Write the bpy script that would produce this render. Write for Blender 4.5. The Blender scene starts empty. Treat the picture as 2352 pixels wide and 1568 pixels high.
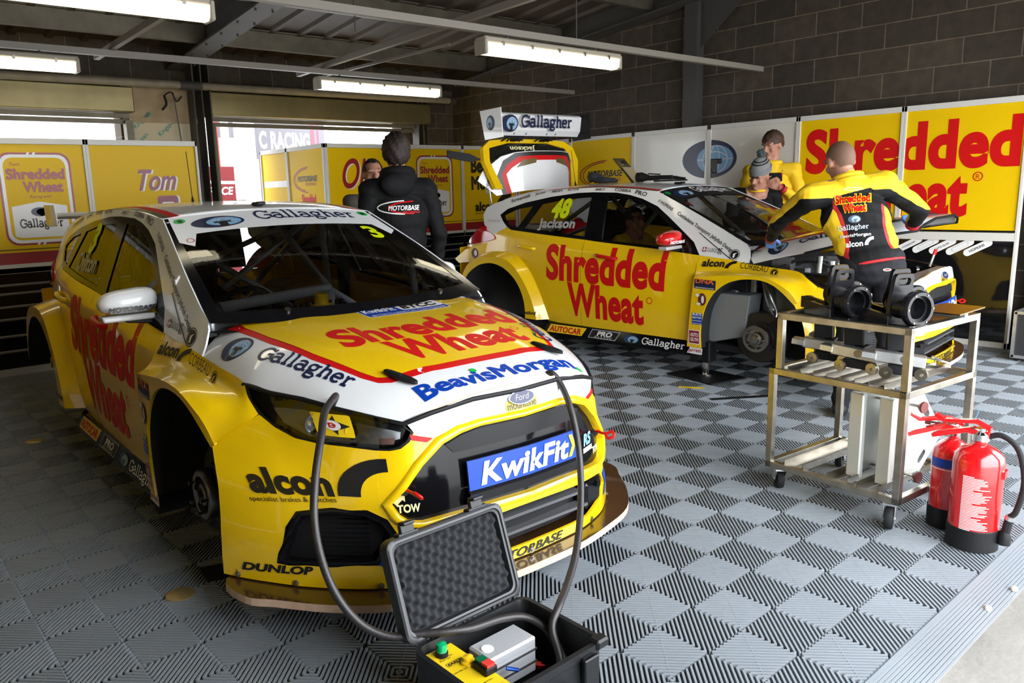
import bpy, bmesh, math, random
import numpy as np
from mathutils import Vector, Matrix, Euler
from mathutils.geometry import delaunay_2d_cdt
random.seed(7)
D = bpy.data
SC = bpy.context.scene
COL = SC.collection
PI = math.pi

# ---------------------------------------------------------------- camera
cam_d = D.cameras.new('camera'); cam = D.objects.new('camera', cam_d); COL.objects.link(cam)
RR = ((0.7625491667622376, -0.6462588362317107, -0.02946667376295117),
      (0.14405844989746439, 0.12522343020790952, 0.9816141072438317),
      (-0.6306868726106141, -0.7527739429067666, 0.18858806854423008))
m = Matrix(RR).transposed().to_4x4(); m.translation = (0, 0, 1.4855)
cam.matrix_world = m
cam_d.sensor_fit = 'HORIZONTAL'; cam_d.sensor_width = 36.0
cam_d.lens = 1785.83 / 2352 * 36.0
cam_d.shift_x = (1176 - 1088.52) / 2352
cam_d.clip_start = 0.02; cam_d.clip_end = 300
SC.camera = cam
# ---------------------------------------------------------------- world: bright overcast sky
W = D.worlds.new('overcast_sky'); SC.world = W; W.use_nodes = True
wn = W.node_tree.nodes; wl = W.node_tree.links; wn.clear()
wo = wn.new('ShaderNodeOutputWorld'); wb = wn.new('ShaderNodeBackground')
wt = wn.new('ShaderNodeTexCoord'); ws = wn.new('ShaderNodeSeparateXYZ'); wr = wn.new('ShaderNodeValToRGB')
wl.new(wt.outputs['Generated'], ws.inputs[0]); wl.new(ws.outputs['Z'], wr.inputs[0]); wl.new(wr.outputs[0], wb.inputs[0])
wr.color_ramp.elements[0].position = 0.0; wr.color_ramp.elements[0].color = (0.72, 0.75, 0.78, 1)
wr.color_ramp.elements[1].position = 0.7; wr.color_ramp.elements[1].color = (0.92, 0.96, 1.0, 1)
wb.inputs[1].default_value = 13.0
wl.new(wb.outputs[0], wo.inputs[0])
# ---------------------------------------------------------------- exposure
SC.view_settings.view_transform = 'Standard'; SC.view_settings.look = 'None'
SC.view_settings.exposure = 0.0; SC.view_settings.gamma = 1.0; SC.view_settings.use_curve_mapping = False

# ---------------------------------------------------------------- materials
MATS = {}
def mat(name, col, rough=0.5, metal=0.0, coat=0.0, noise=0.0, nscale=8.0, bump=0.0, bscale=60.0, emit=None, estr=0.0, spec=None, trans=0.0):
    if name in MATS: return MATS[name]
    M = D.materials.new(name); M.use_nodes = True
    nt = M.node_tree; b = nt.nodes['Principled BSDF']
    b.inputs['Base Color'].default_value = (*col, 1); b.inputs['Roughness'].default_value = rough
    b.inputs['Metallic'].default_value = metal; b.inputs['Coat Weight'].default_value = coat
    b.inputs['Coat Roughness'].default_value = 0.04
    if spec is not None: b.inputs['Specular IOR Level'].default_value = spec
    if trans: b.inputs['Transmission Weight'].default_value = trans
    if emit: b.inputs['Emission Color'].default_value = (*emit, 1); b.inputs['Emission Strength'].default_value = estr
    if noise or bump:
        tc = nt.nodes.new('ShaderNodeTexCoord')
    if noise:
        n = nt.nodes.new('ShaderNodeTexNoise'); n.inputs['Scale'].default_value = nscale; n.inputs['Detail'].default_value = 6
        nt.links.new(tc.outputs['Object'], n.inputs['Vector'])
        r = nt.nodes.new('ShaderNodeMapRange'); r.inputs[1].default_value = .25; r.inputs[2].default_value = .75
        r.inputs[3].default_value = 1 - noise; r.inputs[4].default_value = 1 + noise
        nt.links.new(n.outputs['Fac'], r.inputs[0])
        x = nt.nodes.new('ShaderNodeVectorMath'); x.operation = 'SCALE'; x.inputs[0].default_value = col
        nt.links.new(r.outputs[0], x.inputs['Scale']); nt.links.new(x.outputs[0], b.inputs['Base Color'])
    if bump:
        n2 = nt.nodes.new('ShaderNodeTexNoise'); n2.inputs['Scale'].default_value = bscale; n2.inputs['Detail'].default_value = 4
        nt.links.new(tc.outputs['Object'], n2.inputs['Vector'])
        bp = nt.nodes.new('ShaderNodeBump'); bp.inputs['Strength'].default_value = bump; bp.inputs['Distance'].default_value = .01
        nt.links.new(n2.outputs['Fac'], bp.inputs['Height']); nt.links.new(bp.outputs[0], b.inputs['Normal'])
    MATS[name] = M; return M
def glass(name, tint, refl=1.0):
    if name in MATS: return MATS[name]
    M = D.materials.new(name); M.use_nodes = True; nt = M.node_tree; nt.nodes.clear()
    o = nt.nodes.new('ShaderNodeOutputMaterial'); t = nt.nodes.new('ShaderNodeBsdfTransparent'); t.inputs[0].default_value = (*tint, 1)
    g = nt.nodes.new('ShaderNodeBsdfGlossy'); g.inputs['Roughness'].default_value = 0.01
    f = nt.nodes.new('ShaderNodeFresnel'); f.inputs[0].default_value = 1.5
    mx = nt.nodes.new('ShaderNodeMixShader'); nt.links.new(f.outputs[0], mx.inputs[0])
    nt.links.new(t.outputs[0], mx.inputs[1]); nt.links.new(g.outputs[0], mx.inputs[2]); nt.links.new(mx.outputs[0], o.inputs[0])
    MATS[name] = M; return M
YEL = mat('yellow_paint', (0.86, 0.55, 0.002), 0.28, coat=0.9)
WHT = mat('white_paint', (0.80, 0.81, 0.82), 0.28, coat=0.8)
RED = mat('red_vinyl', (0.58, 0.005, 0.006), 0.38, spec=.3)
DRED = mat('dark_red_vinyl', (0.30, 0.008, 0.012), 0.35)
BLK = mat('black_vinyl', (0.008, 0.008, 0.009), 0.35)
NAVY = mat('navy_vinyl', (0.008, 0.014, 0.06), 0.35)
BLUE = mat('blue_vinyl', (0.003, 0.042, 0.33), 0.35, spec=.3)
LBLUE = mat('light_blue_vinyl', (0.17, 0.36, 0.58), 0.35)
GRN = mat('green_vinyl', (0.0, 0.42, 0.05), 0.35)
LIME = mat('lime_vinyl', (0.60, 0.72, 0.0), 0.4)
ORG = mat('orange_vinyl', (0.75, 0.14, 0.02), 0.35)
VWHT = mat('white_vinyl', (0.80, 0.80, 0.80), 0.35)
VYEL = mat('yellow_vinyl', (0.85, 0.58, 0.01), 0.35)
CREAM = mat('cream_vinyl', (0.85, 0.82, 0.45), 0.4)
GREY = mat('grey_vinyl', (0.35, 0.36, 0.37), 0.4)
GLOSSB = mat('gloss_black', (0.004, 0.004, 0.005), 0.1, spec=.3)
MATTB = mat('matt_black', (0.007, 0.007, 0.008), 0.55, spec=.25)
RUB = mat('black_rubber', (0.010, 0.010, 0.011), 0.7, spec=.3)
CHROME = mat('chrome', (0.75, 0.76, 0.78), 0.12, metal=1.0)
STEEL = mat('brushed_steel', (0.36, 0.335, 0.29), 0.32, metal=1.0, noise=.25, nscale=14)
ALU = mat('bare_aluminium', (0.66, 0.67, 0.68), 0.38, metal=1.0, noise=.1, nscale=20)
TUBE = mat('roll_cage_grey', (0.34, 0.36, 0.40), 0.35)
DARKI = mat('interior_black', (0.010, 0.010, 0.014), 0.7, spec=.3)
SKIN = mat('skin', (0.42, 0.205, 0.14), 0.55, noise=.08, nscale=25)
GOLD = mat('worn_brass', (0.45, 0.33, 0.14), 0.4, metal=.7)

# ---------------------------------------------------------------- helpers
def tag(o, label=None, cat=None, group=None, kind=None):
    if label: o['label'] = label
    if cat: o['category'] = cat
    if group: o['group'] = group
    if kind: o['kind'] = kind
    return o
def empty(name, loc=(0, 0, 0), rz=0.0, label=None, cat=None, group=None, rot=None):
    o = D.objects.new(name, None); COL.objects.link(o); o.location = loc
    o.rotation_euler = rot if rot else (0, 0, rz); o.empty_display_size = .1
    return tag(o, label, cat, group)
def mobj(name, verts, faces, m, parent=None, smooth=False, ang=35, mi=None):
    me = D.meshes.new(name); me.from_pydata([tuple(v) for v in verts], [], [tuple(f) for f in faces])
    for x in (m if isinstance(m, (list, tuple)) else [m]): me.materials.append(x)
    if mi is not None: me.polygons.foreach_set('material_index', mi)
    if smooth:
        me.polygons.foreach_set('use_smooth', [True] * len(me.polygons)); me.set_sharp_from_angle(angle=math.radians(ang))
    me.update()
    o = D.objects.new(name, me); COL.objects.link(o)
    if parent: o.parent = parent
    return o
class MB:
    """collects shapes into one mesh"""
    def __init__(s): s.v = []; s.f = []; s.mi = []; s.m = 0; s.M = Matrix.Identity(4)
    def add(s, vs, fs):
        n = len(s.v); s.v += [s.M @ Vector(v) for v in vs]
        s.f += [tuple(i + n for i in f) for f in fs]; s.mi += [s.m] * len(fs); return s
    def box(s, c, d, rot=None, bev=0.0):
        x, y, z = (k / 2 for k in d)
        if bev <= 0:
            vs = [(a, b, e) for e in (-z, z) for a, b in ((-x, -y), (x, -y), (x, y), (-x, y))]
            fs = [(3, 2, 1, 0), (4, 5, 6, 7), (0, 1, 5, 4), (1, 2, 6, 5), (2, 3, 7, 6), (3, 0, 4, 7)]
        else:
            b = min(bev, x, y, z); vs = []; fs = []
            ring = lambda zz, ins: [(-x + ins, -y + b, zz), (-x + b, -y + ins, zz), (x - b, -y + ins, zz), (x - ins, -y + b, zz), (x - ins, y - b, zz), (x - b, y - ins, zz), (-x + b, y - ins, zz), (-x + ins, y - b, zz)]
            def cap(zz): return [(-x + b, -y + b, zz), (-x + b, -y + b, zz), (x - b, -y + b, zz), (x - b, -y + b, zz), (x - b, y - b, zz), (x - b, y - b, zz), (-x + b, y - b, zz), (-x + b, y - b, zz)]
            q = b * .3
            L = [cap(-z), ring(-z + b, 0), ring(z - b, 0), cap(z)]
            for r in L: vs += r
            for k in range(3):
                for i in range(8):
                    j = (i + 1) % 8; fs.append((k * 8 + i, k * 8 + j, k * 8 + 8 + j, k * 8 + 8 + i))
            fs.append((6, 4, 2, 0)); fs.append((24, 26, 28, 30))
        R = (Euler(rot).to_matrix() if not isinstance(rot, Matrix) else rot) if rot is not None else Matrix.Identity(3)
        s.add([R @ Vector(v) + Vector(c) for v in vs], fs); return s
    def cyl(s, a, b, r, r2=None, n=20, cap=True):
        a = Vector(a); b = Vector(b); r2 = r if r2 is None else r2
        d = (b - a); d.normalize(); u = d.orthogonal().normalized(); w = d.cross(u)
        vs = []; fs = []
        for i in range(n):
            t = 2 * PI * i / n; e = u * math.cos(t) + w * math.sin(t); vs += [a + e * r, b + e * r2]
        for i in range(n):
            j = (i + 1) % n; fs.append((2 * i, 2 * j, 2 * j + 1, 2 * i + 1))
        if cap: fs.append(tuple(range(2 * n - 2, -1, -2))); fs.append(tuple(range(1, 2 * n, 2)))
        return s.add(vs, fs)
    def lathe(s, prof, o=(0, 0, 0), ax=(0, 0, 1), n=32):
        d = Vector(ax).normalized(); u = d.orthogonal().normalized(); w = d.cross(u); o = Vector(o); vs = []; fs = []
        for r, h in prof:
            for i in range(n):
                t = 2 * PI * i / n; vs.append(o + d * h + (u * math.cos(t) + w * math.sin(t)) * r)
        for k in range(len(prof) - 1):
            for i in range(n):
                j = (i + 1) % n; fs.append((k * n + i, k * n + j, (k + 1) * n + j, (k + 1) * n + i))
        if prof[0][0] > 1e-6: fs.append(tuple(range(n - 1, -1, -1)))
        if prof[-1][0] > 1e-6: fs.append(tuple((len(prof) - 1) * n + i for i in range(n)))
        return s.add(vs, fs)
    def tube(s, pts, r, n=10, closed=False, smooth=0):
        P = [Vector(p) for p in pts]
        if smooth: P = crv(P, smooth, closed)
        N = len(P); rr = r if isinstance(r, (list, tuple)) else None
        vs = []; fs = []; u = None
        for k in range(N):
            t = (P[(k + 1) % N] - P[k - 1]) if closed else (P[min(k + 1, N - 1)] - P[max(k - 1, 0)])
            if t.length < 1e-9: t = Vector((0, 0, 1))
            t.normalize()
            if u is None: u = t.orthogonal().normalized()
            else:
                u = u - t * u.dot(t)
                u = u.normalized() if u.length > 1e-6 else t.orthogonal().normalized()
            w = t.cross(u); R = (rr[min(int(k * len(rr) / N), len(rr) - 1)] if rr else r)
            for i in range(n):
                a = 2 * PI * i / n; vs.append(P[k] + (u * math.cos(a) + w * math.sin(a)) * R)
        for k in range(N if closed else N - 1):
            q = (k + 1) % N
            for i in range(n):
                j = (i + 1) % n; fs.append((k * n + i, k * n + j, q * n + j, q * n + i))
        if not closed: fs.append(tuple(range(n - 1, -1, -1))); fs.append(tuple((N - 1) * n + i for i in range(n)))
        return s.add(vs, fs)
    def prism(s, poly, h, fr=None):
        """polygon (u,v) extruded along w by h0..h1; fr = (origin,u,v,w)"""
        h0, h1 = h if isinstance(h, (tuple, list)) else (0, h)
        o, u, v, w = [Vector(x) for x in (fr or ((0, 0, 0), (1, 0, 0), (0, 1, 0), (0, 0, 1)))]
        n = len(poly); vs = [o + u * a + v * b + w * h0 for a, b in poly] + [o + u * a + v * b + w * h1 for a, b in poly]
        fs = [tuple(range(n - 1, -1, -1)), tuple(range(n, 2 * n))] + [(i, (i + 1) % n, n + (i + 1) % n, n + i) for i in range(n)]
        return s.add(vs, fs)
    def sph(s, c, r, n=16, m=10, sc=(1, 1, 1)):
        vs = []; fs = []; c = Vector(c)
        for i in range(m + 1):
            t = PI * i / m
            for j in range(n):
                p = 2 * PI * j / n; vs.append(c + Vector((r * sc[0] * math.sin(t) * math.cos(p), r * sc[1] * math.sin(t) * math.sin(p), r * sc[2] * math.cos(t))))
        for i in range(m):
            for j in range(n):
                k = (j + 1) % n; fs.append((i * n + j, (i + 1) * n + j, (i + 1) * n + k, i * n + k))
        return s.add(vs, fs)
    def build(s, name, m, parent=None, smooth=False, ang=35, bevel=0.0):
        o = mobj(name, s.v, s.f, m, parent, smooth, ang, s.mi)
        if bevel:
            b = o.modifiers.new('bevel', 'BEVEL'); b.width = bevel; b.segments = 2; b.limit_method = 'ANGLE'
        return o
def crv(P, k=6, closed=False):
    """Catmull-Rom resampling of points"""
    P = [Vector(p) for p in P]; n = len(P); out = []
    for i in range(n if closed else n - 1):
        a = P[(i - 1) % n] if (closed or i > 0) else P[0] * 2 - P[1]
        b = P[i]; c = P[(i + 1) % n]; d = P[(i + 2) % n] if (closed or i + 2 < n) else P[-1] * 2 - P[-2]
        for q in range(k):
            t = q / k
            out.append(.5 * ((2 * b) + (c - a) * t + (2 * a - 5 * b + 4 * c - d) * t * t + (3 * b - a - 3 * c + d) * t ** 3))
    if not closed: out.append(P[-1])
    return out
def c2(pts, k=5, closed=False): return [(p[0], p[1]) for p in crv([(a, b, 0) for a, b in pts], k, closed)]
def pchip(pts):
    X = [p[0] for p in pts]; Y = [p[1] for p in pts]; n = len(X)
    dl = [(Y[i + 1] - Y[i]) / (X[i + 1] - X[i]) for i in range(n - 1)]
    mm = [dl[0]] + [0 if dl[i - 1] * dl[i] <= 0 else 2 * dl[i - 1] * dl[i] / (dl[i - 1] + dl[i]) for i in range(1, n - 1)] + [dl[-1]]
    def f(t):
        if t <= X[0]: return Y[0] + mm[0] * (t - X[0])
        if t >= X[-1]: return Y[-1] + mm[-1] * (t - X[-1])
        i = 0
        while t > X[i + 1]: i += 1
        h = X[i + 1] - X[i]; s = (t - X[i]) / h
        return (Y[i] * (1 + 2 * s) * (1 - s) ** 2 + h * mm[i] * s * (1 - s) ** 2 + Y[i + 1] * s * s * (3 - 2 * s) + h * mm[i + 1] * s * s * (s - 1))
    return f
def pip(x, y, poly):
    c = False; n = len(poly); j = n - 1
    for i in range(n):
        xi, yi = poly[i]; xj, yj = poly[j]
        if (yi > y) != (yj > y) and x < (xj - xi) * (y - yi) / (yj - yi) + xi: c = not c
        j = i
    return c
def resample(poly, sp):
    out = []
    for i, a in enumerate(poly):
        b = poly[(i + 1) % len(poly)]; L = math.dist(a, b)
        if L < 1e-6: continue
        k = max(1, int(round(L / sp)))
        out += [(a[0] + (b[0] - a[0]) * q / k, a[1] + (b[1] - a[1]) * q / k) for q in range(k)]
    return out
def tri2d(poly, holes=(), sp=.035):
    """triangulate a polygon with holes with an interior grid"""
    loops = [resample(poly, sp)] + [resample(h, sp) for h in holes]
    vs = []; es = []
    for L in loops:
        n = len(vs); vs += L; es += [(n + i, n + (i + 1) % len(L)) for i in range(len(L))]
    bd = np.array(vs)
    x0, y0 = bd.min(0); x1, y1 = bd.max(0)
    r = 0
    y = y0 + sp * .5
    while y < y1:
        x = x0 + sp * (.5 if r % 2 else 1.0)
        while x < x1:
            if pip(x, y, loops[0]) and not any(pip(x, y, h) for h in loops[1:]):
                if ((bd[:, 0] - x) ** 2 + (bd[:, 1] - y) ** 2).min() > (sp * .55) ** 2: vs.append((x, y))
            x += sp
        y += sp * .87; r += 1
    R = delaunay_2d_cdt([Vector(v) for v in vs], es, [], 0, 1e-6)
    V = [(v.x, v.y) for v in R[0]]; F = []
    for f in R[2]:
        cx = sum(V[i][0] for i in f) / len(f); cy = sum(V[i][1] for i in f) / len(f)
        if pip(cx, cy, loops[0]) and not any(pip(cx, cy, h) for h in loops[1:]): F.append(tuple(f))
    return V, F
def orient(V, F, out):
    """flip faces so that they face along out (vector or function of centre)"""
    G = []
    for f in F:
        a, b, c = V[f[0]], V[f[1]], V[f[2]]
        n = (b - a).cross(c - a); o = out((a + b + c) / 3) if callable(out) else out
        G.append(f if n.dot(o) >= 0 else tuple(reversed(f)))
    return G
def panel(name, poly, fn, out, m, parent, holes=(), sp=.035, th=0.0, ang=40):
    """sheet over a polygon of a smooth surface fn(a,b), exact surface normals, folded rim of depth th"""
    V, F = tri2d(poly, holes, sp); P = [Vector(fn(a, b)) for a, b in V]; ov = Vector(out)
    F = orient(P, F, ov); e = .006; N = []
    for (a, b) in V:
        n = (Vector(fn(a + e, b)) - Vector(fn(a - e, b))).cross(Vector(fn(a, b + e)) - Vector(fn(a, b - e))); n.normalize()
        N.append(n if n.dot(ov) >= 0 else -n)
    if th:
        ed = {}
        for f in F:
            for i in range(len(f)): ed[(f[i], f[(i + 1) % len(f)])] = 1
        mp = {}
        for (i, j) in [k for k in ed if (k[1], k[0]) not in ed]:
            q = []
            for s_ in (i, j): q += [len(P), len(P) + 1]; P += [P[s_].copy(), P[s_] - N[s_] * th]
            w = (P[j] - P[i]).cross(N[i]).normalized(); N += [w] * 4; F.append((q[2], q[0], q[1], q[3]))
    o = mobj(name, P, F, m, parent, True, 180); o.data.normals_split_custom_set_from_vertices([tuple(n) for n in N])
    return o
def thicken(loops, d):
    """letter outlines (closed polylines) grown by d, filled"""
    L = []
    for k, p in enumerate(loops):
        depth = sum(pip(p[0][0], p[0][1], q) for m_, q in enumerate(loops) if m_ != k); A = sum(p[i - 1][0] * p[i][1] - p[i][0] * p[i - 1][1] for i in range(len(p)))
        sg = (1 if A > 0 else -1) * (1 if depth % 2 == 0 else -1); n = len(p); o = []
        for i in range(n):
            a, b, c = p[i - 1], p[i], p[(i + 1) % n]; u = Vector((b[0] - a[0], b[1] - a[1])); w = Vector((c[0] - b[0], c[1] - b[1]))
            if u.length < 1e-7 or w.length < 1e-7: continue
            u.normalize(); w.normalize(); n1 = Vector((u.y, -u.x)); n2 = Vector((w.y, -w.x)); m_ = n1 + n2
            if m_.length < .2: m_ = n1
            m_.normalize(); q = d * sg / max(.55, m_.dot(n1)); o.append((b[0] + m_.x * q, b[1] + m_.y * q))
        L.append(o)
    vs = []; es = []
    for o in L: n = len(vs); vs += [Vector(v) for v in o]; es += [(n + i, n + (i + 1) % len(o)) for i in range(len(o))]
    R = delaunay_2d_cdt(vs, es, [], 0, 1e-5); P = np.array([(v.x, v.y) for v in R[0]]); T = R[2]
    c = np.array([P[list(t)].mean(0) for t in T]); x = c[:, 0:1]; y = c[:, 1:2]; w = np.zeros(len(T), int)
    for o, sgn in zip(L, [1] * len(L)):
        p = np.array(o); q = np.roll(p, -1, 0); up = (p[:, 1] > y) != (q[:, 1] > y)
        with np.errstate(divide='ignore', invalid='ignore'): xi = (q[:, 0] - p[:, 0]) * (y - p[:, 1]) / (q[:, 1] - p[:, 1]) + p[:, 0]
        w += (up & (x < xi)).sum(1)
    return [tuple(v) for v in P], [tuple(t) for t, k in zip(T, w) if k % 2]
_tcache = {}
def text2d(s, bold=0.0, shear=0.0, sp=1.0, ser=False):
    """flat text mesh in (x,y), height of a capital about 0.7, returned with bounds 0..w, 0..h"""
    k = (s, bold, shear, sp, ser)
    if k in _tcache: return _tcache[k]
    if ser: V, F = slab(s, bold)
    else:
        c = D.curves.new('t', 'FONT'); c.body = s; c.shear = shear; c.space_character = sp * (1 + max(0, bold) * 1.1); c.resolution_u = 7; c.fill_mode = 'NONE'
        o = D.objects.new('t', c); COL.objects.link(o)
        dg = bpy.context.evaluated_depsgraph_get(); e = o.evaluated_get(dg); me = e.to_mesh(); nb = {}
        V0 = [(v.co.x, v.co.y) for v in me.vertices]
        for q in me.edges: a, b = q.vertices; nb.setdefault(a, []).append(b); nb.setdefault(b, []).append(a)
        e.to_mesh_clear(); D.objects.remove(o); D.curves.remove(c); seen = set(); loops = []
        for a in nb:
            if a in seen: continue
            L = [a]; seen.add(a); cur = a
            while True:
                nx = [b for b in nb[cur] if b not in seen]
                if not nx: break
                cur = nx[0]; seen.add(cur); L.append(cur)
            if len(L) > 2: loops.append([V0[k] for k in L])
        V, F = thicken(loops, bold)
    if V:
        x0 = min(v[0] for v in V); y0 = min(v[1] for v in V); V = [(a - x0, b - y0) for a, b in V]
    _tcache[k] = (V, F); return V, F
# slab-serif stroke letters
def _arc(cx, cy, rx, ry, a0, a1, n=14): return [(cx + rx * math.cos(math.radians(a0 + (a1 - a0) * i / n)), cy + ry * math.sin(math.radians(a0 + (a1 - a0) * i / n))) for i in range(n + 1)]
SLAB = {'G': (.86, [_arc(.42, .38, .36, .40, 48, 318, 22), [(.80, .06), (.80, .36)], [(.50, .36), (.88, .36)], [(.66, .67), (.78, .62), (.78, .78)]]),
        'a': (.66, [_arc(.28, .40, .20, .16, 160, 10, 8), [(.48, .42), (.48, .08), (.56, .03), (.64, .03)], _arc(.28, .15, .22, .16, 0, 360, 18)]),
        'l': (.36, [[(.16, .80), (.16, .0)], [(.02, .80), (.16, .80)], [(.02, .03), (.30, .03)]]),
        'g': (.64, [_arc(.26, .36, .20, .19, 0, 360, 18), [(.40, .50), (.60, .53)], [(.14, .19), (.08, .08), (.20, .02), (.44, .0), (.54, -.1), (.44, -.22), (.24, -.24), (.08, -.18), (.08, -.06), (.16, .0)]]),
        'h': (.66, [[(.14, .80), (.14, .0)], [(.02, .80), (.14, .80)], [(.02, .03), (.27, .03)], [(.14, .36)] + _arc(.33, .34, .17, .21, 150, 0, 8) + [(.50, .0)], [(.40, .03), (.62, .03)]]),
        'e': (.60, [[(.06, .29), (.50, .29)], _arc(.28, .28, .22, .27, 0, 318, 20)]),
        'r': (.50, [[(.14, .53), (.14, .0)], [(.02, .53), (.14, .53)], [(.02, .03), (.30, .03)], [(.14, .36)] + _arc(.32, .36, .16, .18, 150, 40, 6)])}
def stroke2d(pts, w):
    V = []; F = []; n = len(pts)
    for i, p in enumerate(pts):
        a = pts[max(i - 1, 0)]; b = pts[min(i + 1, n - 1)]
        dx, dy = b[0] - a[0], b[1] - a[1]; L = math.hypot(dx, dy) or 1; V += [(p[0] - dy / L * w, p[1] + dx / L * w), (p[0] + dy / L * w, p[1] - dx / L * w)]
    for i in range(n - 1): F.append((2 * i, 2 * i + 1, 2 * i + 3, 2 * i + 2))
    return V, F
def slab(s, bold):
    V = []; F = []; x = 0
    for ch in s:
        w, st = SLAB[ch]
        for p in st:
            v, f = stroke2d([(a + x, b) for a, b in p], .062 + bold); n = len(V); V += v; F += [tuple(i + n for i in q) for q in f]
        x += w + .02
    return V, F
def ell2d(rx, ry, n=28, cx=0, cy=0): return [(cx + rx * math.cos(2 * PI * i / n), cy + ry * math.sin(2 * PI * i / n)) for i in range(n)]
def rrect(w, h, r, n=4):
    o = []
    for cx, cy, a in ((w - r, h - r, 0), (r, h - r, 90), (r, r, 180), (w - r, r, 270)):
        o += _arc(cx, cy, r, r, a, a + 90, n)
    return o
def poly2d(*polys):
    V = []; F = []
    for p in polys:
        n = len(V); V += list(p); F.append(tuple(range(n, n + len(p))))
    return V, F
def ring2d(outer, inner):
    n = len(outer); V = list(outer) + list(inner); return V, [(i, (i + 1) % n, n + (i + 1) % n, n + i) for i in range(n)]
def place2d(VF, mapf, sub=.05):
    """2-D mesh -> 3-D through mapf(x,y), cut finely enough to follow curvature"""
    V, F = VF
    bm = bmesh.new(); bv = [bm.verts.new((a, b, 0)) for a, b in V]
    for f in F:
        try: bm.faces.new([bv[i] for i in f])
        except ValueError: pass
    if sub and V:
        bmesh.ops.triangulate(bm, faces=[f for f in bm.faces if len(f.verts) > 4])
        for ax in (0, 1):
            lo = min(v[ax] for v in V); hi = max(v[ax] for v in V); k = int((hi - lo) / sub)
            for i in range(1, k + 1):
                no = Vector((1, 0, 0)) if ax == 0 else Vector((0, 1, 0))
                co = no * (lo + (hi - lo) * i / (k + 1))
                bmesh.ops.bisect_plane(bm, geom=bm.verts[:] + bm.edges[:] + bm.faces[:], plane_co=co, plane_no=no)
    bm.verts.index_update(); P = [Vector(mapf(v.co.x, v.co.y)) for v in bm.verts]; G = [tuple(v.index for v in f.verts) for f in bm.faces]
    bm.free(); return P, G
def flat_map(o, u, v):
    o, u, v = Vector(o), Vector(u), Vector(v); return lambda a, b: o + u * a + v * b
def dist_w(VF): return max(v[0] for v in VF[0]) or 1
def fit(VF, w=None, h=None):
    V, F = VF; W0 = max(v[0] for v in V); H0 = max(v[1] for v in V)
    sx = w / W0 if w else h / H0; sy = h / H0 if h else w / W0
    return [(a * sx, b * sy) for a, b in V], F
class Sign:
    """flat printed marks on a plane: o origin, u right, v up; layers stack outward along n"""
    def __init__(s, o, u, v, n, parent, step=.0012):
        s.o, s.u, s.v, s.n, s.p, s.step = Vector(o), Vector(u).normalized(), Vector(v).normalized(), Vector(n).normalized(), parent, step
    def put(s, name, VF, m, x=0, y=0, layer=1, rot=0.0):
        c, q = math.cos(rot), math.sin(rot)
        f = lambda a, b: s.o + s.u * (x + a * c - b * q) + s.v * (y + a * q + b * c) + s.n * (s.step * layer)
        P, F = place2d(VF, f, 0); F = orient(P, F, s.n); return mobj(name, P, F, m, s.p)
    def text(s, t, m, x, y, w=None, h=None, bold=0.02, shear=0, layer=2, ser=False, sp=1.0, name='lettering', rot=0.0):
        return s.put(name, fit(text2d(t, bold, shear, sp, ser), w, h), m, x, y, layer, rot)
def globe_parts(w, h):
    """the oval globe emblem: list of (VF, material)"""
    rx, ry = w / 2, h / 2
    out = [((poly2d(ell2d(rx, ry, 36, rx, ry))), NAVY)]
    out.append((poly2d(ell2d(rx * .66, ry * .74, 32, rx * 1.22, ry * .98)), LBLUE))
    V = []; F = []
    def st(p, t):
        v, f = stroke2d(p, t); n = len(V); V.extend(v); F.extend(tuple(i + n for i in q) for q in f)
    cx, cy, ax, ay = rx * 1.22, ry * .98, rx * .64, ry * .72
    st([(cx - ax, cy), (cx + ax, cy)], h * .008); st(_arc(cx, cy - ay * .9, ax, ay * 1.45, 50, 130), h * .008)
    for k in (.25, .7): st(_arc(cx, cy, ax * k, ay, -90, 90), h * .008); st(_arc(cx, cy, ax * k, ay, 90, 270), h * .008)
    out.append(((V, F), VWHT))
    g = [(cx - ax * .62, ry * 1.0), (cx + ax * .40, ry * 1.0), (cx + ax * .40, ry * .74), (cx + ax * .14, ry * .74), (cx + ax * .14, ry * .06), (cx - ax * .62, ry * .05), (cx - ax * .36, ry * .3), (cx - ax * .36, ry * .74), (cx - ax * .62, ry * .74)]
    out.append((poly2d(g), BLK)); return out
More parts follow.
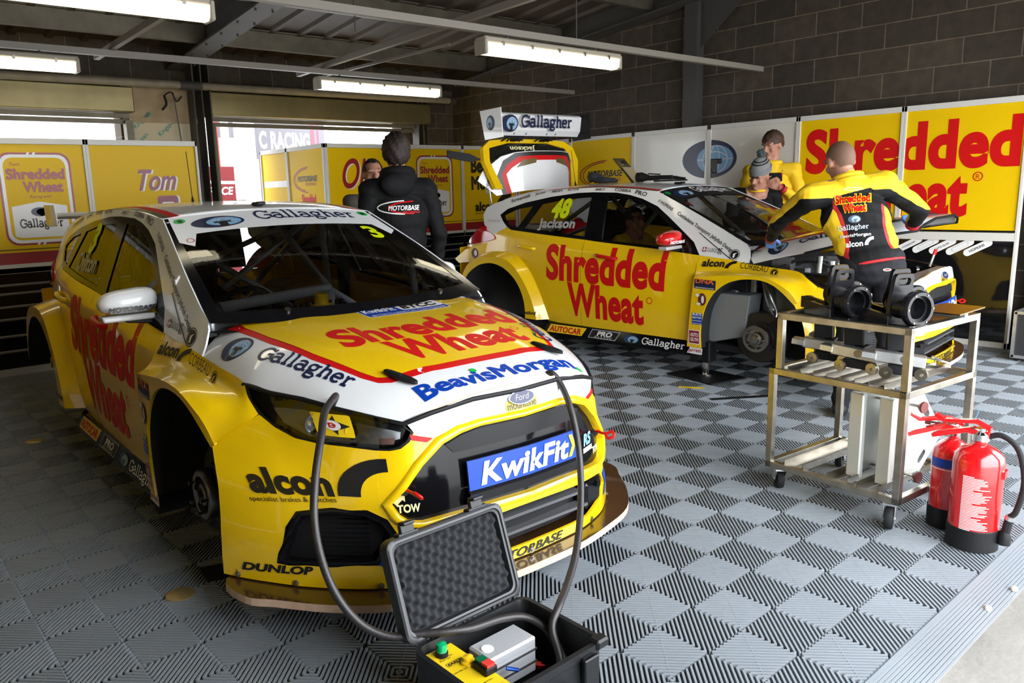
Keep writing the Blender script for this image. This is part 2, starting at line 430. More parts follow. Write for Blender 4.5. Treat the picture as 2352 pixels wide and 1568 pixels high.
# ================================================================ setting
def struct(o): o['kind'] = 'structure'; return o
def sbox(name, lo, hi, m, bev=0.0):
    b = MB(); b.box([(a + c) / 2 for a, c in zip(lo, hi)], [c - a for a, c in zip(lo, hi)], bev=bev); return struct(b.build(name, m))
def block_wall_mat(name, ax, col, mortar):
    M = D.materials.new(name); M.use_nodes = True; nt = M.node_tree; b = nt.nodes['Principled BSDF']; b.inputs['Roughness'].default_value = .85
    tc = nt.nodes.new('ShaderNodeTexCoord'); sp = nt.nodes.new('ShaderNodeSeparateXYZ'); cb = nt.nodes.new('ShaderNodeCombineXYZ')
    nt.links.new(tc.outputs['Object'], sp.inputs[0]); nt.links.new(sp.outputs[ax], cb.inputs[0]); nt.links.new(sp.outputs[2], cb.inputs[1])
    br = nt.nodes.new('ShaderNodeTexBrick'); nt.links.new(cb.outputs[0], br.inputs['Vector'])
    br.inputs['Scale'].default_value = 1; br.inputs['Brick Width'].default_value = .45; br.inputs['Row Height'].default_value = .225
    br.inputs['Mortar Size'].default_value = .006; br.inputs['Mortar Smooth'].default_value = .3; br.inputs['Bias'].default_value = 0
    br.inputs['Color1'].default_value = (*[c * .62 for c in col], 1); br.inputs['Color2'].default_value = (*[c * 1.15 for c in col], 1); br.inputs['Mortar'].default_value = (*mortar, 1)
    n = nt.nodes.new('ShaderNodeTexNoise'); n.inputs['Scale'].default_value = 9; n.inputs['Detail'].default_value = 8; nt.links.new(tc.outputs['Object'], n.inputs['Vector'])
    r = nt.nodes.new('ShaderNodeMapRange'); r.inputs[1].default_value = .3; r.inputs[2].default_value = .7; r.inputs[3].default_value = .75; r.inputs[4].default_value = 1.2; nt.links.new(n.outputs['Fac'], r.inputs[0])
    x = nt.nodes.new('ShaderNodeVectorMath'); x.operation = 'SCALE'; nt.links.new(br.outputs['Color'], x.inputs[0]); nt.links.new(r.outputs[0], x.inputs['Scale']); nt.links.new(x.outputs[0], b.inputs['Base Color'])
    bp = nt.nodes.new('ShaderNodeBump'); bp.inputs['Strength'].default_value = .6; bp.inputs['Distance'].default_value = .012; bp.invert = True; nt.links.new(br.outputs['Fac'], bp.inputs['Height']); nt.links.new(bp.outputs[0], b.inputs['Normal'])
    return M
BRK = block_wall_mat('concrete_block_wall', 1, (.052, .040, .026), (.14, .11, .076))
BRKX = block_wall_mat('concrete_block_wall_back', 0, (.052, .040, .026), (.14, .11, .076))
CONC = mat('weathered_concrete', (.20, .19, .17), .85, noise=.22, nscale=3.5, bump=.25, bscale=45)
FLR = mat('grey_floor_tile', (.215, .24, .265), .42, noise=.12, nscale=1.5)
GALV = mat('galvanised_steel', (.13, .115, .085), .5, metal=.5, noise=.25, nscale=5)
SHEET = mat('roof_sheet', (.06, .045, .03), .6, noise=.15, nscale=2)
IRON = mat('dark_painted_steel', (.045, .042, .04), .6)
ROOFZ = lambda y: 3.44 + (5.85 - y) * .0985
# floor: interlocking ribbed tiles, real ribs at 45 degrees to the walls
def build_floor():
    s = .2; pitch = .2828427 / 18; hw = .0045; hgt = .012; q = math.sqrt(.5)
    X0, Y0 = 2.0234 - .2 * 16, .878
    NX, NY = 46, 44
    V = []; F = []
    ox, oy = 2.02336, 1.07796
    cells = []
    for a in range(NX):
        for b in range(NY):
            cx_, cy_ = X0 + (a + .5) * s, Y0 + (b + .5) * s
            if cx_ > 7.88 or cy_ > 9.6: continue
            if cy_ > 5.6 and cx_ > 3.2: continue
            ang = math.atan2(cx_, cy_)
            if not (-.02 < ang < math.radians(87)) and cy_ > 1.4: continue
            u = ((cx_ - ox) + (cy_ - oy)) * q / .2828427      # lattice coordinates
            dark = abs(u - math.floor(u) - .5) < .25
            cells.append((cx_, cy_, dark))
    for cx_, cy_, dark in cells:
        # lattice axes: e1=(q,q) (u), e2=(-q,q) (v); dark ribs run along v, light along u
        d = (-q, q) if dark else (q, q); n = (q, q) if dark else (-q, q)
        for k in range(18):
            off = (k - 8.5) * pitch; L = .1414 - abs(off) - .002
            if L < .004: continue
            b0 = len(V)
            for z in (-hgt, 0):
                for e, f in ((-L, -hw), (L, -hw), (L, hw), (-L, hw)):
                    w = f * (1 if z < 0 else .82); ee = e * (1 if z < 0 else .985)
                    V.append((cx_ + d[0] * ee + n[0] * (off + w), cy_ + d[1] * ee + n[1] * (off + w), z))
            sg = 1 if d[0] * n[1] - d[1] * n[0] > 0 else -1
            for f in ((4, 5, 6, 7), (0, 1, 5, 4), (1, 2, 6, 5), (2, 3, 7, 6), (3, 0, 4, 7)):
                F.append(tuple(b0 + i for i in (f if sg > 0 else f[::-1])))
        if dark:   # light cross tie across the middle of each dark quarter
            b0 = len(V); L = .132
            for e, f in ((-L, -.0016), (L, -.0016), (L, .0016), (-L, .0016)): V.append((cx_ + n[0] * e + d[0] * f, cy_ + n[1] * e + d[1] * f, -.0015))
            sg = n[0] * d[1] - n[1] * d[0] > 0
            F.append((b0, b0 + 1, b0 + 2, b0 + 3) if sg else (b0 + 3, b0 + 2, b0 + 1, b0))
    n = len(V); mi = [0] * len(F)
    V += [(-1.3, .878, -.012), (8, .878, -.012), (8, 9.9, -.012), (-1.3, 9.9, -.012)]; F.append((n, n + 1, n + 2, n + 3)); mi.append(1)
    o = mobj('floor', V, F, [FLR, mat('tile_underside', (.03, .033, .036), .8)], None, False, 35, mi); struct(o)
build_floor()
# concrete apron in front of the ramp edge
b = MB(); b.box((3.0, .2, -.045), (26, 1.25, .05)); struct(b.build('floor_apron', CONC))
b = MB(); b.box((3.0, -10.425, -.045), (40, 20, .05)); struct(b.build('floor_lane_bounce', mat('pit_lane_bounce', (.48, .47, .45), .9, noise=.1, nscale=2)))  # unseen ground outside, added extra pale to bounce light onto the car front
b = MB(); b.box((3.0, .2, -.0195), (26, .12, .003)); struct(b.build('trim_1', mat('pale_concrete_band', (.28, .27, .245), .85, noise=.2, nscale=6)))
# ribbed ramp edging
b = MB()
for i in range(12):
    y0 = .872 - i * .0112; z = .002 - .020 * (i / 11) ** 1.3
    b.box((3.2, y0 - .005, z - .012), (9.6, .0085 if i else .012, .024))
for i in range(24): pass
struct(b.build('trim_2', FLR))
# walls
sbox('wall_right', (8.0, -.4, -.05), (8.3, 10.2, 4.8), BRK)
sbox('wall_left', (-1.6, -.4, -.05), (-1.3, 10.2, 4.8), mat('dark_lining', (.03, .03, .03), .7))
b = MB()
for lo, hi in (((-1.3, 9.9, 2.75), (8, 10.15, 4.2)), ((2.97, 9.9, -.05), (3.98, 10.15, 2.75)), ((7.0, 9.9, -.05), (8, 10.15, 2.75))):
    b.box([(p + q) / 2 for p, q in zip(lo, hi)], [q - p for p, q in zip(lo, hi)])
struct(b.build('wall_back', BRKX))
b = MB()
for lo, hi in (((-1.6, -.42, 2.85), (8.3, -.17, 4.8)), ((-1.6, -.42, -.05), (.80, -.17, 3.0))):
    b.box([(p + q) / 2 for p, q in zip(lo, hi)], [q - p for p, q in zip(lo, hi)])
struct(b.build('wall_front', BRKX))
# corrugated roof
b = MB(); vs = []; fs = []; xs = []
x = -1.6
while x < 8.3:
    for dx, dz in ((0, 0), (.26, 0), (.285, -.035), (.335, -.035), (.36, 0)): xs.append((x + dx, dz))
    x += .3601
for y in (-.42, 10.2):
    for a, dz in xs: vs.append((a, y, ROOFZ(y) + .30 + dz))
n = len(xs)
for i in range(n - 1): fs.append((i, n + i, n + i + 1, i + 1))
b.add(vs, fs); o = struct(b.build('ceiling', SHEET)); sm = o.modifiers.new('t', 'SOLIDIFY'); sm.thickness = .02; sm.offset = 1
# purlins across, rafters down the slope
b = MB()
for y in (1.6, 3.1, 4.55, 5.95, 7.4, 8.9):
    z = ROOFZ(y) + .17
    b.box((3.3, y, z), (9.4, .012, .2)); b.box((3.3, y + .03, z - .1), (9.4, .065, .012)); b.box((3.3, y - .03, z + .09), (9.4, .065, .012))
struct(b.build('trim_3', GALV))
b = MB()
for x in (-.4, 3.68, 7.85):
    for w, h, dz in ((.26, .02, .01), (.014, .30, .16), (.26, .02, .27)):
        vs = []
        for y in (.5, 9.9):
            z = ROOFZ(y) + dz - .0
            vs += [(x - w / 2, y, z - h / 2), (x + w / 2, y, z - h / 2), (x + w / 2, y, z + h / 2), (x - w / 2, y, z + h / 2)]
        b.add(vs, [(0, 1, 2, 3), (7, 6, 5, 4), (0, 4, 5, 1), (1, 5, 6, 2), (2, 6, 7, 3), (3, 7, 4, 0)])
    for k in range(8):
        for sx in (-.09, .09):
            y = 7.0 + k * .42; b.cyl((x + sx, y, ROOFZ(y) - .02), (x + sx, y, ROOFZ(y) + .0), .012, n=8)
struct(b.build('trim_4', mat('rafter_steel', (.05, .045, .04), .6, noise=.2, nscale=4)))
def hcol(b, x, y, z1, w=.18, d=.16, ax=0):
    if ax: w, d = d, w
    for dx, dy, a, c in ((0, 0, .012 if not ax else w, d if not ax else .012),) + (((-w / 2, 0, .014, d), (w / 2, 0, .014, d)) if not ax else ((0, -d / 2, w, .014), (0, d / 2, w, .014))):
        b.box((x + dx, y + dy, z1 / 2), (a, c, z1))
b = MB(); b.box((7.93, 5.435, 1.75), (.14, .17, 3.5)); b.box((7.93, 1.93, 2.0), (.14, .15, 4.0)); hcol(b, 3.83, 9.62, 3.1, .2, .2); hcol(b, 7.2, 9.7, 3.0, .16, .16); struct(b.build('trim_5', IRON))
# haunch at the right-hand column
b = MB(); b.prism([(5.35, 3.0), (5.35, 3.55), (4.6, 3.62)], .012, ((7.93, 0, 0), (0, 1, 0), (0, 0, 1), (1, 0, 0))); struct(b.build('trim_6', IRON))
# roller shutter openings in the back wall
BOX = mat('shutter_box_steel', (.22, .18, .085), .35, metal=.75, noise=.2, nscale=3, bump=.15, bscale=3)
def shutter(idx, x0, x1, ztop):
    o = empty('door_%d' % idx, ((x0 + x1) / 2, 9.75, 0)); o['kind'] = 'structure'
    c = (x0 + x1) / 2; w = x1 - x0
    q = MB(); q.box((0, 0, 2.64), (w, .34, .28)); q.build('shutter_box', BOX, o, bevel=.012)
    q = MB(); q.box((0, -.02, 2.47), (w - .06, .06, .05)); q.box((0, .03, 2.41), (w - .06, .04, .05)); q.build('shutter_slat', GALV, o)
    for sx in (-1, 1):
        q = MB(); q.box((sx * (w / 2 - .04), 0, 1.22), (.08, .12, 2.4)); q.build('guide_rail', GALV, o)
    return o
shutter(1, -1.0, 3.05, 2.33); shutter(2, 3.96, 7.32, 2.37)
# plywood and insulation board between the openings
b = MB(); b.box((3.42, 9.84, 2.66), (.86, .04, .42)); b.box((3.45, 9.8, 2.44), (.8, .03, .06)); struct(b.build('trim_7', mat('plywood', (.36, .27, .16), .7, noise=.2, nscale=5)))
o = empty('insulation_board', (3.42, 9.82, 2.22), 0, 'cream foil insulation board with teal print behind the left yellow panels', 'board')
b = MB(); b.box((0, 0, 0), (.82, .04, .40)); b.build('board_sheet', mat('cream_board', (.55, .48, .33), .6), o)
TEAL = mat('teal_print', (.0, .22, .20), .5)
sg = Sign((0, -.021, 0), (1, 0, 0), (0, 0, 1), (0, -1, 0), o)
for x, y in ((-.36, -.15), (-.02, .02), (-.3, .1)): sg.text('Kingspan', TEAL, x, y, h=.07, bold=.01, rot=.75)
# sprinkler / heating pipe along the back
o = empty('overhead_pipe', (4.6, 9.55, 2.83), 0, 'long lagged pipe running along the back wall above the shutters', 'pipe')
b = MB(); b.cyl((-6, 0, -.03), (-1.0, 0, 0), .045); b.cyl((-.78, 0, 0), (3.1, 0, .02), .045); b.build('pipe_run', mat('lagged_pipe', (.22, .19, .14), .5, noise=.2, nscale=6), o, True)
b = MB(); b.cyl((-1.02, 0, 0), (-.76, 0, 0), .054); b.cyl((3.05, 0, .02), (3.15, 0, .02), .055); b.build('joint_collar', IRON, o, True)
# trunking carrying the lights
def bar(name, a, bb, w, h, m, label, cat, **k):
    a = Vector(a); bb = Vector(bb); c = (a + bb) / 2; d = bb - a
    o = D.objects.new(name, None); D.objects.remove(o)
    q = MB(); L = d.length; q.box((0, 0, 0), (L, w, h)); x = q.build(name, m); x.location = c; x.rotation_euler = (0, -math.asin(d.z / L), math.atan2(d.y, d.x)); return tag(x, label, cat)
TRK = mat('conduit_grey', (.20, .18, .15), .5)
bar('cable_trunking', (-1.3, 7.2, 2.72), (7.85, 7.2, 2.72), .05, .05, TRK, 'thin grey cable trunking above the rear row of tube lights', 'trunking')
bar('cable_trunking', (-1.3, 4.55, 2.66), (7.86, 4.55, 2.66), .05, .05, TRK, 'thin grey cable trunking above the front row of tube lights', 'trunking')
bar('conduit_rail', (2.15, 3.0, 2.86), (2.15, 7.65, 2.755), .045, .05, TRK, 'conduit rail running toward the back left of the big rafter', 'rail')
bar('conduit_rail', (4.15, 3.0, 2.86), (4.15, 7.7, 2.755), .045, .05, TRK, 'conduit rail running toward the back over the front car', 'rail')
bar('conduit_rail', (5.0, 6.2, 2.9), (4.45, 7.7, 2.76), .025, .025, TRK, 'short thin conduit bar slanting behind the middle tube light', 'rail')
o = empty('cable_drop', (3.6, 9.7, 0), 0, 'black cables looping on the wall between the two shutters', 'cable')
b = MB(); b.tube([(-.16, 0, 2.72), (-.15, -.02, 2.62), (-.2, 0, 2.55)], .014, smooth=6); b.tube([(-.16, 0, 2.72), (-.08, -.02, 2.76), (-.02, 0, 2.66), (.05, 0, 2.72)], .008, smooth=6); b.build('black_cable', RUB, o, True)
b = MB(); b.tube([(-.05, 0, 2.76), (-.02, 0, 2.4), (0, 0, 2.1)], .008); b.build('pale_conduit', GALV, o, True)
for x, y, l in ((1.55, 4.9, 'thin drop rod left of the big rafter'), (3.3, 5.2, 'thin drop rod near the middle rail'), (5.0, 4.55, 'thin drop rod above the front tube light')):
    b = MB(); z = ROOFZ(y) + .2; b.cyl((0, 0, 0), (0, 0, z - 2.68), .006, n=6); q = b.build('hanger_rod', IRON); q.location = (x, y, 2.68); tag(q, l + ', hanging from the roof', 'rod')
LAMP = mat('lamp_diffuser', (.9, .9, .85), .3, emit=(1.0, .90, .60), estr=2.2)
def tube_light(x, y, z, label):
    o = empty('tube_light', (x, y, z), 0, label, 'ceiling light', 'twin tube ceiling lights')
    q = MB(); q.box((0, 0, .035), (1.55, .12, .045), bev=.01); q.build('housing', mat('lamp_body', (.30, .27, .21), .5), o)
    q = MB(); q.prism([(-.062, .012), (-.055, -.05), (-.03, -.068), (.03, -.068), (.055, -.05), (.062, .012)], (-.75, .75), ((0, 0, 0), (0, 1, 0), (0, 0, 1), (1, 0, 0))); q.build('diffuser', LAMP, o)
    for sx in (-1, 1):
        q = MB(); q.box((sx * .762, 0, -.015), (.03, .135, .11), bev=.008); q.build('end_cap', mat('lamp_body', (.30, .27, .21), .5), o)
    for k in range(5):
        q = MB(); q.box((-.6 + k * .3, -.066, .012), (.02, .012, .03)); q.build('clip', STEEL, o)
    q = MB(); q.cyl((-.5, 0, .05), (-.5, 0, .1), .01, n=8); q.cyl((.5, 0, .05), (.5, 0, .1), .01, n=8); q.build('hanger', IRON, o)
    l = D.lights.new('tube_glow', 'AREA'); l.shape = 'RECTANGLE'; l.size = 1.4; l.size_y = .1; l.energy = 2.0; l.color = (1.0, .86, .6)
    lo = D.objects.new('tube_glow', l); COL.objects.link(lo); lo.parent = o; lo.location = (0, 0, -.075)
tube_light(1.10, 7.2, 2.61, 'lit tube light at far left, above the Team panels')
tube_light(4.85, 7.2, 2.61, 'lit tube light in the middle, above the man in the black jacket')
tube_light(4.73, 4.55, 2.55, 'lit tube light at upper right, in front of the block wall')
tube_light(1.15, 4.55, 2.55, 'lit tube light cut by the top edge of the photo')

# ================================================================ display panels
FRM = mat('panel_frame_white', (.62, .61, .57), .4)
PYEL = mat('panel_yellow', (.78, .50, .003), .35, spec=.12)
PWHT = mat('panel_white', (.66, .64, .57), .3, coat=.3)
PBLK = mat('panel_black', (.005, .005, .006), .08, coat=.6)
def frame_rect(o, w, z0, z1, m=FRM, t=.05, d=.05, name='frame'):
    q = MB()
    for c, s in (((0, 0, z1 - t / 2), (w, d, t)), ((0, 0, z0 + t / 2), (w, d, t)), ((-w / 2 + t / 4, 0, (z0 + z1) / 2), (t / 2, d, z1 - z0)), ((w / 2 - t / 4, 0, (z0 + z1) / 2), (t / 2, d, z1 - z0))): q.box(c, s)
    return q.build(name, m, o, bevel=.003)
def panel_unit(loc, rz, w, label, up, lo, ztop=2.12, zmid=1.0, group='framed display panels', lowslat=False):
    """local: x across, -y front face"""
    o = empty('display_stand', loc, rz, label, 'display stand', group)
    frame_rect(o, w, 0, ztop)
    q = MB(); q.box((0, 0, zmid - .03), (w - .05, .05, .07)); q.build('middle_rail', FRM, o)
    q = MB(); q.box((0, .0, (zmid + ztop) / 2), (w - .05, .02, ztop - zmid - .05)); q.build('upper_sheet', up, o)
    q = MB(); q.box((0, .0, zmid / 2), (w - .05, .02, zmid - .1)); q.build('lower_sheet', lo, o)
    return o, Sign((-w / 2, -.0105, 0), (1, 0, 0), (0, 0, 1), (0, -1, 0), o)
def shield(s, x, y, w, h):
    """rounded team badge: dark rim, white line, picture panel, lettering"""
    def rr(d): return [(a + d, b + d) for a, b in rrect(w - 2 * d, h - 2 * d, .16 * w - d * .4)]
    s.put('badge_rim', ring2d(rr(0), rr(.03 * w)), DRED, x, y, 1); s.put('badge_line', ring2d(rr(.03 * w), rr(.075 * w)), VWHT, x, y, 1)
    s.put('badge_gap', poly2d(*[[(w * k, -.002), (w * k + .02, -.002), (w * k + .03, .04 * w), (w * k + .01, .04 * w)] for k in (.4, .48)]), VWHT, x, y, 2)
    s.put('badge_gap', poly2d(*[[(w * k, h - .04 * w), (w * k + .02, h - .04 * w), (w * k + .03, h + .002), (w * k + .01, h + .002)] for k in (.4, .48)]), VWHT, x, y, 2)
    s.put('badge_shield', poly2d([(w * .12, h * .1), (w * .2, h * .08), (w * .8, h * .08), (w * .88, h * .1), (w * .88, h * .42), (w * .5, h * .47), (w * .12, h * .42)]), VWHT, x, y, 2)
    s.text('Team', DRED, x + w * .16, y + h * .86, w * .14, bold=0, shear=.3)
    s.text('Shredded', DRED, x + w * .1, y + h * .71, w * .8, h * .12, bold=.05); s.text('Wheat', DRED, x + w * .3, y + h * .57, w * .56, h * .12, bold=.05)
    s.text('Racing with', DRED, x + w * .38, y + h * .5, w * .3, bold=0, shear=.3)
    for VF, m in globe_parts(w * .26, h * .10): s.put('globe_emblem', VF, m, x + w * .37, y + h * .31, 3)
    s.text('Gallagher', BLK, x + w * .2, y + h * .16, w * .6, h * .13, ser=True, layer=3)
def band(s, w, z):
    s.put('stripe', poly2d([(.025, z + .17), (w - .025, z + .17), (w - .025, z + .178), (.025, z + .178)]), BLK, 0, 0, 1)
    s.put('stripe', poly2d([(.025, z + .05), (w - .025, z + .05), (w - .025, z + .15), (.025, z + .15)]), DRED, 0, 0, 1)
# right wall: front faces look toward -x; local x runs toward -y (rz = -90 deg)
RW = 7.85; rzR = -PI / 2
def rw(y0, y1): return ((RW, (y0 + y1) / 2, 0), rzR, y1 - y0)
o, s = panel_unit(*rw(2.10, 3.085), 'big yellow panel with the letters dded and eat, nearest the garage front', PYEL, PBLK, 2.14)
# lettering of the two-panel sign laid over both sheets; origin at y of left edge (4.11)
def big_sign(sg, x0, x1, xoff):
    """place the word-mark pieces that fall in this sheet (clipped at the panel edge)"""
    def clip(VF, lo, hi):
        V, F = VF; bm = bmesh.new(); bv = [bm.verts.new((a, b, 0)) for a, b in V]
        for f in F:
            try: bm.faces.new([bv[i] for i in f])
            except ValueError: pass
        for x, no in ((lo, (-1, 0, 0)), (hi, (1, 0, 0))):
            bmesh.ops.bisect_plane(bm, geom=bm.verts[:] + bm.edges[:] + bm.faces[:], plane_co=(x, 0, 0), plane_no=no, clear_outer=True)
        bm.verts.index_update(); R = ([(v.co.x, v.co.y) for v in bm.verts], [tuple(v.index for v in f.verts) for f in bm.faces]); bm.free(); return R
    for t, x, y, w, h in (('Shredded', .09, 1.56, 1.88, .44), ('Wheat', .43, 1.14, 1.17, .42)):
        V, F = fit(text2d(t, .045, 0), w, h); V = [(a + x - xoff, b + y) for a, b in V]
        R = clip((V, F), .03, x1 - x0 - .03)
        if R[1]: sg.put('lettering', R, RED, 0, 0, 2)
big_sign(s, 0, .985, 1.025)
s.put('registered_mark', ring2d(ell2d(.04, .04), ell2d(.032, .032)), RED, .64, 1.49, 2); s.text('R', RED, .625, 1.47, h=.04, bold=0)
for i, t in enumerate(('HYDRAFLOW', '', 'AUTO GLYM', '', 'HOPKINS')):
    pl = [(a, b) for a, b in rrect(.245, .062, .03)]
    s.put('sponsor_pill', poly2d(pl), VWHT, .03 + i * .142, .80 - i * .004, 1, rot=.52)
    if t:
        q = .52; s.text(t, BLK, .03 + i * .142 + .05 * math.cos(q) - .02 * math.sin(q), .80 - i * .004 + .05 * math.sin(q) + .02 * math.cos(q), w=.13, bold=.02, rot=q)
    else: s.put('sponsor_outline', ring2d([(a * .6 + .05, b * .6 + .013) for a, b in pl], [(a * .57 + .054, b * .52 + .015) for a, b in pl]), GREY, .03 + i * .142, .80 - i * .004, 2, rot=.52)
o, s = panel_unit(*rw(3.085, 4.10), 'big yellow panel with the red letters Shre, behind the leaning mechanic', PYEL, PBLK, 2.14)
big_sign(s, 0, 1.015, 0)
def half_globe(sg, x, side):
    for VF, m in globe_parts(.70, .42):
        V = [(min(max(a + x, .028), 1.005), b + 1.56) for a, b in VF[0]]; sg.put('globe_emblem', (V, VF[1]), m, 0, 0, 2 if m is NAVY else 3 if m is LBLUE else 4)
o, s = panel_unit(*rw(4.10, 5.14), 'white panel with the right half of the globe emblem, behind the young man', PWHT, PBLK, 2.14); half_globe(s, -.35, 1)
o, s = panel_unit(*rw(5.14, 6.20), 'white panel with the left half of the globe emblem, beside the yellow one', PWHT, PBLK, 2.14); half_globe(s, .71, 0)
def swoosh_logo(s, x, y, w, m1=DRED, m2=BLK):
    for a0, a1, k in ((95, 262, 1.0), (100, 250, .9)):
        p = _arc(w * .62, w * .16, w * .6 * k, w * .22 * k, a0, a1, 20); s.put('swoosh', stroke2d(p, w * .008), m1, x, y, 2)
    s.text('MOTORBASE', m2, x + w * .17, y + w * .13, w * .72, w * .10, bold=.03, shear=.3); s.text('PERFORMANCE', m1, x + w * .45, y + w * .06, w * .4, w * .05, bold=.0, shear=.3)
o, s = panel_unit(*rw(6.20, 7.24), 'yellow panel with a swoosh emblem, behind the raised tailgate', PYEL, PBLK, 2.14); swoosh_logo(s, .15, 1.52, .82)
o, s = panel_unit(*rw(7.24, 8.26), 'plain yellow corner panel on the block wall, far right back', PYEL, PBLK, 2.14)
# back row behind the cars: front faces look toward -y
def slat_front(o, w, n=7, z0=.1, z1=.86):
    q = MB(); q.box((0, .03, .475), (w - .02, .05, .95)); q.build('cabinet_front', GLOSSB, o)
    zs = [.80, .725, .61, .50, .35, .215]
    for k, z in enumerate(zs):
        q = MB(); q.box((0, -.015, z), (w - .06, .03, .022), bev=.006); q.build('drawer_handle', mat('handle_grey', (.17, .165, .15), .5), o)
def back_unit(x0, x1, y, label, slat=True, ztop=2.06, plain=False):
    o = empty('display_cabinet', ((x0 + x1) / 2, y, 0), 0, label, 'display cabinet', 'yellow display cabinets along the back'); w = x1 - x0
    frame_rect(o, w, .9, ztop)
    q = MB(); q.box((0, .01, (.9 + ztop) / 2), (w - .04, .02, ztop - .95)); q.build('upper_sheet', PYEL, o)
    q = MB(); q.box((0, .0, .94), (w, .05, .08)); q.build('white_strip', FRM, o); q = MB(); q.box((0, 0, .03), (w, .05, .06)); q.build('base_strip', mat('strip_grey', (.3, .3, .29), .5), o)
    slat_front(o, w)
    s = Sign((-w / 2, -.0005, 0), (1, 0, 0), (0, 0, 1), (0, -1, 0), o); band(s, w, .93); return o, s
o, s = back_unit(1.0, 2.02, 7.85, 'yellow drawer cabinet with the rounded Racing badge at far left'); shield(s, .30, 1.14, .58, .80)
o, s = back_unit(2.02, 3.05, 7.85, 'yellow drawer cabinet with the name Tom, left of the dark post')
PURP = mat('plum_vinyl', (.25, .02, .06), .35)
s.text('Tom', VWHT, .455, 1.585, .36, .2, bold=.03, shear=.4); s.text('Tom', PURP, .44, 1.59, .36, .2, bold=.025, shear=.4, layer=3)
s.put('number_shadow', poly2d(rrect(.22, .12, .03)), VWHT, .60, 1.42, 1); s.put('number', ring2d([(a, b) for a, b in rrect(.2, .12, .03)], [(a * .6 + .04, b * .5) for a, b in rrect(.2, .12, .03)]), PURP, .60, 1.42, 2)
o, s = back_unit(4.75, 5.79, 8.3, 'yellow cabinet with the name Ollie, behind the man in black', ztop=2.1)
s.text('Ollie', VWHT, .235, 1.56, .60, .36, bold=.02, shear=.35); s.text('Ollie', DRED, .22, 1.57, .60, .36, bold=.018, shear=.35, layer=3)
o, s = back_unit(5.79, 6.83, 8.3, 'yellow cabinet with the rounded Racing badge, right of the man in black', ztop=2.1); shield(s, .28, 1.17, .60, .80)
o, s = back_unit(6.83, 7.83, 8.3, 'yellow cabinet with black sponsor words, behind the red tail lamp', ztop=2.1)
s.text('Beavis', BLK, .16, 1.74, .5, .2, bold=.05); s.text('Morgan', BLK, .16, 1.46, .62, .24, bold=.05); s.text('alcon', BLK, .22, 1.22, .36, .13, bold=.05); s.text('specialist brakes & clutches', BLK, .22, 1.175, .38, bold=0)
s.put('swoop_mark', poly2d(_arc(.30, 0, .30, .26, 180, 90, 10) + [(.3, .17)] + _arc(.30, 0, .19, .17, 90, 180, 10)), BLK, .60, 1.22, 2)
o, s = back_unit(-1.25, -.08, 7.85, 'yellow drawer cabinet out of frame at left'); o, s = back_unit(-.08, 1.0, 7.85, 'yellow drawer cabinet beside the badge cabinet at far left')
for k, y in enumerate((1.6, 2.9, 4.2, 5.5, 6.8)):
    o, s = panel_unit((-1.22, y, 0), PI / 2, 1.28, 'yellow panel on the left wall, %s from the front' % ('first', 'second', 'third', 'fourth', 'fifth')[k], PYEL, PBLK, 2.14)
    s.text('Beavis', BLK, .2, 1.75, .6, .22, bold=.05); s.text('Morgan', BLK, .2, 1.45, .7, .26, bold=.05)
# return panels running out of the back opening
def side_unit(y0, y1, x, label):
    o = empty('display_stand', (x, (y0 + y1) / 2, 0), -PI / 2, label, 'display stand', 'return panels'); w = y1 - y0
    frame_rect(o, w, 0, 2.1); q = MB(); q.box((0, .0, 1.05), (w - .05, .02, 2.0)); q.build('sheet', PYEL, o); return Sign((-w / 2, -.0105, 0), (1, 0, 0), (0, 0, 1), (0, -1, 0), o)
s = side_unit(8.32, 9.25, 4.76, 'narrow yellow return panel with small swoosh emblem, left of Ollie'); swoosh_logo(s, .12, 1.58, .7); s.text('Shredded', RED, .32, 1.40, .36, .12, bold=.05); s.text('Wheat', RED, .42, 1.26, .25, .12, bold=.05)
s = side_unit(9.25, 10.0, 4.76, 'plain narrow return panel reaching out under the shutter'); s.put('shelf_mark', poly2d([(.05, 1.62), (.7, 1.62), (.7, 1.70), (.05, 1.70)]), VWHT, 0, 0, 1)

# ================================================================ outside, behind the back openings
OUTW = mat('outside_white', (.80, .79, .80), .6); PINK = mat('faded_pink', (.16, .03, .05), .6); OGREY = mat('outside_grey', (.09, .085, .10), .6)
b = MB(); b.box((6, 16, -.06), (40, 12, .08)); struct(b.build('floor_outside', mat('paddock_tarmac', (.45, .45, .46), .9)))
o = empty('white_trailer', (5.6, 14.2, 0), 0, 'white paddock trailer wall with red uprights, seen through the shutter', 'trailer')
b = MB(); b.box((-.5, .6, 1.9), (3.4, 1.2, 3.8)); b.build('trailer_body', OUTW, o)
for x in (-1.15, -.32, .3):
    b = MB(); b.box((x, -.02, 1.9), (.05, .05, 3.8)); b.build('red_upright', mat('pale_red', (.25, .02, .012), .5), o)
s = Sign((-2.2, -.001, 0), (1, 0, 0), (0, 0, 1), (0, -1, 0), o); s.text('iT', OGREY, 2.5, 2.60, .48, .42, bold=.03)
o = empty('white_trailer', (.6, 12.6, 0), 0, 'long white trailer side outside the left shutter', 'trailer')  # trailer wall added to cut the sky light coming through the left opening
b = MB(); b.box((0, .6, 2.3), (5.6, 1.2, 4.6)); b.build('trailer_body', OUTW, o); b = MB(); b.box((.62, -.02, 2.3), (.06, .05, 4.6)); b.build('red_upright', mat('pale_red', (.25, .02, .012), .5), o)
o = empty('awning_sign', (6.78, 13.0, 2.2), math.radians(12), 'grey and pink awning sign with white word RACING outside', 'sign')
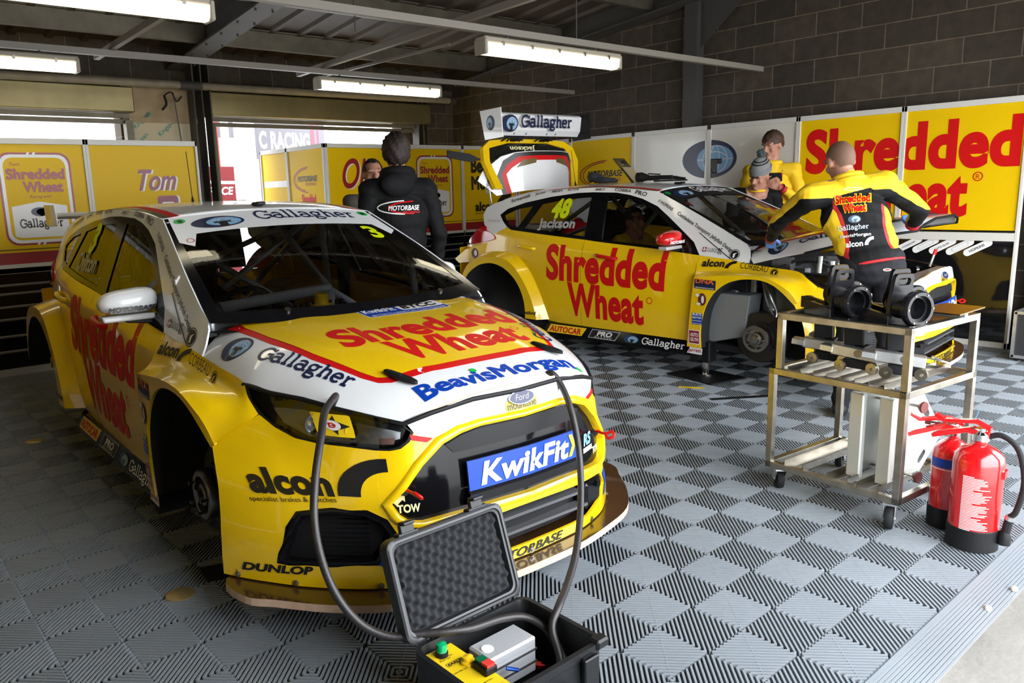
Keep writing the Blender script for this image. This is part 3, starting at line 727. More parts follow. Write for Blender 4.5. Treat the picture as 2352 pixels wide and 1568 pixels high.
b = MB(); b.box((0, 0, .30), (1.5, .08, .70)); b.build('sign_board', OGREY, o); s = Sign((-.75, -.041, 0), (1, 0, 0), (0, 0, 1), (0, -1, 0), o)
s.text('C RACING', VWHT, .02, .12, 1.12, .30, bold=.04); s.put('pink_band', poly2d([(1.17, -.04), (1.26, -.04), (1.26, .64), (1.17, .64)], [(1.32, -.04), (1.36, -.04), (1.36, .64), (1.32, .64)], [(0, -.05), (1.17, -.05), (1.17, .02), (0, .02)]), PINK, 0, 0, 1)
for sx in (-1, 1):
    b = MB(); b.cyl((sx * .7, 0, -2.2), (sx * .7, 0, -.04), .03); b.build('post', GALV, o)
o = empty('red_banner', (5.15, 12.6, 0), 0, 'faded red banner stand beyond the dark post', 'banner')
b = MB(); b.box((0, 0, 1.005), (.66, .06, 2.02)); b.build('banner_cloth', mat('faded_red', (.16, .008, .012), .6), o)
s = Sign((-.33, -.031, 0), (1, 0, 0), (0, 0, 1), (0, -1, 0), o); s.put('white_stripe', poly2d([(0, 1.75), (.65, 1.73), (.65, 1.78), (0, 1.80)]), VWHT, 0, 0, 1); s.text('RACE', VWHT, .2, 1.56, .42, .13, bold=.03, shear=.2)
# ================================================================ the two touring cars
BELT = pchip([(-3.3, 1.16), (-2.9, 1.15), (-2.677, 1.133), (-1.607, 1.013), (-.505, .908), (-.256, .879), (-.118, .853), (.3, .80)])
SM = pchip([(-3.35, .74), (-3.1, .845), (-2.9, .90), (-2.677, .936), (-2.3, .975), (-1.9, 1), (-.6, 1), (-.25, .985), (-.118, .97), (.25, .952)])
SBL = pchip([(-.95, .80), (-.85, .84), (-.72, .865), (-.6, .874), (-.45, .879), (-.3, .877), (-.2, .868), (-.1, .848), (-.04, .817), (0, .795)])
def SX(y, z):
    dz = z - BELT(y); k = SM(y)
    return k * (SBL(dz) if dz < 0 else .795 - .41 * dz - .1 * dz * dz)
PXF = pchip([(0, 1.03), (.25, 1.015), (.45, .96), (.6, .865), (.75, .715), (.85, .575), (.92, .46), (.95, .40), (1.0, .3)])
AXF = pchip([(0, .07), (.3, .07), (.45, .075), (.6, .2), (.757, .45), (.91, .47), (1, .47)])
SZF = pchip([(.1, 0), (.15, 0), (.3, .03), (.45, .15), (.594, .4), (.69, .6), (.74, .75), (.812, 1), (.85, 1.2)])
def YB(x, z): x = abs(x); return PXF(x) - AXF(x) * SZF(z)
HCF = pchip([(-.3, .985), (-.14, .978), (.3, .935), (.6, .88), (.85, .82), (.95, .785), (1.0, .75)])
HEF = pchip([(-.2, .775), (.25, .757), (.45, .70), (.6, .65), (.75, .575), (.89, .48), (1, .40)])
HDF = pchip([(-.15, .122), (.25, .125), (.6, .10), (.89, .08), (1, .07)])
def HZ(x, y):
    u = min(abs(x) / HEF(y), 1.25); p = 9 - 4 * min(max((y + .1) / .8, 0), 1); k = math.exp(-((abs(x) - .33 + .1 * y) / .05) ** 2) * .004
    return HCF(y) - HDF(y) * u ** p - .012 * u * u + k
ZC = pchip([(-3.05, 1.33), (-2.95, 1.36), (-2.7, 1.41), (-2.3, 1.455), (-1.9, 1.468), (-1.6, 1.465), (-1.3, 1.45), (-1.0, 1.418)])
ZR = pchip([(-3.05, 1.24), (-2.95, 1.27), (-2.85, 1.31), (-2.6, 1.37), (-2.2, 1.418), (-1.67, 1.438), (-1.3, 1.42), (-1.0, 1.389)])
def RF(u, y):
    yy = y + (.03 * u * u - .03) * max(0, min(1, (y + 1.6) / .6)); xe = SX(yy, ZR(yy))
    return (u * xe, yy, ZC(yy) - (ZC(yy) - ZR(yy)) * abs(u) ** 2.6)
WE = [pchip([(0, a), (.5, b), (1, c)]) for a, b, c in ((.596, .662, .722), (-1.01, -.585, -.125), (1.387, 1.20, .98))]
WC = [pchip([(0, a), (.5, b), (1, c)]) for a, b, c in ((0, 0, 0), (-1.05, -.53, .03), (1.421, 1.228, .955))]
def WS(u, t):
    return (u * WE[0](t), WC[1](t) + (WE[1](t) - WC[1](t)) * u * u, WC[2](t) + (WE[2](t) - WC[2](t)) * u * u)
def nrm_off(f, a, b, d, out):
    e = .004; P = Vector(f(a, b)); n = (Vector(f(a + e, b)) - P).cross(Vector(f(a, b + e)) - P)
    n.normalize()
    if n.dot(Vector(out)) < 0: n = -n
    return P + n * d
DLO = [(-.511, .905), (-.58, 1.0), (-.72, 1.10), (-.85, 1.19), (-.98, 1.275), (-1.14, 1.337), (-1.277, 1.371), (-1.414, 1.392), (-1.656, 1.40), (-1.82, 1.397), (-2.106, 1.368), (-2.41, 1.318), (-2.63, 1.26), (-2.715, 1.205), (-2.66, 1.14), (-2.52, 1.07), (-2.2, 1.045), (-1.6, .998), (-1.49, .985), (-.9, .943)]
GL = [[(-.60, .955), (-.78, 1.09), (-.95, 1.21), (-1.1, 1.285), (-1.27, 1.34), (-1.40, 1.36), (-1.50, 1.362), (-1.455, 1.0), (-.9, .962)],
      [(-1.66, 1.362), (-1.63, 1.025), (-2.22, 1.075), (-2.35, 1.085), (-2.2, 1.305), (-1.95, 1.345)],
      [(-2.43, 1.095), (-2.55, 1.115), (-2.64, 1.175), (-2.655, 1.205), (-2.5, 1.262), (-2.3, 1.29)]]
MIRK = dict()
def loft(curves, m, name, parent, k=4, n=None, out=None, ang=50):
    C = [[Vector(p) for p in c] for c in curves]
    C = [crv(c, k) for c in C]; L = len(C[0])
    R = []
    for j in range(L): R.append(crv([c[j] for c in C], k) if len(C) > 2 else [C[0][j] + (C[1][j] - C[0][j]) * t / k for t in range(k + 1)])
    V = [p for r in R for p in r]; w = len(R[0])
    F = [(j * w + i, (j + 1) * w + i, (j + 1) * w + i + 1, j * w + i + 1) for j in range(L - 1) for i in range(w - 1)]
    if out is not None: F = orient(V, F, out if callable(out) else Vector(out))
    return mobj(name, V, F, m, parent, True, ang)
HLL = mat('headlight_dark', (.014, .014, .016), .25)
WOODE = mat('splitter_edge', (.58, .40, .28), .6, noise=.15, nscale=30); WOODT = mat('splitter_top', (.05, .024, .010), .18, coat=.6)
GW = glass('windscreen_glass', (.93, .95, .96)); GS = glass('side_glass', (.72, .74, .75)); GLH = glass('lamp_glass', (.93, .94, .95))
CAGE = mat('cage_silver', (.52, .55, .60), .3, metal=.3, coat=.3)
LINER = mat('arch_liner', (.014, .014, .015), .75); INNER = mat('inner_panel_grey', (.30, .32, .34), .4, metal=.5)
REDL = mat('tail_lamp_red', (.45, .004, .012), .08, coat=1.0)
SILV = mat('silver_print', (.35, .35, .36), .45)

def build_car(no, loc, rot, label, black_banner):
    car = empty('race_car', loc, 0, label, 'car', 'yellow touring cars', rot=rot)
    opened = no == 2
    def sid(sg): return lambda a, b: (sg * SX(a, b), a, b)
    def dside(name, VF, m, y, z, sg=1, d=.0022, tilt=0.0, off=0.0, fx=None, sub=.06, rot=0.0, par=None):
        """vinyl on the body side; u runs forward on the right side of the car"""
        f = (lambda a, b: (sg * (fx(a, b) if fx else SX(a, b)), a, b)); cr, sr = math.cos(rot), math.sin(rot)
        def mp(a, b):
            ya = y + (a * cr - b * sr) * sg; za = z + a * sr + b * cr + tilt * a; return nrm_off(f, ya, za, d, (sg, 0, 0))
        P, F = place2d(VF, mp, sub); F = orient(P, F, Vector((sg, 0, .1))); return mobj(name, P, F, m, par or car, True)
    def dnose(name, VF, m, x, z, d=.002, sub=.06, rot=0.0):
        cr, sr = math.cos(rot), math.sin(rot)
        f = lambda a, b: (a, YB(a, b), b)
        mp = lambda a, b: nrm_off(f, x - (a * cr - b * sr), z + a * sr + b * cr, d, (0, 1, .2))
        P, F = place2d(VF, mp, sub); F = orient(P, F, Vector((0, 1, .2))); return mobj(name, P, F, m, car, True)
    # ---------------- bonnet (an own frame so that it can be raised on its hinge)
    bon = None
    HY, HZ0 = -.14, .955; th = math.radians(20) if opened else 0.0
    def hpose(p):
        if not th: return Vector(p)
        dy, dz = p[1] - HY, p[2] - HZ0; return Vector((p[0], HY + dy * math.cos(th) - dz * math.sin(th), HZ0 + dy * math.sin(th) + dz * math.cos(th)))
    up = Vector((0, -math.sin(th), math.cos(th)))
    ed = [(.70, -.14), (.745, -.138), (.771, -.118), (.765, .05), (.757, .25), (.715, .40), (.66, .54), (.60, .68), (.525, .806), (.465, .889)]
    fr = [(.376, .925), (.21, .953), (0, .962)]
    half = ed + fr; hp = half + [(-a, b) for a, b in reversed(half[:-1])]
    bon = panel('bonnet', hp, lambda a, b: hpose((a, b, HZ(a, b))), up, WHT, car, sp=.035, th=.008, ang=60)
    def dh(name, VF, m, x, y, d=.0022, rot=0.0, sub=.06):
        cr, sr = math.cos(rot), math.sin(rot); f = lambda a, b: hpose((a, b, HZ(a, b)))
        mp = lambda a, b: nrm_off(f, x - (a * cr - b * sr), y - (a * sr + b * cr), d, up)
        P, F = place2d(VF, mp, sub); F = orient(P, F, up); return mobj(name, P, F, m, bon, True)
    q = MB(); q.tube([hpose((a, b + .010, HZ(a, b) - .006)) for a, b in (ed[4:] + fr)] + [hpose((-a, b + .010, HZ(a, b) - .006)) for a, b in reversed((ed[4:] + fr)[:-1])], .009, 8); q.build('bonnet_seal', MATTB, bon, True)
    def hpoly(pts): h = pts + [(-a, b) for a, b in reversed(pts)]; return poly2d([(-a, -b) for a, b in h])
    dh('bonnet_stripe', hpoly([(.705, -.138), (.66, -.11), (.632, -.055), (.602, .182), (.548, .424), (.472, .65), (.439, .713), (.402, .741), (.30, .754)]), RED, 0, 0, .0012)
    dh('bonnet_field', hpoly([(.59, -.138), (.598, -.065), (.577, .129), (.527, .385), (.455, .622), (.429, .683), (.405, .70), (.373, .711), (.30, .713)]), YEL, 0, 0, .0022)
    dh('lettering', fit(text2d('Shredded', .042, 0), .885, .215), RED, .40, .437, .0032); dh('lettering', fit(text2d('Wheat', .042, 0), .64, .20), RED, .265, .645, .0032)
    dh('registered_mark', ring2d(ell2d(.02, .02), ell2d(.016, .016)), RED, -.40, .50, .0032)
    dh('lettering', fit(text2d('BeavisMorgan', .035, 0), .755, .110), BLUE, .365, .918, .002); dh('full_stop', poly2d(ell2d(.014, .014)), GRN, -.408, .885, .002); dh('letter_dot', poly2d(ell2d(.014, .014)), GRN, .085, .808, .003)
    for sx in (1, -1):
        r0 = math.atan2(.56, .17)
        for VF, m in globe_parts(.15, .11):
            if sx > 0: dh('globe_emblem', VF, m, .762, .005, {NAVY: .0025, LBLUE: .003, VWHT: .0033, BLK: .0036}[m], -1.26)
            else: dh('globe_emblem', VF, m, -.665, .12, {NAVY: .0025, LBLUE: .003, VWHT: .0033, BLK: .0036}[m], 1.26)
        if sx > 0: dh('lettering', fit(text2d('Gallagher', .008, 0, 1, True), .47, .092), NAVY, .705, .222, .002, -1.246)
        else: dh('lettering', fit(text2d('Gallagher', .0, 0, 1, True), .50, .105), NAVY, -.52, .66, .0035, 1.26)
        q = MB(); c = hpose((sx * .365, .742, HZ(.365, .742) + .004)); a = [(p[0], p[1]) for p in [(x * .075, y * .024) for x, y in ell2d(1, 1, 20)]]
        t = Vector((0, math.cos(th), math.sin(th) - .22)); t = (t + Vector((-.38, 0, 0))).normalized(); w = up.cross(t).normalized()
        q.prism(a, (0, .012), (c, t, w, up)); q.prism([(x * .5 - .03, y * .55) for x, y in a], (.012, .016), (c, t, w, up)); q.build('bonnet_catch', MATTB, bon, True, bevel=.002)
    if not opened:
        dh('sponsor_badge', poly2d(rrect(.45, .17, .02)), VWHT, .105, .125, .003, .0); dh('badge_fill', poly2d([(a + .006, b + .006) for a, b in rrect(.438, .158, .017)]), BLUE, .105, .125, .0036)
        dh('badge_plate', poly2d([(a + .205, b + .05) for a, b in rrect(.235, .11, .02)]), VWHT, .105, .125, .0042)
        dh('lettering', fit(text2d('KwikFit', .03, .2), .17, .07), VWHT, .09, .06, .0044); dh('lettering', fit(text2d('BTCC', .05, .2), .20, .07), BLK, -.115, .06, .005); dh('lettering', fit(text2d('BRITISH TOURING CAR CHAMPIONSHIP', .0, 0), .40, .024), VWHT, .08, .115, .0044)
        dh('round_sticker', poly2d(ell2d(.045, .03)), VWHT, -.53, -.075, .005); dh('lettering', fit(text2d('E', .03), None, .035), RED, -.515, -.06, .0056); dh('tri_sticker', poly2d([(0, 0), (.07, 0), (.035, .05)]), BLUE, -.575, -.06, .005)
    # ---------------- roof
    V = []; F = []; NU, NY = 24, 28
    for j in range(NY + 1):
        for i in range(NU + 1): V.append(Vector(RF(-1 + 2 * i / NU, -1.012 - (2.72 - 1.012 if opened else 2.0 - .06) * j / NY)))
    for j in range(NY):
        for i in range(NU): F.append((j * (NU + 1) + i, j * (NU + 1) + i + 1, (j + 1) * (NU + 1) + i + 1, (j + 1) * (NU + 1) + i))
    roof = mobj('roof', V, orient(V, F, Vector((0, 0, 1))), WHT, car, True); s = roof.modifiers.new('t', 'SOLIDIFY'); s.thickness = .01; s.offset = -1
    def rstrip(name, u0, u1, m, d, y0=-1.013, y1=-2.70):
        V = []; F = []; n = 24
        for j in range(n + 1):
            y = y0 + (y1 - y0) * j / n
            for u in (u0, u1): V.append(nrm_off(RF, u, y, d, (0, 0, 1)))
        for j in range(n): F.append((2 * j, 2 * j + 1, 2 * j + 3, 2 * j + 2))
        mobj(name, V, orient(V, F, Vector((0, 0, 1))), m, roof, True)
    for sg in (1, -1): rstrip('roof_stripe', sg * .845, sg * .925, RED, .003); rstrip('roof_edge_stripe', sg * .925, sg * .985, mat('stripe_bronze', (.16, .14, .08), .3, coat=.6), .003)
    q = MB(); q.box((.02, -1.17, ZC(-1.17) + .012), (.05, .07, .022), bev=.008); q.box((.02, -1.13, ZC(-1.13) + .02), (.05, .03, .02), bev=.005); q.build('roof_camera', MATTB, roof)
    q = MB(); q.tube([(.0 if no == 1 else .12, -2.25, ZC(-2.25)), (.0 if no == 1 else .12, -2.3, ZC(-2.3) + (.34))], .0025, 6); q.cyl((.0 if no == 1 else .12, -2.25, ZC(-2.25) - .004), (.0 if no == 1 else .12, -2.256, ZC(-2.25) + .04), .012, .005, 10); q.build('aerial', MATTB, roof)
    # ---------------- sides
    for sg in (1, -1):
        f = sid(sg); o = (sg, 0, 0)
        wh = [(-1.0, 1.389), (-.8, 1.302), (-.585, 1.205), (-.35, 1.092), (-.16, .995), (-.128, .955), (-.115, .90), (-.118, .853), (-.256, .879), (-.505, .903)] + DLO[:14] + [(-2.655, 1.145), (-2.58, 1.092), (-2.66, 1.055), (-2.72, 1.02), (-2.84, 1.05), (-2.93, 1.12), (-2.98, 1.2), (-2.95, 1.27), (-2.85, 1.31), (-2.6, 1.37), (-2.2, 1.418), (-1.67, 1.438), (-1.3, 1.42)]
        up_ = panel('upper_body_side', wh, f, o, WHT, car, sp=.04, th=.008)
        fra = panel('window_surround', DLO, f, o, GLOSSB, car, holes=GL, sp=.04, th=.012)
        for g, nm in zip(GL, ('door_window', 'door_window', 'quarter_window')):
            panel(nm, g, lambda a, b: (sg * (SX(a, b) - .006), a, b), o, GS, fra, sp=.08)
        fd = [(-.512, .222), (-.508, .903), (-.9, .940), (-1.485, .983), (-1.61, .996), (-1.614, .222)]
        d1 = panel('front_door', fd, f, o, YEL, car, sp=.05, th=.01)
        rd = [(-1.62, .222), (-1.617, .996), (-2.2, 1.042), (-2.50, 1.066), (-2.515, .86), (-2.42, .84), (-2.30, .78), (-2.16, .62), (-2.06, .42), (-2.02, .25)]
        d2 = panel('rear_door', rd, f, o, YEL, car, sp=.05, th=.01)
        qp = [(-2.505, 1.066), (-2.58, 1.088), (-2.66, 1.053), (-2.72, 1.018), (-2.84, 1.045), (-2.77, 1.03), (-2.71, 1.0), (-2.74, .965), (-3.05, .915), (-3.2, .90), (-3.28, .80), (-3.28, .30), (-3.12, .30), (-3.12, .6), (-3.0, .77), (-2.85, .84), (-2.65, .86), (-2.52, .862)]
        panel('quarter_panel', qp, f, o, YEL, car, sp=.05, th=.01)
        tl = [(-3.15, .93), (-3.10, .99), (-2.98, 1.07), (-2.88, 1.10), (-2.845, 1.05), (-2.78, 1.035), (-2.715, 1.0), (-2.745, .968), (-3.05, .918)]
        tlo = panel('tail_lamp', c2(tl, 3, True), lambda a, b: (sg * (SX(a, b) + .012), a, b), o, REDL, car, sp=.04, th=.03)
        # rear arch extension
        out = [(-2.0, .26), (-2.03, .36), (-2.10, .52), (-2.2, .68), (-2.33, .80), (-2.47, .855), (-2.65, .862), (-2.85, .842), (-3.0, .77), (-3.1, .62), (-3.13, .45)]
        cre = [(-2.07, .262), (-2.095, .36), (-2.16, .51), (-2.26, .66), (-2.37, .765), (-2.49, .815), (-2.65, .822), (-2.83, .80), (-2.97, .72), (-3.06, .58), (-3.09, .45)]
        lip = [(-2.65 + .445 * math.cos(math.radians(a)), .31 + .45 * math.sin(math.radians(a))) for a in (-6, 10, 27, 44, 62, 76, 90, 110, 131, 150, 168)]
        XC = .952
        loft([[(sg * (SX(a, b) - .002), a, b) for a, b in out], [(sg * (SX(a, b) * .45 + XC * .55), (a + c) / 2, (b + e) / 2) for (a, b), (c, e) in zip(out, cre)], [(sg * XC, a, b) for a, b in cre]], YEL, 'rear_arch', car, 3, out=lambda c: Vector((sg, 0, 0)) + (Vector((0, c.y + 2.65, c.z - .31)) * .8))
        fl = loft([[(sg * XC, a, b) for a, b in cre], [(sg * (XC + .001), a, b) for a, b in lip], ], YEL, 'rear_arch_face', car, 4, out=o)
        V = []; F = []
        for j in range(len(lip)):
            for x in (XC + .001, .60): V.append(Vector((sg * x, lip[j][0], lip[j][1])))
        for j in range(len(lip) - 1): F.append((2 * j, 2 * j + 1, 2 * j + 3, 2 * j + 2))
        V += [Vector((sg * .60, -2.65 + .47 * math.cos(2 * PI * t / 20), .31 + .47 * math.sin(2 * PI * t / 20))) for t in range(20)]; F.append(tuple(range(len(V) - 20, len(V))))
        mobj('wheel_arch_liner', V, F, LINER, car, True)
        # front wing: top sheet, arch face and rear return
        g = [[(.787, -.505, .905), (.838, -.505, .84), (.862, -.50, .79), (.90, -.49, .757), (.936, -.471, .749)],
             [(.785, -.38, .893), (.82, -.38, .84), (.85, -.38, .797), (.90, -.38, .770), (.938, -.38, .760)],
             [(.783, -.25, .878), (.803, -.25, .83), (.84, -.25, .802), (.90, -.25, .787), (.943, -.25, .775)],
             [(.771, -.118, .853), (.79, -.11, .812), (.83, -.105, .797), (.90, -.10, .795), (.947, -.1, .785)],
             [(.765, .07, .832), (.785, .08, .793), (.83, .085, .788), (.90, .09, .786), (.946, .09, .776)],
             [(.757, .25, .812), (.785, .245, .772), (.83, .235, .76), (.89, .22, .750), (.935, .2, .732)],
             [(.768, .325, .765), (.79, .33, .742), (.825, .315, .722), (.872, .295, .700), (.915, .275, .670)],
             [(.762, .395, .712), (.795, .392, .697), (.83, .375, .677), (.87, .345, .648), (.906, .315, .61)]]
        loft([[(sg * x, y, z) for x, y, z in c] for c in zip(*g)], YEL, 'front_wing', car, 5, out=(sg * .6, .1, .8))
        FX = lambda y, z: .947 - max(0, y - .03) ** 2 * .50 - max(0, .45 - z) * .035 - max(0, -y - .38) * .08
        cr_ = [(-.53, .20), (-.515, .35), (-.495, .55), (-.471, .749), (-.38, .760), (-.25, .775), (-.1, .785), (0, .786), (.1, .775), (.2, .732), (.275, .670), (.318, .608)]
        lp_ = [(-.405, .20), (-.41, .33), (-.385, .48), (-.33, .60), (-.26, .678), (-.18, .728), (-.09, .754), (0, .761), (.09, .752), (.17, .715), (.24, .655), (.295, .595)]
        panel('front_arch_face', c2(cr_[:4], 3) + c2(cr_[3:], 3)[1:] + list(reversed(c2(lp_, 3))), lambda a, b: (sg * FX(a, b), a, b), o, YEL, car, sp=.04, th=.012)
        V = []; F = []; L = c2(cr_[:4], 4)
        for a, b in L: V += [Vector((sg * FX(a, b), a, b)), Vector((sg * (FX(a, b) * .35 + SX(a, b) * .65), a - .018, b + .004)), Vector((sg * (SX(a, b) - .003), a - .03, b + .006))]
        for j in range(len(L) - 1):
            for k in range(2): F.append((3 * j + k, 3 * j + k + 1, 3 * j + k + 4, 3 * j + k + 3))
        mobj('arch_return', V, orient(V, F, Vector((0, -1, 0))), YEL, car, True)
        # liner of the front arch
        L = c2(lp_, 3); V = []; F = []
        for a, b in L: V += [Vector((sg * (FX(a, b) - .01), a, b)), Vector((sg * .52, a, b + .01))]
        for j in range(len(L) - 1): F.append((2 * j, 2 * j + 1, 2 * j + 3, 2 * j + 2))
        V += [Vector((sg * .90, .295, .595)), Vector((sg * .55, .295, .595)), Vector((sg * .55, .47, .16)), Vector((sg * .92, .47, .16))]; n = len(V); F.append((n - 4, n - 3, n - 2, n - 1))
        mobj('wheel_arch_liner', V, F, LINER, car, True)
        q = MB()
        if opened and sg > 0:
            q.box((.62, -.26, .50), (.03, .28, .52)); q.prism([(-.42, .22), (-.12, .30), (-.08, .62), (-.40, .62)], (.60, .80), ((0, 0, 0), (0, 1, 0), (0, 0, 1), (1, 0, 0))); q.box((.55, .1, .6), (.03, .4, .3)); q.tube([(.60, -.03, .75), (.66, .02, .62), (.72, .06, .5)], .03, 10); q.build('inner_wing', INNER, car, bevel=.01)
            q = MB(); q.tube([(.7, -.02, .74), (.75, .05, .62), (.72, .09, .48), (.78, .04, .40)], .009, 8, smooth=5); q.tube([(.66, -.06, .74), (.70, .0, .58), (.74, .08, .46)], .009, 8, smooth=5); q.build('brake_hose', ALU, car, True)
        else:
            q.box((.53, 0, .45), (.02, .9, .66)); q.build('inner_wing', LINER, car)
        # hub, disc, caliper, drive
        q = MB(); q.lathe([(.05, -.05), (.185, -.05), (.19, -.045), (.19, -.02), (.185, -.015), (.12, -.012), (.12, .012), (.05, .012)], (sg * .80, 0, .308), (sg, 0, 0), 40); dsc = q.build('brake_disc', mat('disc_iron', (.05, .045, .04), .4, metal=.7), car, True)
        q = MB(); q.lathe([(.105, 0), (.105, .045), (.098, .055), (.078, .055), (.075, .02), (.05, .02), (.045, .05), (.03, .055), (.028, .075), (.016, .078), (.0, .078)], (sg * .812, 0, .308), (sg, 0, 0), 32); q.build('hub_bell', mat('hub_steel', (.34, .33, .32), .3, metal=1), dsc, True)
        q = MB()
        for k in range(5): q.cyl((sg * .83, .07 * math.cos(k * 1.2566), .308 + .07 * math.sin(k * 1.2566)), (sg * .895, .07 * math.cos(k * 1.2566), .308 + .07 * math.sin(k * 1.2566)), .007, n=8)
        q.build('wheel_stud', STEEL, dsc, True)
        q = MB(); q.prism([(-.09, .10), (.0, .13), (.09, .10), (.12, .2), (0, .235), (-.12, .2)], (-.075, .035), ((sg * .80, 0, .308), (0, .25, -.97), (0, .97, .25), (sg, 0, 0))); q.build('brake_caliper', MATTB, dsc, bevel=.008)
        q = MB(); q.cyl((sg * .45, 0, .30), (sg * .76, 0, .308), .022); q.tube([(sg * .45, -.15, .22), (sg * .74, 0, .22), (sg * .45, .2, .22)], .018, 8); q.cyl((sg * .70, .0, .22), (sg * .76, 0, .50), .03, n=10); q.build('suspension_arm', mat('suspension_black', (.03, .03, .032), .4, metal=.6), car, True)
        # sill skirt
        pr = [(.80, .26), (.868, .235), (.90, .15), (.895, .122), (.80, .115)]
        q = MB(); q.prism([(x, z) for x, z in pr], (-2.02, -.45), ((0, 0, 0), (sg, 0, 0), (0, 0, 1), (0, 1, 0))); q.build('side_skirt', GLOSSB, car)
        q = MB(); q.box((sg * .83, -.47, .15), (.18, .07, .10)); q.build('skirt_end', MATTB, car)
        # mirror
        MV = 0
        q = MB(); shell = [(.0, 1), (.18, 1), (.5, .97), (.8, .86), (.96, .62), (1.0, .3)]
        vs = []; fs = []; n = 18
        prof = [(-.045, .55), (-.02, .86), (.02, 1.0), (.06, .95), (.09, .72), (.105, .35)]
        for yy, k in prof:
            for i in range(n):
                t = 2 * PI * i / n; cx_, cz_ = math.cos(t), math.sin(t)
                px = .132 * k * (abs(cx_) ** .6) * (1 if cx_ > 0 else -1); pz = (.062 if cz_ > 0 else .050) * k * (abs(cz_) ** .7) * (1 if cz_ > 0 else -1)
                pz -= .012 * (px / .132) if cz_ > 0 else 0
                vs.append((sg * (.878 + px), -.76 + yy, 1.030 + pz))
        for a in range(len(prof) - 1):
            for i in range(n): j = (i + 1) % n; fs.append((a * n + i, a * n + j, (a + 1) * n + j, (a + 1) * n + i))
        fs.append(tuple(range(n))); fs.append(tuple((len(prof) - 1) * n + i for i in range(n))); q.add(vs, fs)
        V_ = [Vector(v) for v in q.v]; q.f = orient(V_, q.f, lambda c: c - Vector((sg * .878, -.74, 1.03)))
        mir = q.build('mirror', WHT if no == 1 else mat('mirror_red', (.65, .01, .01), .25, coat=.8), car, True, 60)
        q = MB(); q.prism([(-.10, 0), (.125, 0), (.132, .028), (-.10, .028)], (.01, .088), ((sg * .875, -.76, .950), (sg, 0, 0), (0, 0, 1), (0, 1, 0))); q.build('indicator', mat('indicator_grey', (.50, .50, .50), .2, coat=.8), mir, bevel=.008)
        q = MB(); q.prism([(-.14, -.03), (.02, -.01), (.02, .024), (-.14, .02)], (-.005, .075), ((sg * .88, -.76, .950), (sg, 0, 0), (0, 0, 1), (0, 1, 0))); q.build('mirror_arm', MATTB, mir, bevel=.006)
        mp = flat_map((sg * .878 + .105, -.652, .993), (-1, 0, 0), (0, -.12, 1)); VF = fit(text2d('MOTORBASE', .05, .25), .21, .024)
        P, F = place2d(VF, lambda a, b: (sg * .878 + .105 - a, -.76 + .082 + .0342 - .9 * (a - .105) ** 2, .996 + b), .02); mobj('lettering', P, orient(P, F, Vector((0, 1, 0))), BLK if no == 1 else VWHT, mir)
        # door handles
        for ym, zm, dr in ((-1.35, .862, d1), (-2.26, .915, d2)):
            q = MB(); x0 = SX(ym, zm)
            q.tube([(sg * (x0 - .01), ym - .105, zm + .012), (sg * (x0 + .022), ym - .08, zm + .01), (sg * (x0 + .028), ym, zm), (sg * (x0 + .022), ym + .08, zm - .01), (sg * (x0 - .01), ym + .105, zm - .012)], .016, 10, smooth=4)
            q.build('door_handle', YEL if dr is d2 else RED, dr, True)
        if sg < 0: continue
        # ---- vinyls on the side that shows
        T = text2d
        dside('lettering', fit(T('Shredded', .042), 1.235, .325), RED, -2.005, .632, tilt=-.022); dside('lettering', fit(T('Wheat', .042), .80, .30), RED, -1.76, .325, tilt=-.02)
        dside('registered_mark', ring2d(ell2d(.028, .028), ell2d(.022, .022)), RED, -.905, .525)
        dside('lettering', fit(T('alcon', .04), .17, .055), BLK, -.462, .822, d=.0035, fx=lambda a, b: .843 - .6 * (b - .83) - .17 * (a + .46)); dside('swoop_mark', poly2d(_arc(.08, 0, .08, .055, 180, 90, 8) + [(.08, .035)] + _arc(.08, 0, .05, .035, 90, 180, 8)), BLK, -.285, .815, d=.0035, fx=lambda a, b: .843 - .6 * (b - .83) - .17 * (a + .46))
        wg = lambda a, b: .803 - .4 * (b - .81) - .05 * (a + .1)
        dside('lettering', fit(T('CORBEAU', .0, .1), .215, .045), BLK, -.165, .818, d=.012, tilt=-.1, fx=wg); dside('round_badge', ring2d(ell2d(.030, .027), ell2d(.026, .023)), BLK, .098, .80, d=.012, fx=wg); dside('round_badge', poly2d(ell2d(.022, .020)), BLK, .098, .80, d=.012, fx=wg); dside('badge_flash', poly2d([(-.006, -.015), (.002, -.015), (.004, .002), (.014, .010), (-.006, .004)]), VYEL, .098, .80, d=.0135, fx=wg)
        dside('round_badge', ring2d(ell2d(.040, .040), ell2d(.036, .036)), BLK, -.235, .915); dside('round_badge', poly2d(ell2d(.031, .031)), BLK, -.235, .915); dside('badge_flash', poly2d([(-.01, -.022), (.003, -.022), (.006, .004), (.02, .016), (-.01, .006)]), VWHT, -.235, .915, d=.0035)
        st = dict(fx=FX, sub=0)
        def stick(y, z, w, h, bg, words, fg, tl=0.0):
            dside('sticker', poly2d([(0, 0), (w, 0), (w, h), (0, h)]), bg, y, z, d=.0016, fx=FX, rot=tl)
            n = len(words)
            for i, (t, hh) in enumerate(words): dside('lettering', fit(T(t, .03), w * .86, hh), fg[i % len(fg)], y + w * .07, z + h * (1 - (i + .86) / n), d=.0028, fx=FX, rot=tl)
        stick(-.468, .667, .182, .072, NAVY, [('DNA', .036), ('HIGH PERFORMANCE FILTERS', .008)], [ORG, VWHT], -.03)
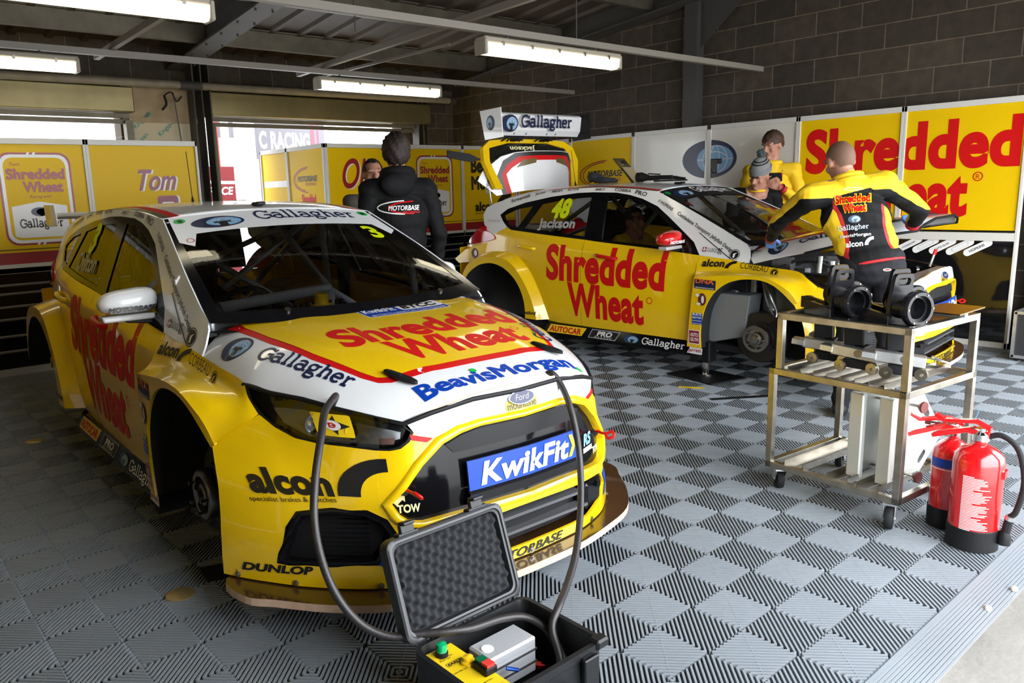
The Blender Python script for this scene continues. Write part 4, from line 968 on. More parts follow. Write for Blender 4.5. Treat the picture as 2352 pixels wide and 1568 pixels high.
        dside('cartoon_sticker', poly2d(ell2d(.036, .048)), mat('sticker_maroon', (.12, .02, .02), .4), -.395, .585, fx=FX); dside('sticker_light', poly2d(ell2d(.012, .03, 16, .006, .0), ell2d(.018, .012, 12, -.04, .03), ell2d(.02, .01, 12, -.03, -.036)), VWHT, -.395, .585, d=.0035, fx=FX)
        stick(-.482, .385, .092, .09, BLUE, [('BURTS', .02), ('BRITISH', .014), ('HAND COOKED', .009), ('POTATO CHIPS', .009)], [VWHT])
        stick(-.512, .228, .10, .112, VWHT, [], [VWHT]); dside('sticker', poly2d([(.006, .006), (.094, .006), (.094, .106), (.006, .106)]), DRED, -.512, .228, d=.0024, fx=FX); dside('lettering', fit(T('AUTO', .04), .07, .03), VWHT, -.495, .288, d=.0034, fx=FX); dside('lettering', fit(T('GLYM', .04), .07, .03), VWHT, -.495, .25, d=.0034, fx=FX)
        # skirt words
        sk = lambda a, b: .868 + (.235 - b) / .085 * .032
        dside('sticker', poly2d([(0, 0), (.40, 0), (.44, .07), (.03, .07)]), VYEL, -1.99, .155, fx=sk); dside('lettering', fit(T('AUTOCAR', .04), .36, .05), RED, -1.96, .163, fx=sk, d=.0035)
        dside('sticker', poly2d([(0, 0), (.29, 0), (.33, .075), (.03, .075)]), SILV, -1.52, .152, fx=sk); dside('sticker', poly2d([(.012, .006), (.284, .006), (.318, .068), (.038, .068)]), BLK, -1.52, .152, fx=sk, d=.0034); dside('lettering', fit(T('PRO', .04, .2), .16, .04), VWHT, -1.43, .175, fx=sk, d=.0046); dside('lettering', fit(T('ALLOY', .03), .2, .018), SILV, -1.46, .156, fx=sk, d=.0046)
        for VF, m in globe_parts(.15, .065): dside('globe_emblem', VF, m if m is not NAVY else mat('deep_blue_vinyl', (.02, .05, .12), .35), -1.15, .152, fx=sk, d={NAVY: .0022, LBLUE: .0028, VWHT: .0032, BLK: .0036}[m])
        dside('lettering', fit(T('Gallagher', .0, 0, 1, True), .40, .07), VWHT, -.97, .145, fx=sk)
        dside('sticker', poly2d([(0, 0), (.13, -.005), (.135, .045), (.03, .055)]), VWHT, -.53, .150, fx=lambda a, b: .922, d=.002); dside('lettering', fit(T('Jarrett', .03), .115, .036), DRED, -.52, .155, fx=lambda a, b: .922, d=.003)
        dside('lettering', fit(T('Westford', .03, .3), .20, .035), BLK, -2.27, .305, fx=lambda a, b: XC + .001, d=.002)
        # pillar and rail words
        for t, y, z, w, h, r in (('Screentek', -2.60, 1.318, .24, .032, .22), ('Jarrett', -2.31, 1.378, .12, .026, .14), ('ARDEX', -2.12, 1.402, .13, .022, .08), ('ACTIVE', -1.94, 1.414, .12, .02, .03), ('SPARCO', -1.64, 1.411, .1, .02, 0), ('COBRA', -1.44, 1.406, .17, .024, -.1), ('PRO', -1.23, 1.377, .12, .034, -.2), ('// HOPKINS', -.99, 1.312, .17, .024, -.46), ('Castledene Transport', -.79, 1.203, .36, .036, -.475), ('Jellyfish Design', -.46, 1.035, .23, .034, -.52)):
            dside('lettering', fit(T(t, .02), w, h), BLK, y, z, rot=r, d=.003, sub=.08)
        dside('sticker_flag', poly2d(ell2d(.02, .02)), DRED, -.478, .948, d=.003); dside('sticker_flag', poly2d([(-.02, -.004), (.02, -.004), (.02, .004), (-.02, .004)], [(-.004, -.02), (.004, -.02), (.004, .02), (-.004, .02)]), VWHT, -.478, .948, d=.004); dside('lettering', fit(T('LUKE', .04), .075, .03), SILV, -.452, .932, d=.003, tilt=-.1); dside('sticker_check', poly2d(*[[(i * .009, j * .009), (i * .009 + .009, j * .009), (i * .009 + .009, j * .009 + .009), (i * .009, j * .009 + .009)] for i in range(4) for j in range(5) if (i + j) % 2]), BLK, -.372, .915, d=.003)
        q = MB()
        dside('panel_line', stroke2d([(-.256, .882), (-.553, 1.072)], .003), BLK, 0, 0, d=.0025)
        if no == 2:
            dside('race_number', fit(T('48', .05, .15), .21, .175), LIME, -2.06, 1.175, d=.002); dside('lettering', fit(T('Jackson', .04), .42, .11), GREY, -2.18, 1.065, d=.002)
            dside('lettering', fit(T('PORTCHESTER', .0, .2), .17, .022), GREY, -2.87, 1.135, d=.003)
        else:
            dside('lettering', fit(T('Chilton', .03), .40, .11), GREY, -2.16, 1.08, d=.002); dside('race_number', fit(T('3', .05, .15), .11, .175), LIME, -2.0, 1.185, d=.002)
    # ---------------- windscreen
    V = []; F = []; NU, NT = 20, 16
    for j in range(NT + 1):
        for i in range(NU + 1): V.append(Vector(WS(-1 + 2 * i / NU, j / NT)))
    for j in range(NT):
        for i in range(NU): F.append((j * (NU + 1) + i, j * (NU + 1) + i + 1, (j + 1) * (NU + 1) + i + 1, (j + 1) * (NU + 1) + i))
    OUTW_ = Vector((0, .6, .8)); wsc = mobj('windscreen', V, orient(V, F, OUTW_), GW, car, True)
    def dws(name, VF, m, d=.003, sub=.06):
        P, F = place2d(VF, lambda a, b: nrm_off(WS, a, b, d, OUTW_), sub); return mobj(name, P, orient(P, F, OUTW_), m, wsc, True)
    ou = [(-1, 0), (1, 0), (1, 1), (-1, 1)]; iu = [(-.945, .02), (.945, .02), (.925, .915), (-.925, .915)]
    dws('windscreen_border', ring2d(ou, iu), GLOSSB, .002)
    BAN = MATTB if black_banner else WHT; TX = VWHT if black_banner else NAVY
    dws('sun_strip', poly2d([(-.955, .0), (.955, .0), (.955, .30), (.86, .36), (.80, .225), (-.80, .225), (-.86, .36), (-.955, .30)]), BAN, .0035)
    def wtext(t, u, tt, w, h, m, d=.005, ser=False, b=.0, mir=1):
        V, F = fit(text2d(t, b, 0, 1, ser), w, h); dws('lettering', ([(u - a, tt - c) for a, c in V], F), m, d)
    for VF, m in globe_parts(.46, .135): dws('globe_emblem', ([(.80 - a, .185 - b) for a, b in VF[0]], VF[1]), m, {NAVY: .0045, LBLUE: .005, VWHT: .0054, BLK: .0058}[m])
    wtext('Gallagher', .22, .165, .98, .145, TX, ser=True)
    for sg in (1, -1): dws('round_sticker', poly2d(ell2d(.05, .028, 20, sg * .875, .06)), GRN, .0055); dws('sticker_mark', poly2d(ell2d(.022, .014, 10, sg * .875, .06), ell2d(.012, .008, 8, sg * .86, .075)), BLK, .006)
    dws('round_sticker', ring2d(ell2d(.03, .025, 20, .87, .295), ell2d(.024, .02, 20, .87, .295)), RED, .0055)
    if no == 1: wtext('3', -.62, .42, .13, .16, LIME, b=.04)
    q = MB(); q.cyl(WS(.55, .93), Vector(WS(.55, .93)) + Vector((0, .006, .01)), .014, n=14); q.cyl(WS(-.62, .93), Vector(WS(-.62, .93)) + Vector((0, .006, .01)), .014, n=14); q.build('screen_bolt', STEEL, wsc, True)
    # cowl below the screen
    panel('cowl', [(-.74, -.145), (.74, -.145), (.70, -.05), (-.70, -.05)], lambda a, b: (a, b, .945), (0, 0, 1), MATTB, car, sp=.1)
    # ---------------- front bumper
    half = [(0, .80), (.21, .79), (.376, .757), (.458, .728), (.437, .694), (.454, .663), (.482, .641), (.51, .634), (.544, .634), (.611, .641), (.669, .642), (.706, .649), (.739, .676), (.762, .712), (.80, .69), (.84, .664), (.875, .637), (.905, .603), (.918, .52), (.930, .42), (.940, .32), (.945, .22), (.946, .152), (.60, .152), (0, .152)]
    bp = half + [(-a, b) for a, b in reversed(half[1:-1])]
    gr = [(0, .676), (.193, .68), (.274, .671), (.347, .645), (.423, .579), (.482, .503), (.528, .451), (.507, .409), (.479, .387), (.436, .382), (.338, .392), (.184, .399), (0, .396)]
    lg = [(0, .352), (.32, .342), (.455, .332), (.525, .262), (.45, .215), (.348, .190), (0, .197)]
    dc = [(.755, .408), (.596, .424), (.53, .350), (.574, .256), (.602, .247), (.791, .234), (.814, .248), (.798, .303)]
    sym = lambda h: h + [(-a, b) for a, b in reversed(h[1:-1])]
    dcl = [(-a, b) for a, b in reversed(dc)]
    fb = lambda a, b: (a, YB(a, b), b)
    bum = panel('front_bumper', bp, fb, (0, 1, .1), YEL, car, holes=[sym(gr), sym(lg), c2(dc, 2, True), c2(dcl, 2, True)], sp=.035, th=.012, ang=60)
    go = [(0, .700), (.2, .704), (.29, .696), (.37, .666), (.45, .592), (.507, .512), (.553, .455), (.533, .398), (.499, .364), (.438, .352), (.338, .362), (.186, .369), (0, .366)]
    def rimloft(inner, outer, name, m, h=.016, dep=.03):
        n = len(inner); V = []; F = []
        for k, (src, w, d) in enumerate(((outer, 0, .001), (outer, .25, h * .8), (outer, .6, h), (outer, 1, h * .6), (outer, 1, -dep))):
            for (a, b), (c, e) in zip(outer, inner): x, z = a + (c - a) * w, b + (e - b) * w; V.append(nrm_off(fb, x, z, d, (0, 1, .1)))
        for k in range(4):
            for i in range(n): j = (i + 1) % n; F.append((k * n + i, k * n + j, (k + 1) * n + j, (k + 1) * n + i))
        return mobj(name, V, orient(V, F, lambda c: Vector((0, 1, .15))), m, bum, True, 60)
    rimloft(sym(gr), sym(go), 'grille_frame', YEL)
    ctr = (.66, .33)
    for s_ in (1, -1):
        d0 = c2(dc, 2, True); d0 = [(s_ * a, b) for a, b in d0]; big = [(s_ * .67 + (a - s_ * .67) * 1.07, .33 + (b - .33) * 1.1) for a, b in d0]
        rimloft([(s_ * .67 + (a - s_ * .67) * .93, .33 + (b - .33) * .9) for a, b in d0], big, 'duct_rim', GLOSSB, .004, .05)
        panel('duct_mesh', [(s_ * .67 + (a - s_ * .67) * 1.0, b) for a, b in d0], lambda a, b: (a, YB(a, b) - .05, b), (0, 1, 0), MATTB, bum, sp=.06)
        q = MB()
        for k in range(9):
            z = .258 + k * .017; q.tube([nrm_off(fb, s_ * x, z, -.035, (0, 1, 0)) for x in (.60, .66, .72, .77)], .003, 5)
        q.build('duct_slat', GLOSSB, bum)
        dnose('bumper_flash', poly2d([(-s_ * .527, .325), (-s_ * .58, .243), (-s_ * .535, .214), (-s_ * .50, .212), (-s_ * .535, .262), (-s_ * .49, .315)]), BLUE, 0, 0, .003)
    panel('grille_backing', sym([(a * 1.01, .53 + (b - .53) * 1.02) for a, b in gr]), lambda a, b: (a, YB(a, b) - .022, b), (0, 1, .1), GLOSSB, bum, sp=.05)
    q = MB(); V = []; F = []
    for i in range(21):
        x = -.27 + .54 * i / 20
        for yy, z in ((.012, .462), (.035, .452), (.03, .42), (-.03, .40)): V.append(Vector((x * (1 + (.462 - z) * 1.5), YB(x, z) + yy - .02, z)))
    for i in range(20):
        for k in range(3): F.append((4 * i + k, 4 * i + k + 1, 4 * i + 5 + k, 4 * i + 4 + k))
    mobj('grille_ledge', V, orient(V, F, Vector((0, 1, .3))), MATTB, bum, True)
    panel('upper_intake', sym([(0, .665), (.19, .668), (.27, .655), (.33, .632), (.30, .60), (.0, .60)]), lambda a, b: (a, YB(a, b) - .016, b), (0, 1, 0), MATTB, bum, sp=.06)
    panel('lower_backing', sym([(a * 1.02, .27 + (b - .27) * 1.04) for a, b in lg]), lambda a, b: (a, YB(a, b) - .07, b), (0, 1, .1), MATTB, bum, sp=.06)
    q = MB(); q.box((0, .965, .30), (.62, .06, .012)); q.box((0, .965, .235), (.70, .05, .012)); q.build('lower_blade', mat('blade_grey', (.08, .08, .085), .35), bum)
    for s_ in (1, -1):
        q = MB(); q.box((s_ * .40, .94, .265), (.14, .06, .11), (0, 0, -s_ * .35), .01); q.cyl((s_ * .42, .96, .30), (s_ * .42, .985, .30), .012, n=12); q.build('lower_inlet', GLOSSB, bum)
    dnose('nose_white', poly2d([(-a, b) for a, b in sym([(0, .799), (.21, .789), (.376, .756), (.456, .727), (.438, .694), (.425, .68), (.375, .668), (.29, .6985), (.2, .706), (0, .702)])]), WHT, 0, 0, .0025, .04)
    for s_ in (1, -1): dnose('nose_red_line', poly2d([(-s_ * .452, .688), (-s_ * .378, .667), (-s_ * .40, .655), (-s_ * .448, .668)]), RED, 0, 0, .003)
    q = MB()
    q = MB(); bd = Vector(nrm_off(fb, 0, .745, .004, (0, 1, 0))); q.prism(ell2d(.062, .026), (0, .008), (bd, (-1, 0, 0), (0, -.45, .9), (0, .9, .45))); bdg = q.build('oval_badge', mat('badge_rim', (.35, .36, .38), .25, metal=.8), bum, True)
    sg_ = Sign(bd + Vector((0, .9, .45)) * .0082, (-1, 0, 0), (0, -.45, .9), (0, .9, .45), bdg, .0006); sg_.put('badge_fill', poly2d(ell2d(.058, .0235)), NAVY, 0, 0, 1); sg_.text('Ford', SILV, -.036, -.010, .072, .022, bold=-.005, shear=.4)
    dnose('sticker', poly2d(rrect(.155, .034, .006)), VYEL, .075, .703, .005); dnose('lettering', fit(text2d('mountune', .02), .14, .024), BLK, .068, .707, .0065)
    # number plate board
    V = []; F = []
    for i in range(13):
        x = .272 - .544 * i / 12
        for z in (.463, .568):
            for d in (.012, .002): V.append(nrm_off(fb, x, z, d, (0, 1, 0)))
    for i in range(12): a = 4 * i; F += [(a, a + 4, a + 6, a + 2), (a + 1, a + 3, a + 7, a + 5), (a + 2, a + 6, a + 7, a + 3), (a, a + 1, a + 5, a + 4)]
    F += [(0, 2, 3, 1), (48, 49, 51, 50)]
    V2 = V; mobj('sponsor_board', V, orient(V, F, lambda c: c - Vector((0, .96, .515))), BLUE, bum)
    dnose('lettering', fit(text2d('KwikFit', .035, .22), .44, .082), VWHT, .225, .473, .0145); dnose('chevron', poly2d([(.0, 0), (.02, 0), (.045, .04), (.03, .082), (.01, .082), (.025, .04)]), VYEL, -.208, .475, .0145)
    for s_ in (1, -1):
        q = MB(); p = nrm_off(fb, s_ * .485, .50, -.01, (0, 1, 0)); q.tube([p, p + Vector((0, .05, .0)), p + Vector((s_ * .012, .075, .012)), p + Vector((0, .095, 0)), p + Vector((s_ * -.012, .075, -.012)), p + Vector((0, .05, 0))], .006, 8, smooth=4); q.build('tow_eye', RED, bum, True)
        p = nrm_off(fb, s_ * .485, .50, -.019, (0, 1, 0)); q = MB(); q.cyl(p, p + Vector((0, .004, 0)), .024, n=20); q.build('tow_hole', MATTB, bum)
        P, F = place2d(fit(text2d('TOW', .04), .075, .030), lambda a, b: nrm_off(fb, (.515 if s_ > 0 else -.44) - a, .415 + b, -.018, (0, 1, 0)), .05); mobj('lettering', P, orient(P, F, Vector((0, 1, 0))), CREAM, bum)
    P, F = place2d(poly2d([(0, .012), (.018, .03), (.010, .036), (.036, .036), (.036, .012), (.028, .02), (.010, 0)]), lambda a, b: nrm_off(fb, .525 - a, .442 + b, -.0175, (0, 1, 0)), 0); mobj('tow_arrow', P, orient(P, F, Vector((0, 1, 0))), CREAM, bum)
    P, F = place2d(fit(text2d('RS', .05, .2), .07, .05), lambda a, b: nrm_off(fb, -.36 - a, .47 + b, -.0175, (0, 1, 0)), 0); mobj('lettering', P, orient(P, F, Vector((0, 1, 0))), LBLUE, bum)
    P, F = place2d(poly2d([(0, 0), (.08, 0), (.08, .02), (0, .02)]), lambda a, b: nrm_off(fb, -.355 - a, .443 + b, -.0175, (0, 1, 0)), 0); mobj('sticker', P, orient(P, F, Vector((0, 1, 0))), CREAM, bum)
    for s_ in ((1, -1) if no == 1 else (1,)):
        dnose('lettering', fit(text2d('alcon', .05), .19, .082), BLK, .850 if s_ > 0 else -.64, .464, .003, rot=.05 * s_); dnose('swoop_mark', poly2d(_arc(.13, 0, .13, .13, 180, 90, 10) + [(.13, .085)] + _arc(.13, 0, .078, .085, 90, 180, 10)), BLK, .652 if s_ > 0 else -.84, .478, .003)
        dnose('lettering', fit(text2d('specialist brakes & clutches', .0), .20, .020), BLK, .858 if s_ > 0 else -.64, .432, .003, rot=.1 * s_)
        dnose('lettering', fit(text2d('DUNLOP', .05, .3), .165, .030), BLK, .905 if s_ > 0 else -.74, .185, .003, rot=.09 * s_)
    dnose('lettering', fit(text2d('MOTORBASE', .03, .3), .40, .034), BLK, .225, .156, .003)
    q = MB()
    for x in (.915, .787, .573, .0, -.373, -.62, -.82): p = nrm_off(fb, x, .163, 0, (0, 1, 0)); n_ = (nrm_off(fb, x, .163, .01, (0, 1, 0)) - p); q.cyl(p, p + n_ * .4, .011, n=12); q.cyl(p + n_ * .4, p + n_ * .9, .006, n=8)
    q.build('bumper_bolt', STEEL, bum, True)
    # ---------------- splitter
    so = [(0, 1.095), (.2, 1.088), (.4, 1.05), (.6, .985), (.76, .85), (.88, .70), (.95, .605), (.95, .44), (.75, .40), (0, .40)]
    so = so + [(-a, b) for a, b in reversed(so[1:-1])]
    so = c2(so, 4, True); q = MB(); n = len(so); q.m = 0; q.prism(so, (.118, .146)); q.mi[-n - 2] = 1; q.mi[-n - 1] = 1
    spl = q.build('splitter', [WOODE, WOODT], car)
    # ---------------- headlights
    hl = [(.758, .807), (.720, .793), (.670, .781), (.606, .769), (.525, .748), (.470, .727), (.439, .694), (.454, .665), (.482, .643), (.51, .636), (.544, .636), (.611, .643), (.669, .644), (.706, .651), (.739, .678), (.760, .712), (.769, .755)]
    ln = [(.735, .775), (.66, .762), (.58, .742), (.465, .70), (.47, .672), (.50, .652), (.55, .648), (.62, .655), (.68, .66), (.72, .69), (.745, .73)]
    for s_ in (1, -1):
        P_ = lambda L: [(s_ * a, b) for a, b in L]
        hb = panel('headlight', P_(hl), lambda a, b: (a, YB(a, b) - .045, b), (0, 1, .1), HLL, car, sp=.04)
        V = []; F = []; L = P_(hl)
        for a, b in L: V += [nrm_off(fb, a, b, .001, (0, 1, .1)), nrm_off(fb, s_ * .6 + (a - s_ * .6) * .95, .71 + (b - .71) * .93, .002, (0, 1, .1)), Vector((a, YB(a, b) - .05, b))]
        n = len(L)
        for i in range(n): j = (i + 1) % n; F += [(3 * i, 3 * j, 3 * j + 1, 3 * i + 1), (3 * i, 3 * i + 2, 3 * j + 2, 3 * j)]
        mobj('lamp_bezel', V, F, MATTB, hb, True)
        panel('lamp_lens', P_(hl), fb, (0, 1, .1), GLH, hb, sp=.03)
        V = []; F = []
        panel('lamp_reflector', P_([(.715, .735), (.66, .742), (.58, .725), (.462, .690), (.468, .668), (.51, .648), (.60, .652), (.672, .66), (.71, .69)]), lambda a, b: (a, YB(a, b) - .03 + .009 * math.sin(a * 120) * math.sin(b * 150), b), (0, 1, .1), mat('lamp_silver', (.72, .73, .75), .3), hb, sp=.012)
        q = MB()
        for x, z, r in ((.648, .70, .034), (.575, .69, .026)):
            p = Vector((s_ * x, YB(x, z) - .028, z)); q.lathe([(0, .012), (r * .7, .008), (r, 0), (r * 1.15, .008), (r * 1.2, -.01)], p, (s_ * .35, .9, .15), 24)
        q.build('projector', mat('projector_glass', (.5, .52, .54), .05, metal=.9), hb, True)
        panel('side_marker', P_([(.525, .672), (.485, .672), (.49, .652), (.53, .65)]), lambda a, b: (a, YB(a, b) - .02, b), (0, 1, .1), mat('marker_amber', (.7, .4, .3), .2, coat=1), hb, sp=.02)
        if s_ > 0 and no == 1:
            dnose('sticker', poly2d(rrect(.075, .072, .006)), VYEL, .655, .672, .006); dnose('sticker_mark', poly2d([(.008, .036), (.03, .05), (.04, .068), (.042, .05), (.07, .036), (.042, .022), (.04, .006), (.03, .022)]), BLK, .655, .672, .0068); dnose('sticker_disc', poly2d(ell2d(.016, .016, 20, .034, .036)), VWHT, .655, .672, .0074); dnose('lettering', fit(text2d('D', .05), .014, .016), RED, .629, .7, .008)
    # ---------------- underbody, rear and cabin
    q = MB(); q.box((0, -1.5, .19), (1.56, 2.9, .05)); q.box((0, -.40, .52), (1.05, .02, .70)); q.box((0, -3.0, .45), (1.0, .5, .5)); q.build('floor_pan', DARKI, car)
    rb = [(-.80, .30), (.80, .30), (.80, .88), (-.80, .88)]
    panel('rear_bumper', rb, lambda a, b: (a, -3.33 + .10 * (abs(a) / .8) ** 3 + .05 * max(0, b - .6), b), (0, -1, 0), YEL, car, sp=.06, th=.01)
    for s_ in (1, -1):
        if no == 2 and s_ > 0:
            q = MB(); q.prism([(-3.30, .76), (-3.14, .86), (-2.83, .935), (-2.86, .81), (-3.0, .745), (-3.24, .72)], (.79, .80), ((0, 0, 0), (0, 1, 0), (0, 0, 1), (1, 0, 0))); tb = q.build('bumper_corner_flap', YEL, car)
            for sh, m_ in ((ell2d(.05, .05), mat('sticker_maroon', (.12, .02, .02), .4)), (ell2d(.02, .03, 12, .01, .0), VWHT)):
                P, F = place2d(poly2d(sh), lambda a, b: (.8015 + (.001 if m_ is VWHT else 0), -3.0 + a, .83 + b), 0); mobj('cartoon_sticker', P, orient(P, F, Vector((1, 0, 0))), m_, tb)
    dash = [(-.70, -.16), (.70, -.16), (.70, -.50), (.0, -.62), (-.70, -.50)]
    q = MB(); q.prism([(-.16, .90), (-.50, .90), (-.62, .86), (-.62, .72), (-.16, .60)], (-.68, .68), ((0, 0, 0), (0, 1, 0), (0, 0, 1), (1, 0, 0))); q.build('dashboard', DARKI, car, bevel=.02)
    q = MB()
    for s_ in (1, -1):
        A = [(s_ * .64, -.22, .25), (s_ * .655, -.30, .98), (s_ * .585, -.98, 1.355), (s_ * .57, -1.55, 1.40), (s_ * .62, -1.60, .9), (s_ * .64, -1.6, .25)]
        q.tube(A[:4], .022, 10); q.tube(A[3:], .022, 10); q.tube([A[3], (s_ * .52, -2.75, .75)], .02, 10); q.tube([A[0], (s_ * .66, -1.55, .62)], .02, 10); q.tube([(s_ * .655, -.35, .80), (s_ * .66, -1.6, .45)], .02, 10)
        q.tube([(s_ * .62, -.62, 1.16), (s_ * .66, -.60, .70)], .02, 10)
    q.tube([(.585, -.98, 1.355), (-.585, -.98, 1.355)], .022, 10); q.tube([(.57, -1.55, 1.40), (-.57, -1.55, 1.40)], .022, 10); q.tube([(.57, -1.55, 1.40), (-.62, -1.6, .6)], .02, 10); q.tube([(-.57, -1.55, 1.40), (.62, -1.6, .6)], .02, 10); q.tube([(.655, -.30, .93), (-.655, -.30, .93)], .02, 10)
    q.tube([(.52, -.55, .98), (-.10, -.62, 1.01)], .027, 12); q.tube([(-.10, -.62, 1.01), (-.13, -.64, .72)], .027, 12); q.tube([(.0, -1.0, 1.355), (-.10, -.62, 1.01)], .02, 10); q.tube([(-.10, -.64, 1.01), (-.5, -.45, .70)], .018, 10)
    q.tube([(.52, -2.75, .75), (-.57, -1.55, 1.40)], .018, 10); q.tube([(-.52, -2.75, .75), (.57, -1.55, 1.40)], .018, 10)
    q.build('roll_cage', CAGE, car, True)
    for s_ in (1, -1):   # drilled gusset at the screen pillar
        q = MB(); q.prism([(-.14, .97), (-.32, 1.05), (-.48, 1.13), (-.50, 1.10), (-.30, .955)], (-.004, .004), ((s_ * .64, 0, 0), (0, 1, 0), (0, 0, 1), (1, 0, 0))); gs = q.build('pillar_gusset', CAGE, car)
        q = MB()
        for k in range(3): q.cyl((s_ * .646, -.22 - k * .075, 1.0 + k * .033), (s_ * .632, -.22 - k * .075, 1.0 + k * .033), .021 - k * .003, n=16)
        q.build('gusset_hole', mat('gusset_shadow', (.05, .05, .055), .5), gs)
    def seat(x, y):
        q = MB(); q.box((x, y, .42), (.46, .46, .14), bev=.05); q.box((x, y - .30, .75), (.46, .13, .70), (-.22, 0, 0), .05); q.box((x, y - .36, 1.12), (.30, .12, .22), (-.2, 0, 0), .05)
        for k in (-1, 1): q.box((x + k * .22, y - .22, .80), (.05, .26, .34), (-.22, 0, 0), .02); q.box((x + k * .19, y - .28, 1.12), (.05, .22, .24), (-.2, 0, 0), .02)
        return q.build('seat', DARKI, car, True)
    seat(.36, -1.35)
    sw = MB(); c = Vector((.33, -.72, .93)); a = Vector((0, -.9, .45)).normalized(); u = Vector((1, 0, 0)); w = a.cross(u)
    sw.tube([c + u * .15 * math.cos(t * PI / 10) + w * .13 * math.sin(t * PI / 10) for t in range(20)], .014, 8, closed=True); sw.cyl(c, c - a * .35, .022); sw.box(c, (.2, .03, .06)); sw.build('steering_wheel', MATTB, car, True)
    if no == 1:
        q = MB(); q.box((.06, -.45, .925), (.30, .07, .03), bev=.005)
        for k in range(9): q.cyl((.19 - k * .032, -.43, .935), (.19 - k * .032, -.43, .975), .008, n=8)
        q.build('switch_panel', MATTB, car, True); q = MB(); q.lathe([(.055, 0), (.055, .008), (.036, .012), (.034, .055), (.03, .06), (0, .06)], (.05, -.43, .955), (0, .1, 1), 20); q.build('yellow_beacon', YEL, car, True)
    for s_ in (1, -1):
        q = MB(); q.box((s_ * .74, -1.05, .60), (.02, 1.0, .66)); q.box((s_ * .74, -2.0, .62), (.02, .7, .60))
        q.build('inner_door', YEL, car)
        q = MB(); q.box((s_ * .72, -1.56, .68), (.04, .10, .9)); q.build('centre_pillar', DARKI, car)
    # ---------------- tailgate
    if not opened:
        q = MB()
        V = []; F = []
        for j in range(9):
            t = j / 8; y = -2.95 - .26 * t; z = 1.345 - .42 * t
            for i in range(13): u = -1 + i / 6; V.append(Vector((u * (.56 + .14 * t), y + .08 * u * u, z - .04 * u * u * (1 - t))))
        for j in range(8):
            for i in range(12): F.append((j * 13 + i, j * 13 + i + 1, (j + 1) * 13 + i + 1, (j + 1) * 13 + i))
        tg = mobj('tailgate', V, orient(V, F, Vector((0, -1, .3))), GLOSSB, car, True)
        q = MB(); q.prism([(-.03, 0), (.12, -.02), (.26, .02), (.12, .025)], (-.68, .68), ((0, -3.02, 1.385), (0, -1, 0), (0, 0, 1), (1, 0, 0))); wing = q.build('rear_wing', WHT, tg)
        for s_ in (1, -1):
            q = MB(); q.prism([(-.06, -.055), (.30, -.055), (.32, .09), (-.02, .09)], (-.004, .004), ((s_ * .69, -3.02, 1.375), (0, -1, 0), (0, 0, 1), (1, 0, 0))); q.build('wing_end_plate', WHT, wing)
            q = MB(); q.prism([(0, 0), (.1, 0), (.07, .16), (.02, .16)], (-.006, .006), ((s_ * .3, -3.02, 1.22), (0, -1, 0), (0, 0, 1), (1, 0, 0))); q.build('wing_strut', MATTB, wing)
    else:
        tg = panel('tailgate', [(-.64, 1.46), (-.40, 1.43), (.40, 1.43), (.66, 1.46), (.76, 1.72), (.73, 1.86), (.60, 1.925), (.3, 1.945), (-.3, 1.945), (-.56, 1.925), (-.68, 1.86), (-.72, 1.72)], lambda a, b: (a, -2.86 - .25 * (b - 1.45) + .05 * (a / .7) ** 2, b), (0, 1, 0), YEL, car, holes=[[(-.52, 1.50), (.56, 1.50), (.665, 1.72), (.63, 1.85), (.3, 1.905), (-.3, 1.905), (-.56, 1.85), (-.62, 1.72)]], sp=.05, th=.04)
        rw_ = panel('rear_window', [(-.53, 1.49), (.57, 1.49), (.675, 1.72), (.64, 1.86), (.3, 1.915), (-.3, 1.915), (-.57, 1.86), (-.63, 1.72)], lambda a, b: (a, -2.875 - .25 * (b - 1.45) + .05 * (a / .7) ** 2, b), (0, 1, 0), mat('dark_rear_glass', (.012, .012, .010), .06, coat=1), tg, sp=.06)
        def dgate(VF, m, x, z, d):
            P, F = place2d(VF, lambda a, b: (x + a, -2.873 - .25 * (z - b - 1.45) + .05 * ((x + a) / .7) ** 2 + d, z - b), .06); mobj('lettering', P, orient(P, F, Vector((0, 1, 0))), m, rw_)
        dgate(fit(text2d('Jackson', .03), .40, .06), CREAM, -.12, 1.885, .002); dgate(fit(text2d('48', .03), .12, .09), LIME, .46, 1.74, .002)
        # roof spoiler, tipped up with the tailgate
        def LIDF(a, b): k = (b - 1.40) / .40; return (a, -2.70 - .06 * k + .05 * k * k - .16 * (abs(a) / .6) ** 2.5, b - .05 * (abs(a) / .62) ** 3)
        lid = panel('roof_spoiler', [(-.55, 1.43), (.60, 1.43), (.74, 1.62), (.70, 1.70), (.55, 1.80), (.42, 1.815), (-.42, 1.815), (-.52, 1.78), (-.60, 1.62)], LIDF, (0, 1, .2), WHT, tg, sp=.04, th=.03)
        def dl(VF, m, d, nm='spoiler_stripe'):
            P, F = place2d(VF, lambda a, b: nrm_off(LIDF, a, b, d, (0, 1, .2)), .05); mobj(nm, P, orient(P, F, Vector((0, 1, .2))), m, lid, True)
        for m_, w0, w1 in ((BLK, .0, .04), (RED, .04, .085)):
            O_ = [(.545, 1.425), (.585, 1.62), (.53, 1.755), (.42, 1.81), (-.42, 1.81), (-.50, 1.755), (-.56, 1.62), (-.52, 1.425)]
            I_ = lambda w: [(a - math.copysign(w, a), b - (w if i in (2, 3, 4, 5) else 0)) for i, (a, b) in enumerate(O_)]
            a_, b_ = I_(w0), I_(w1); V_ = a_ + b_; F_ = [(i, i + 1, 8 + i + 1, 8 + i) for i in range(7)]; dl((V_, F_), m_, .003)
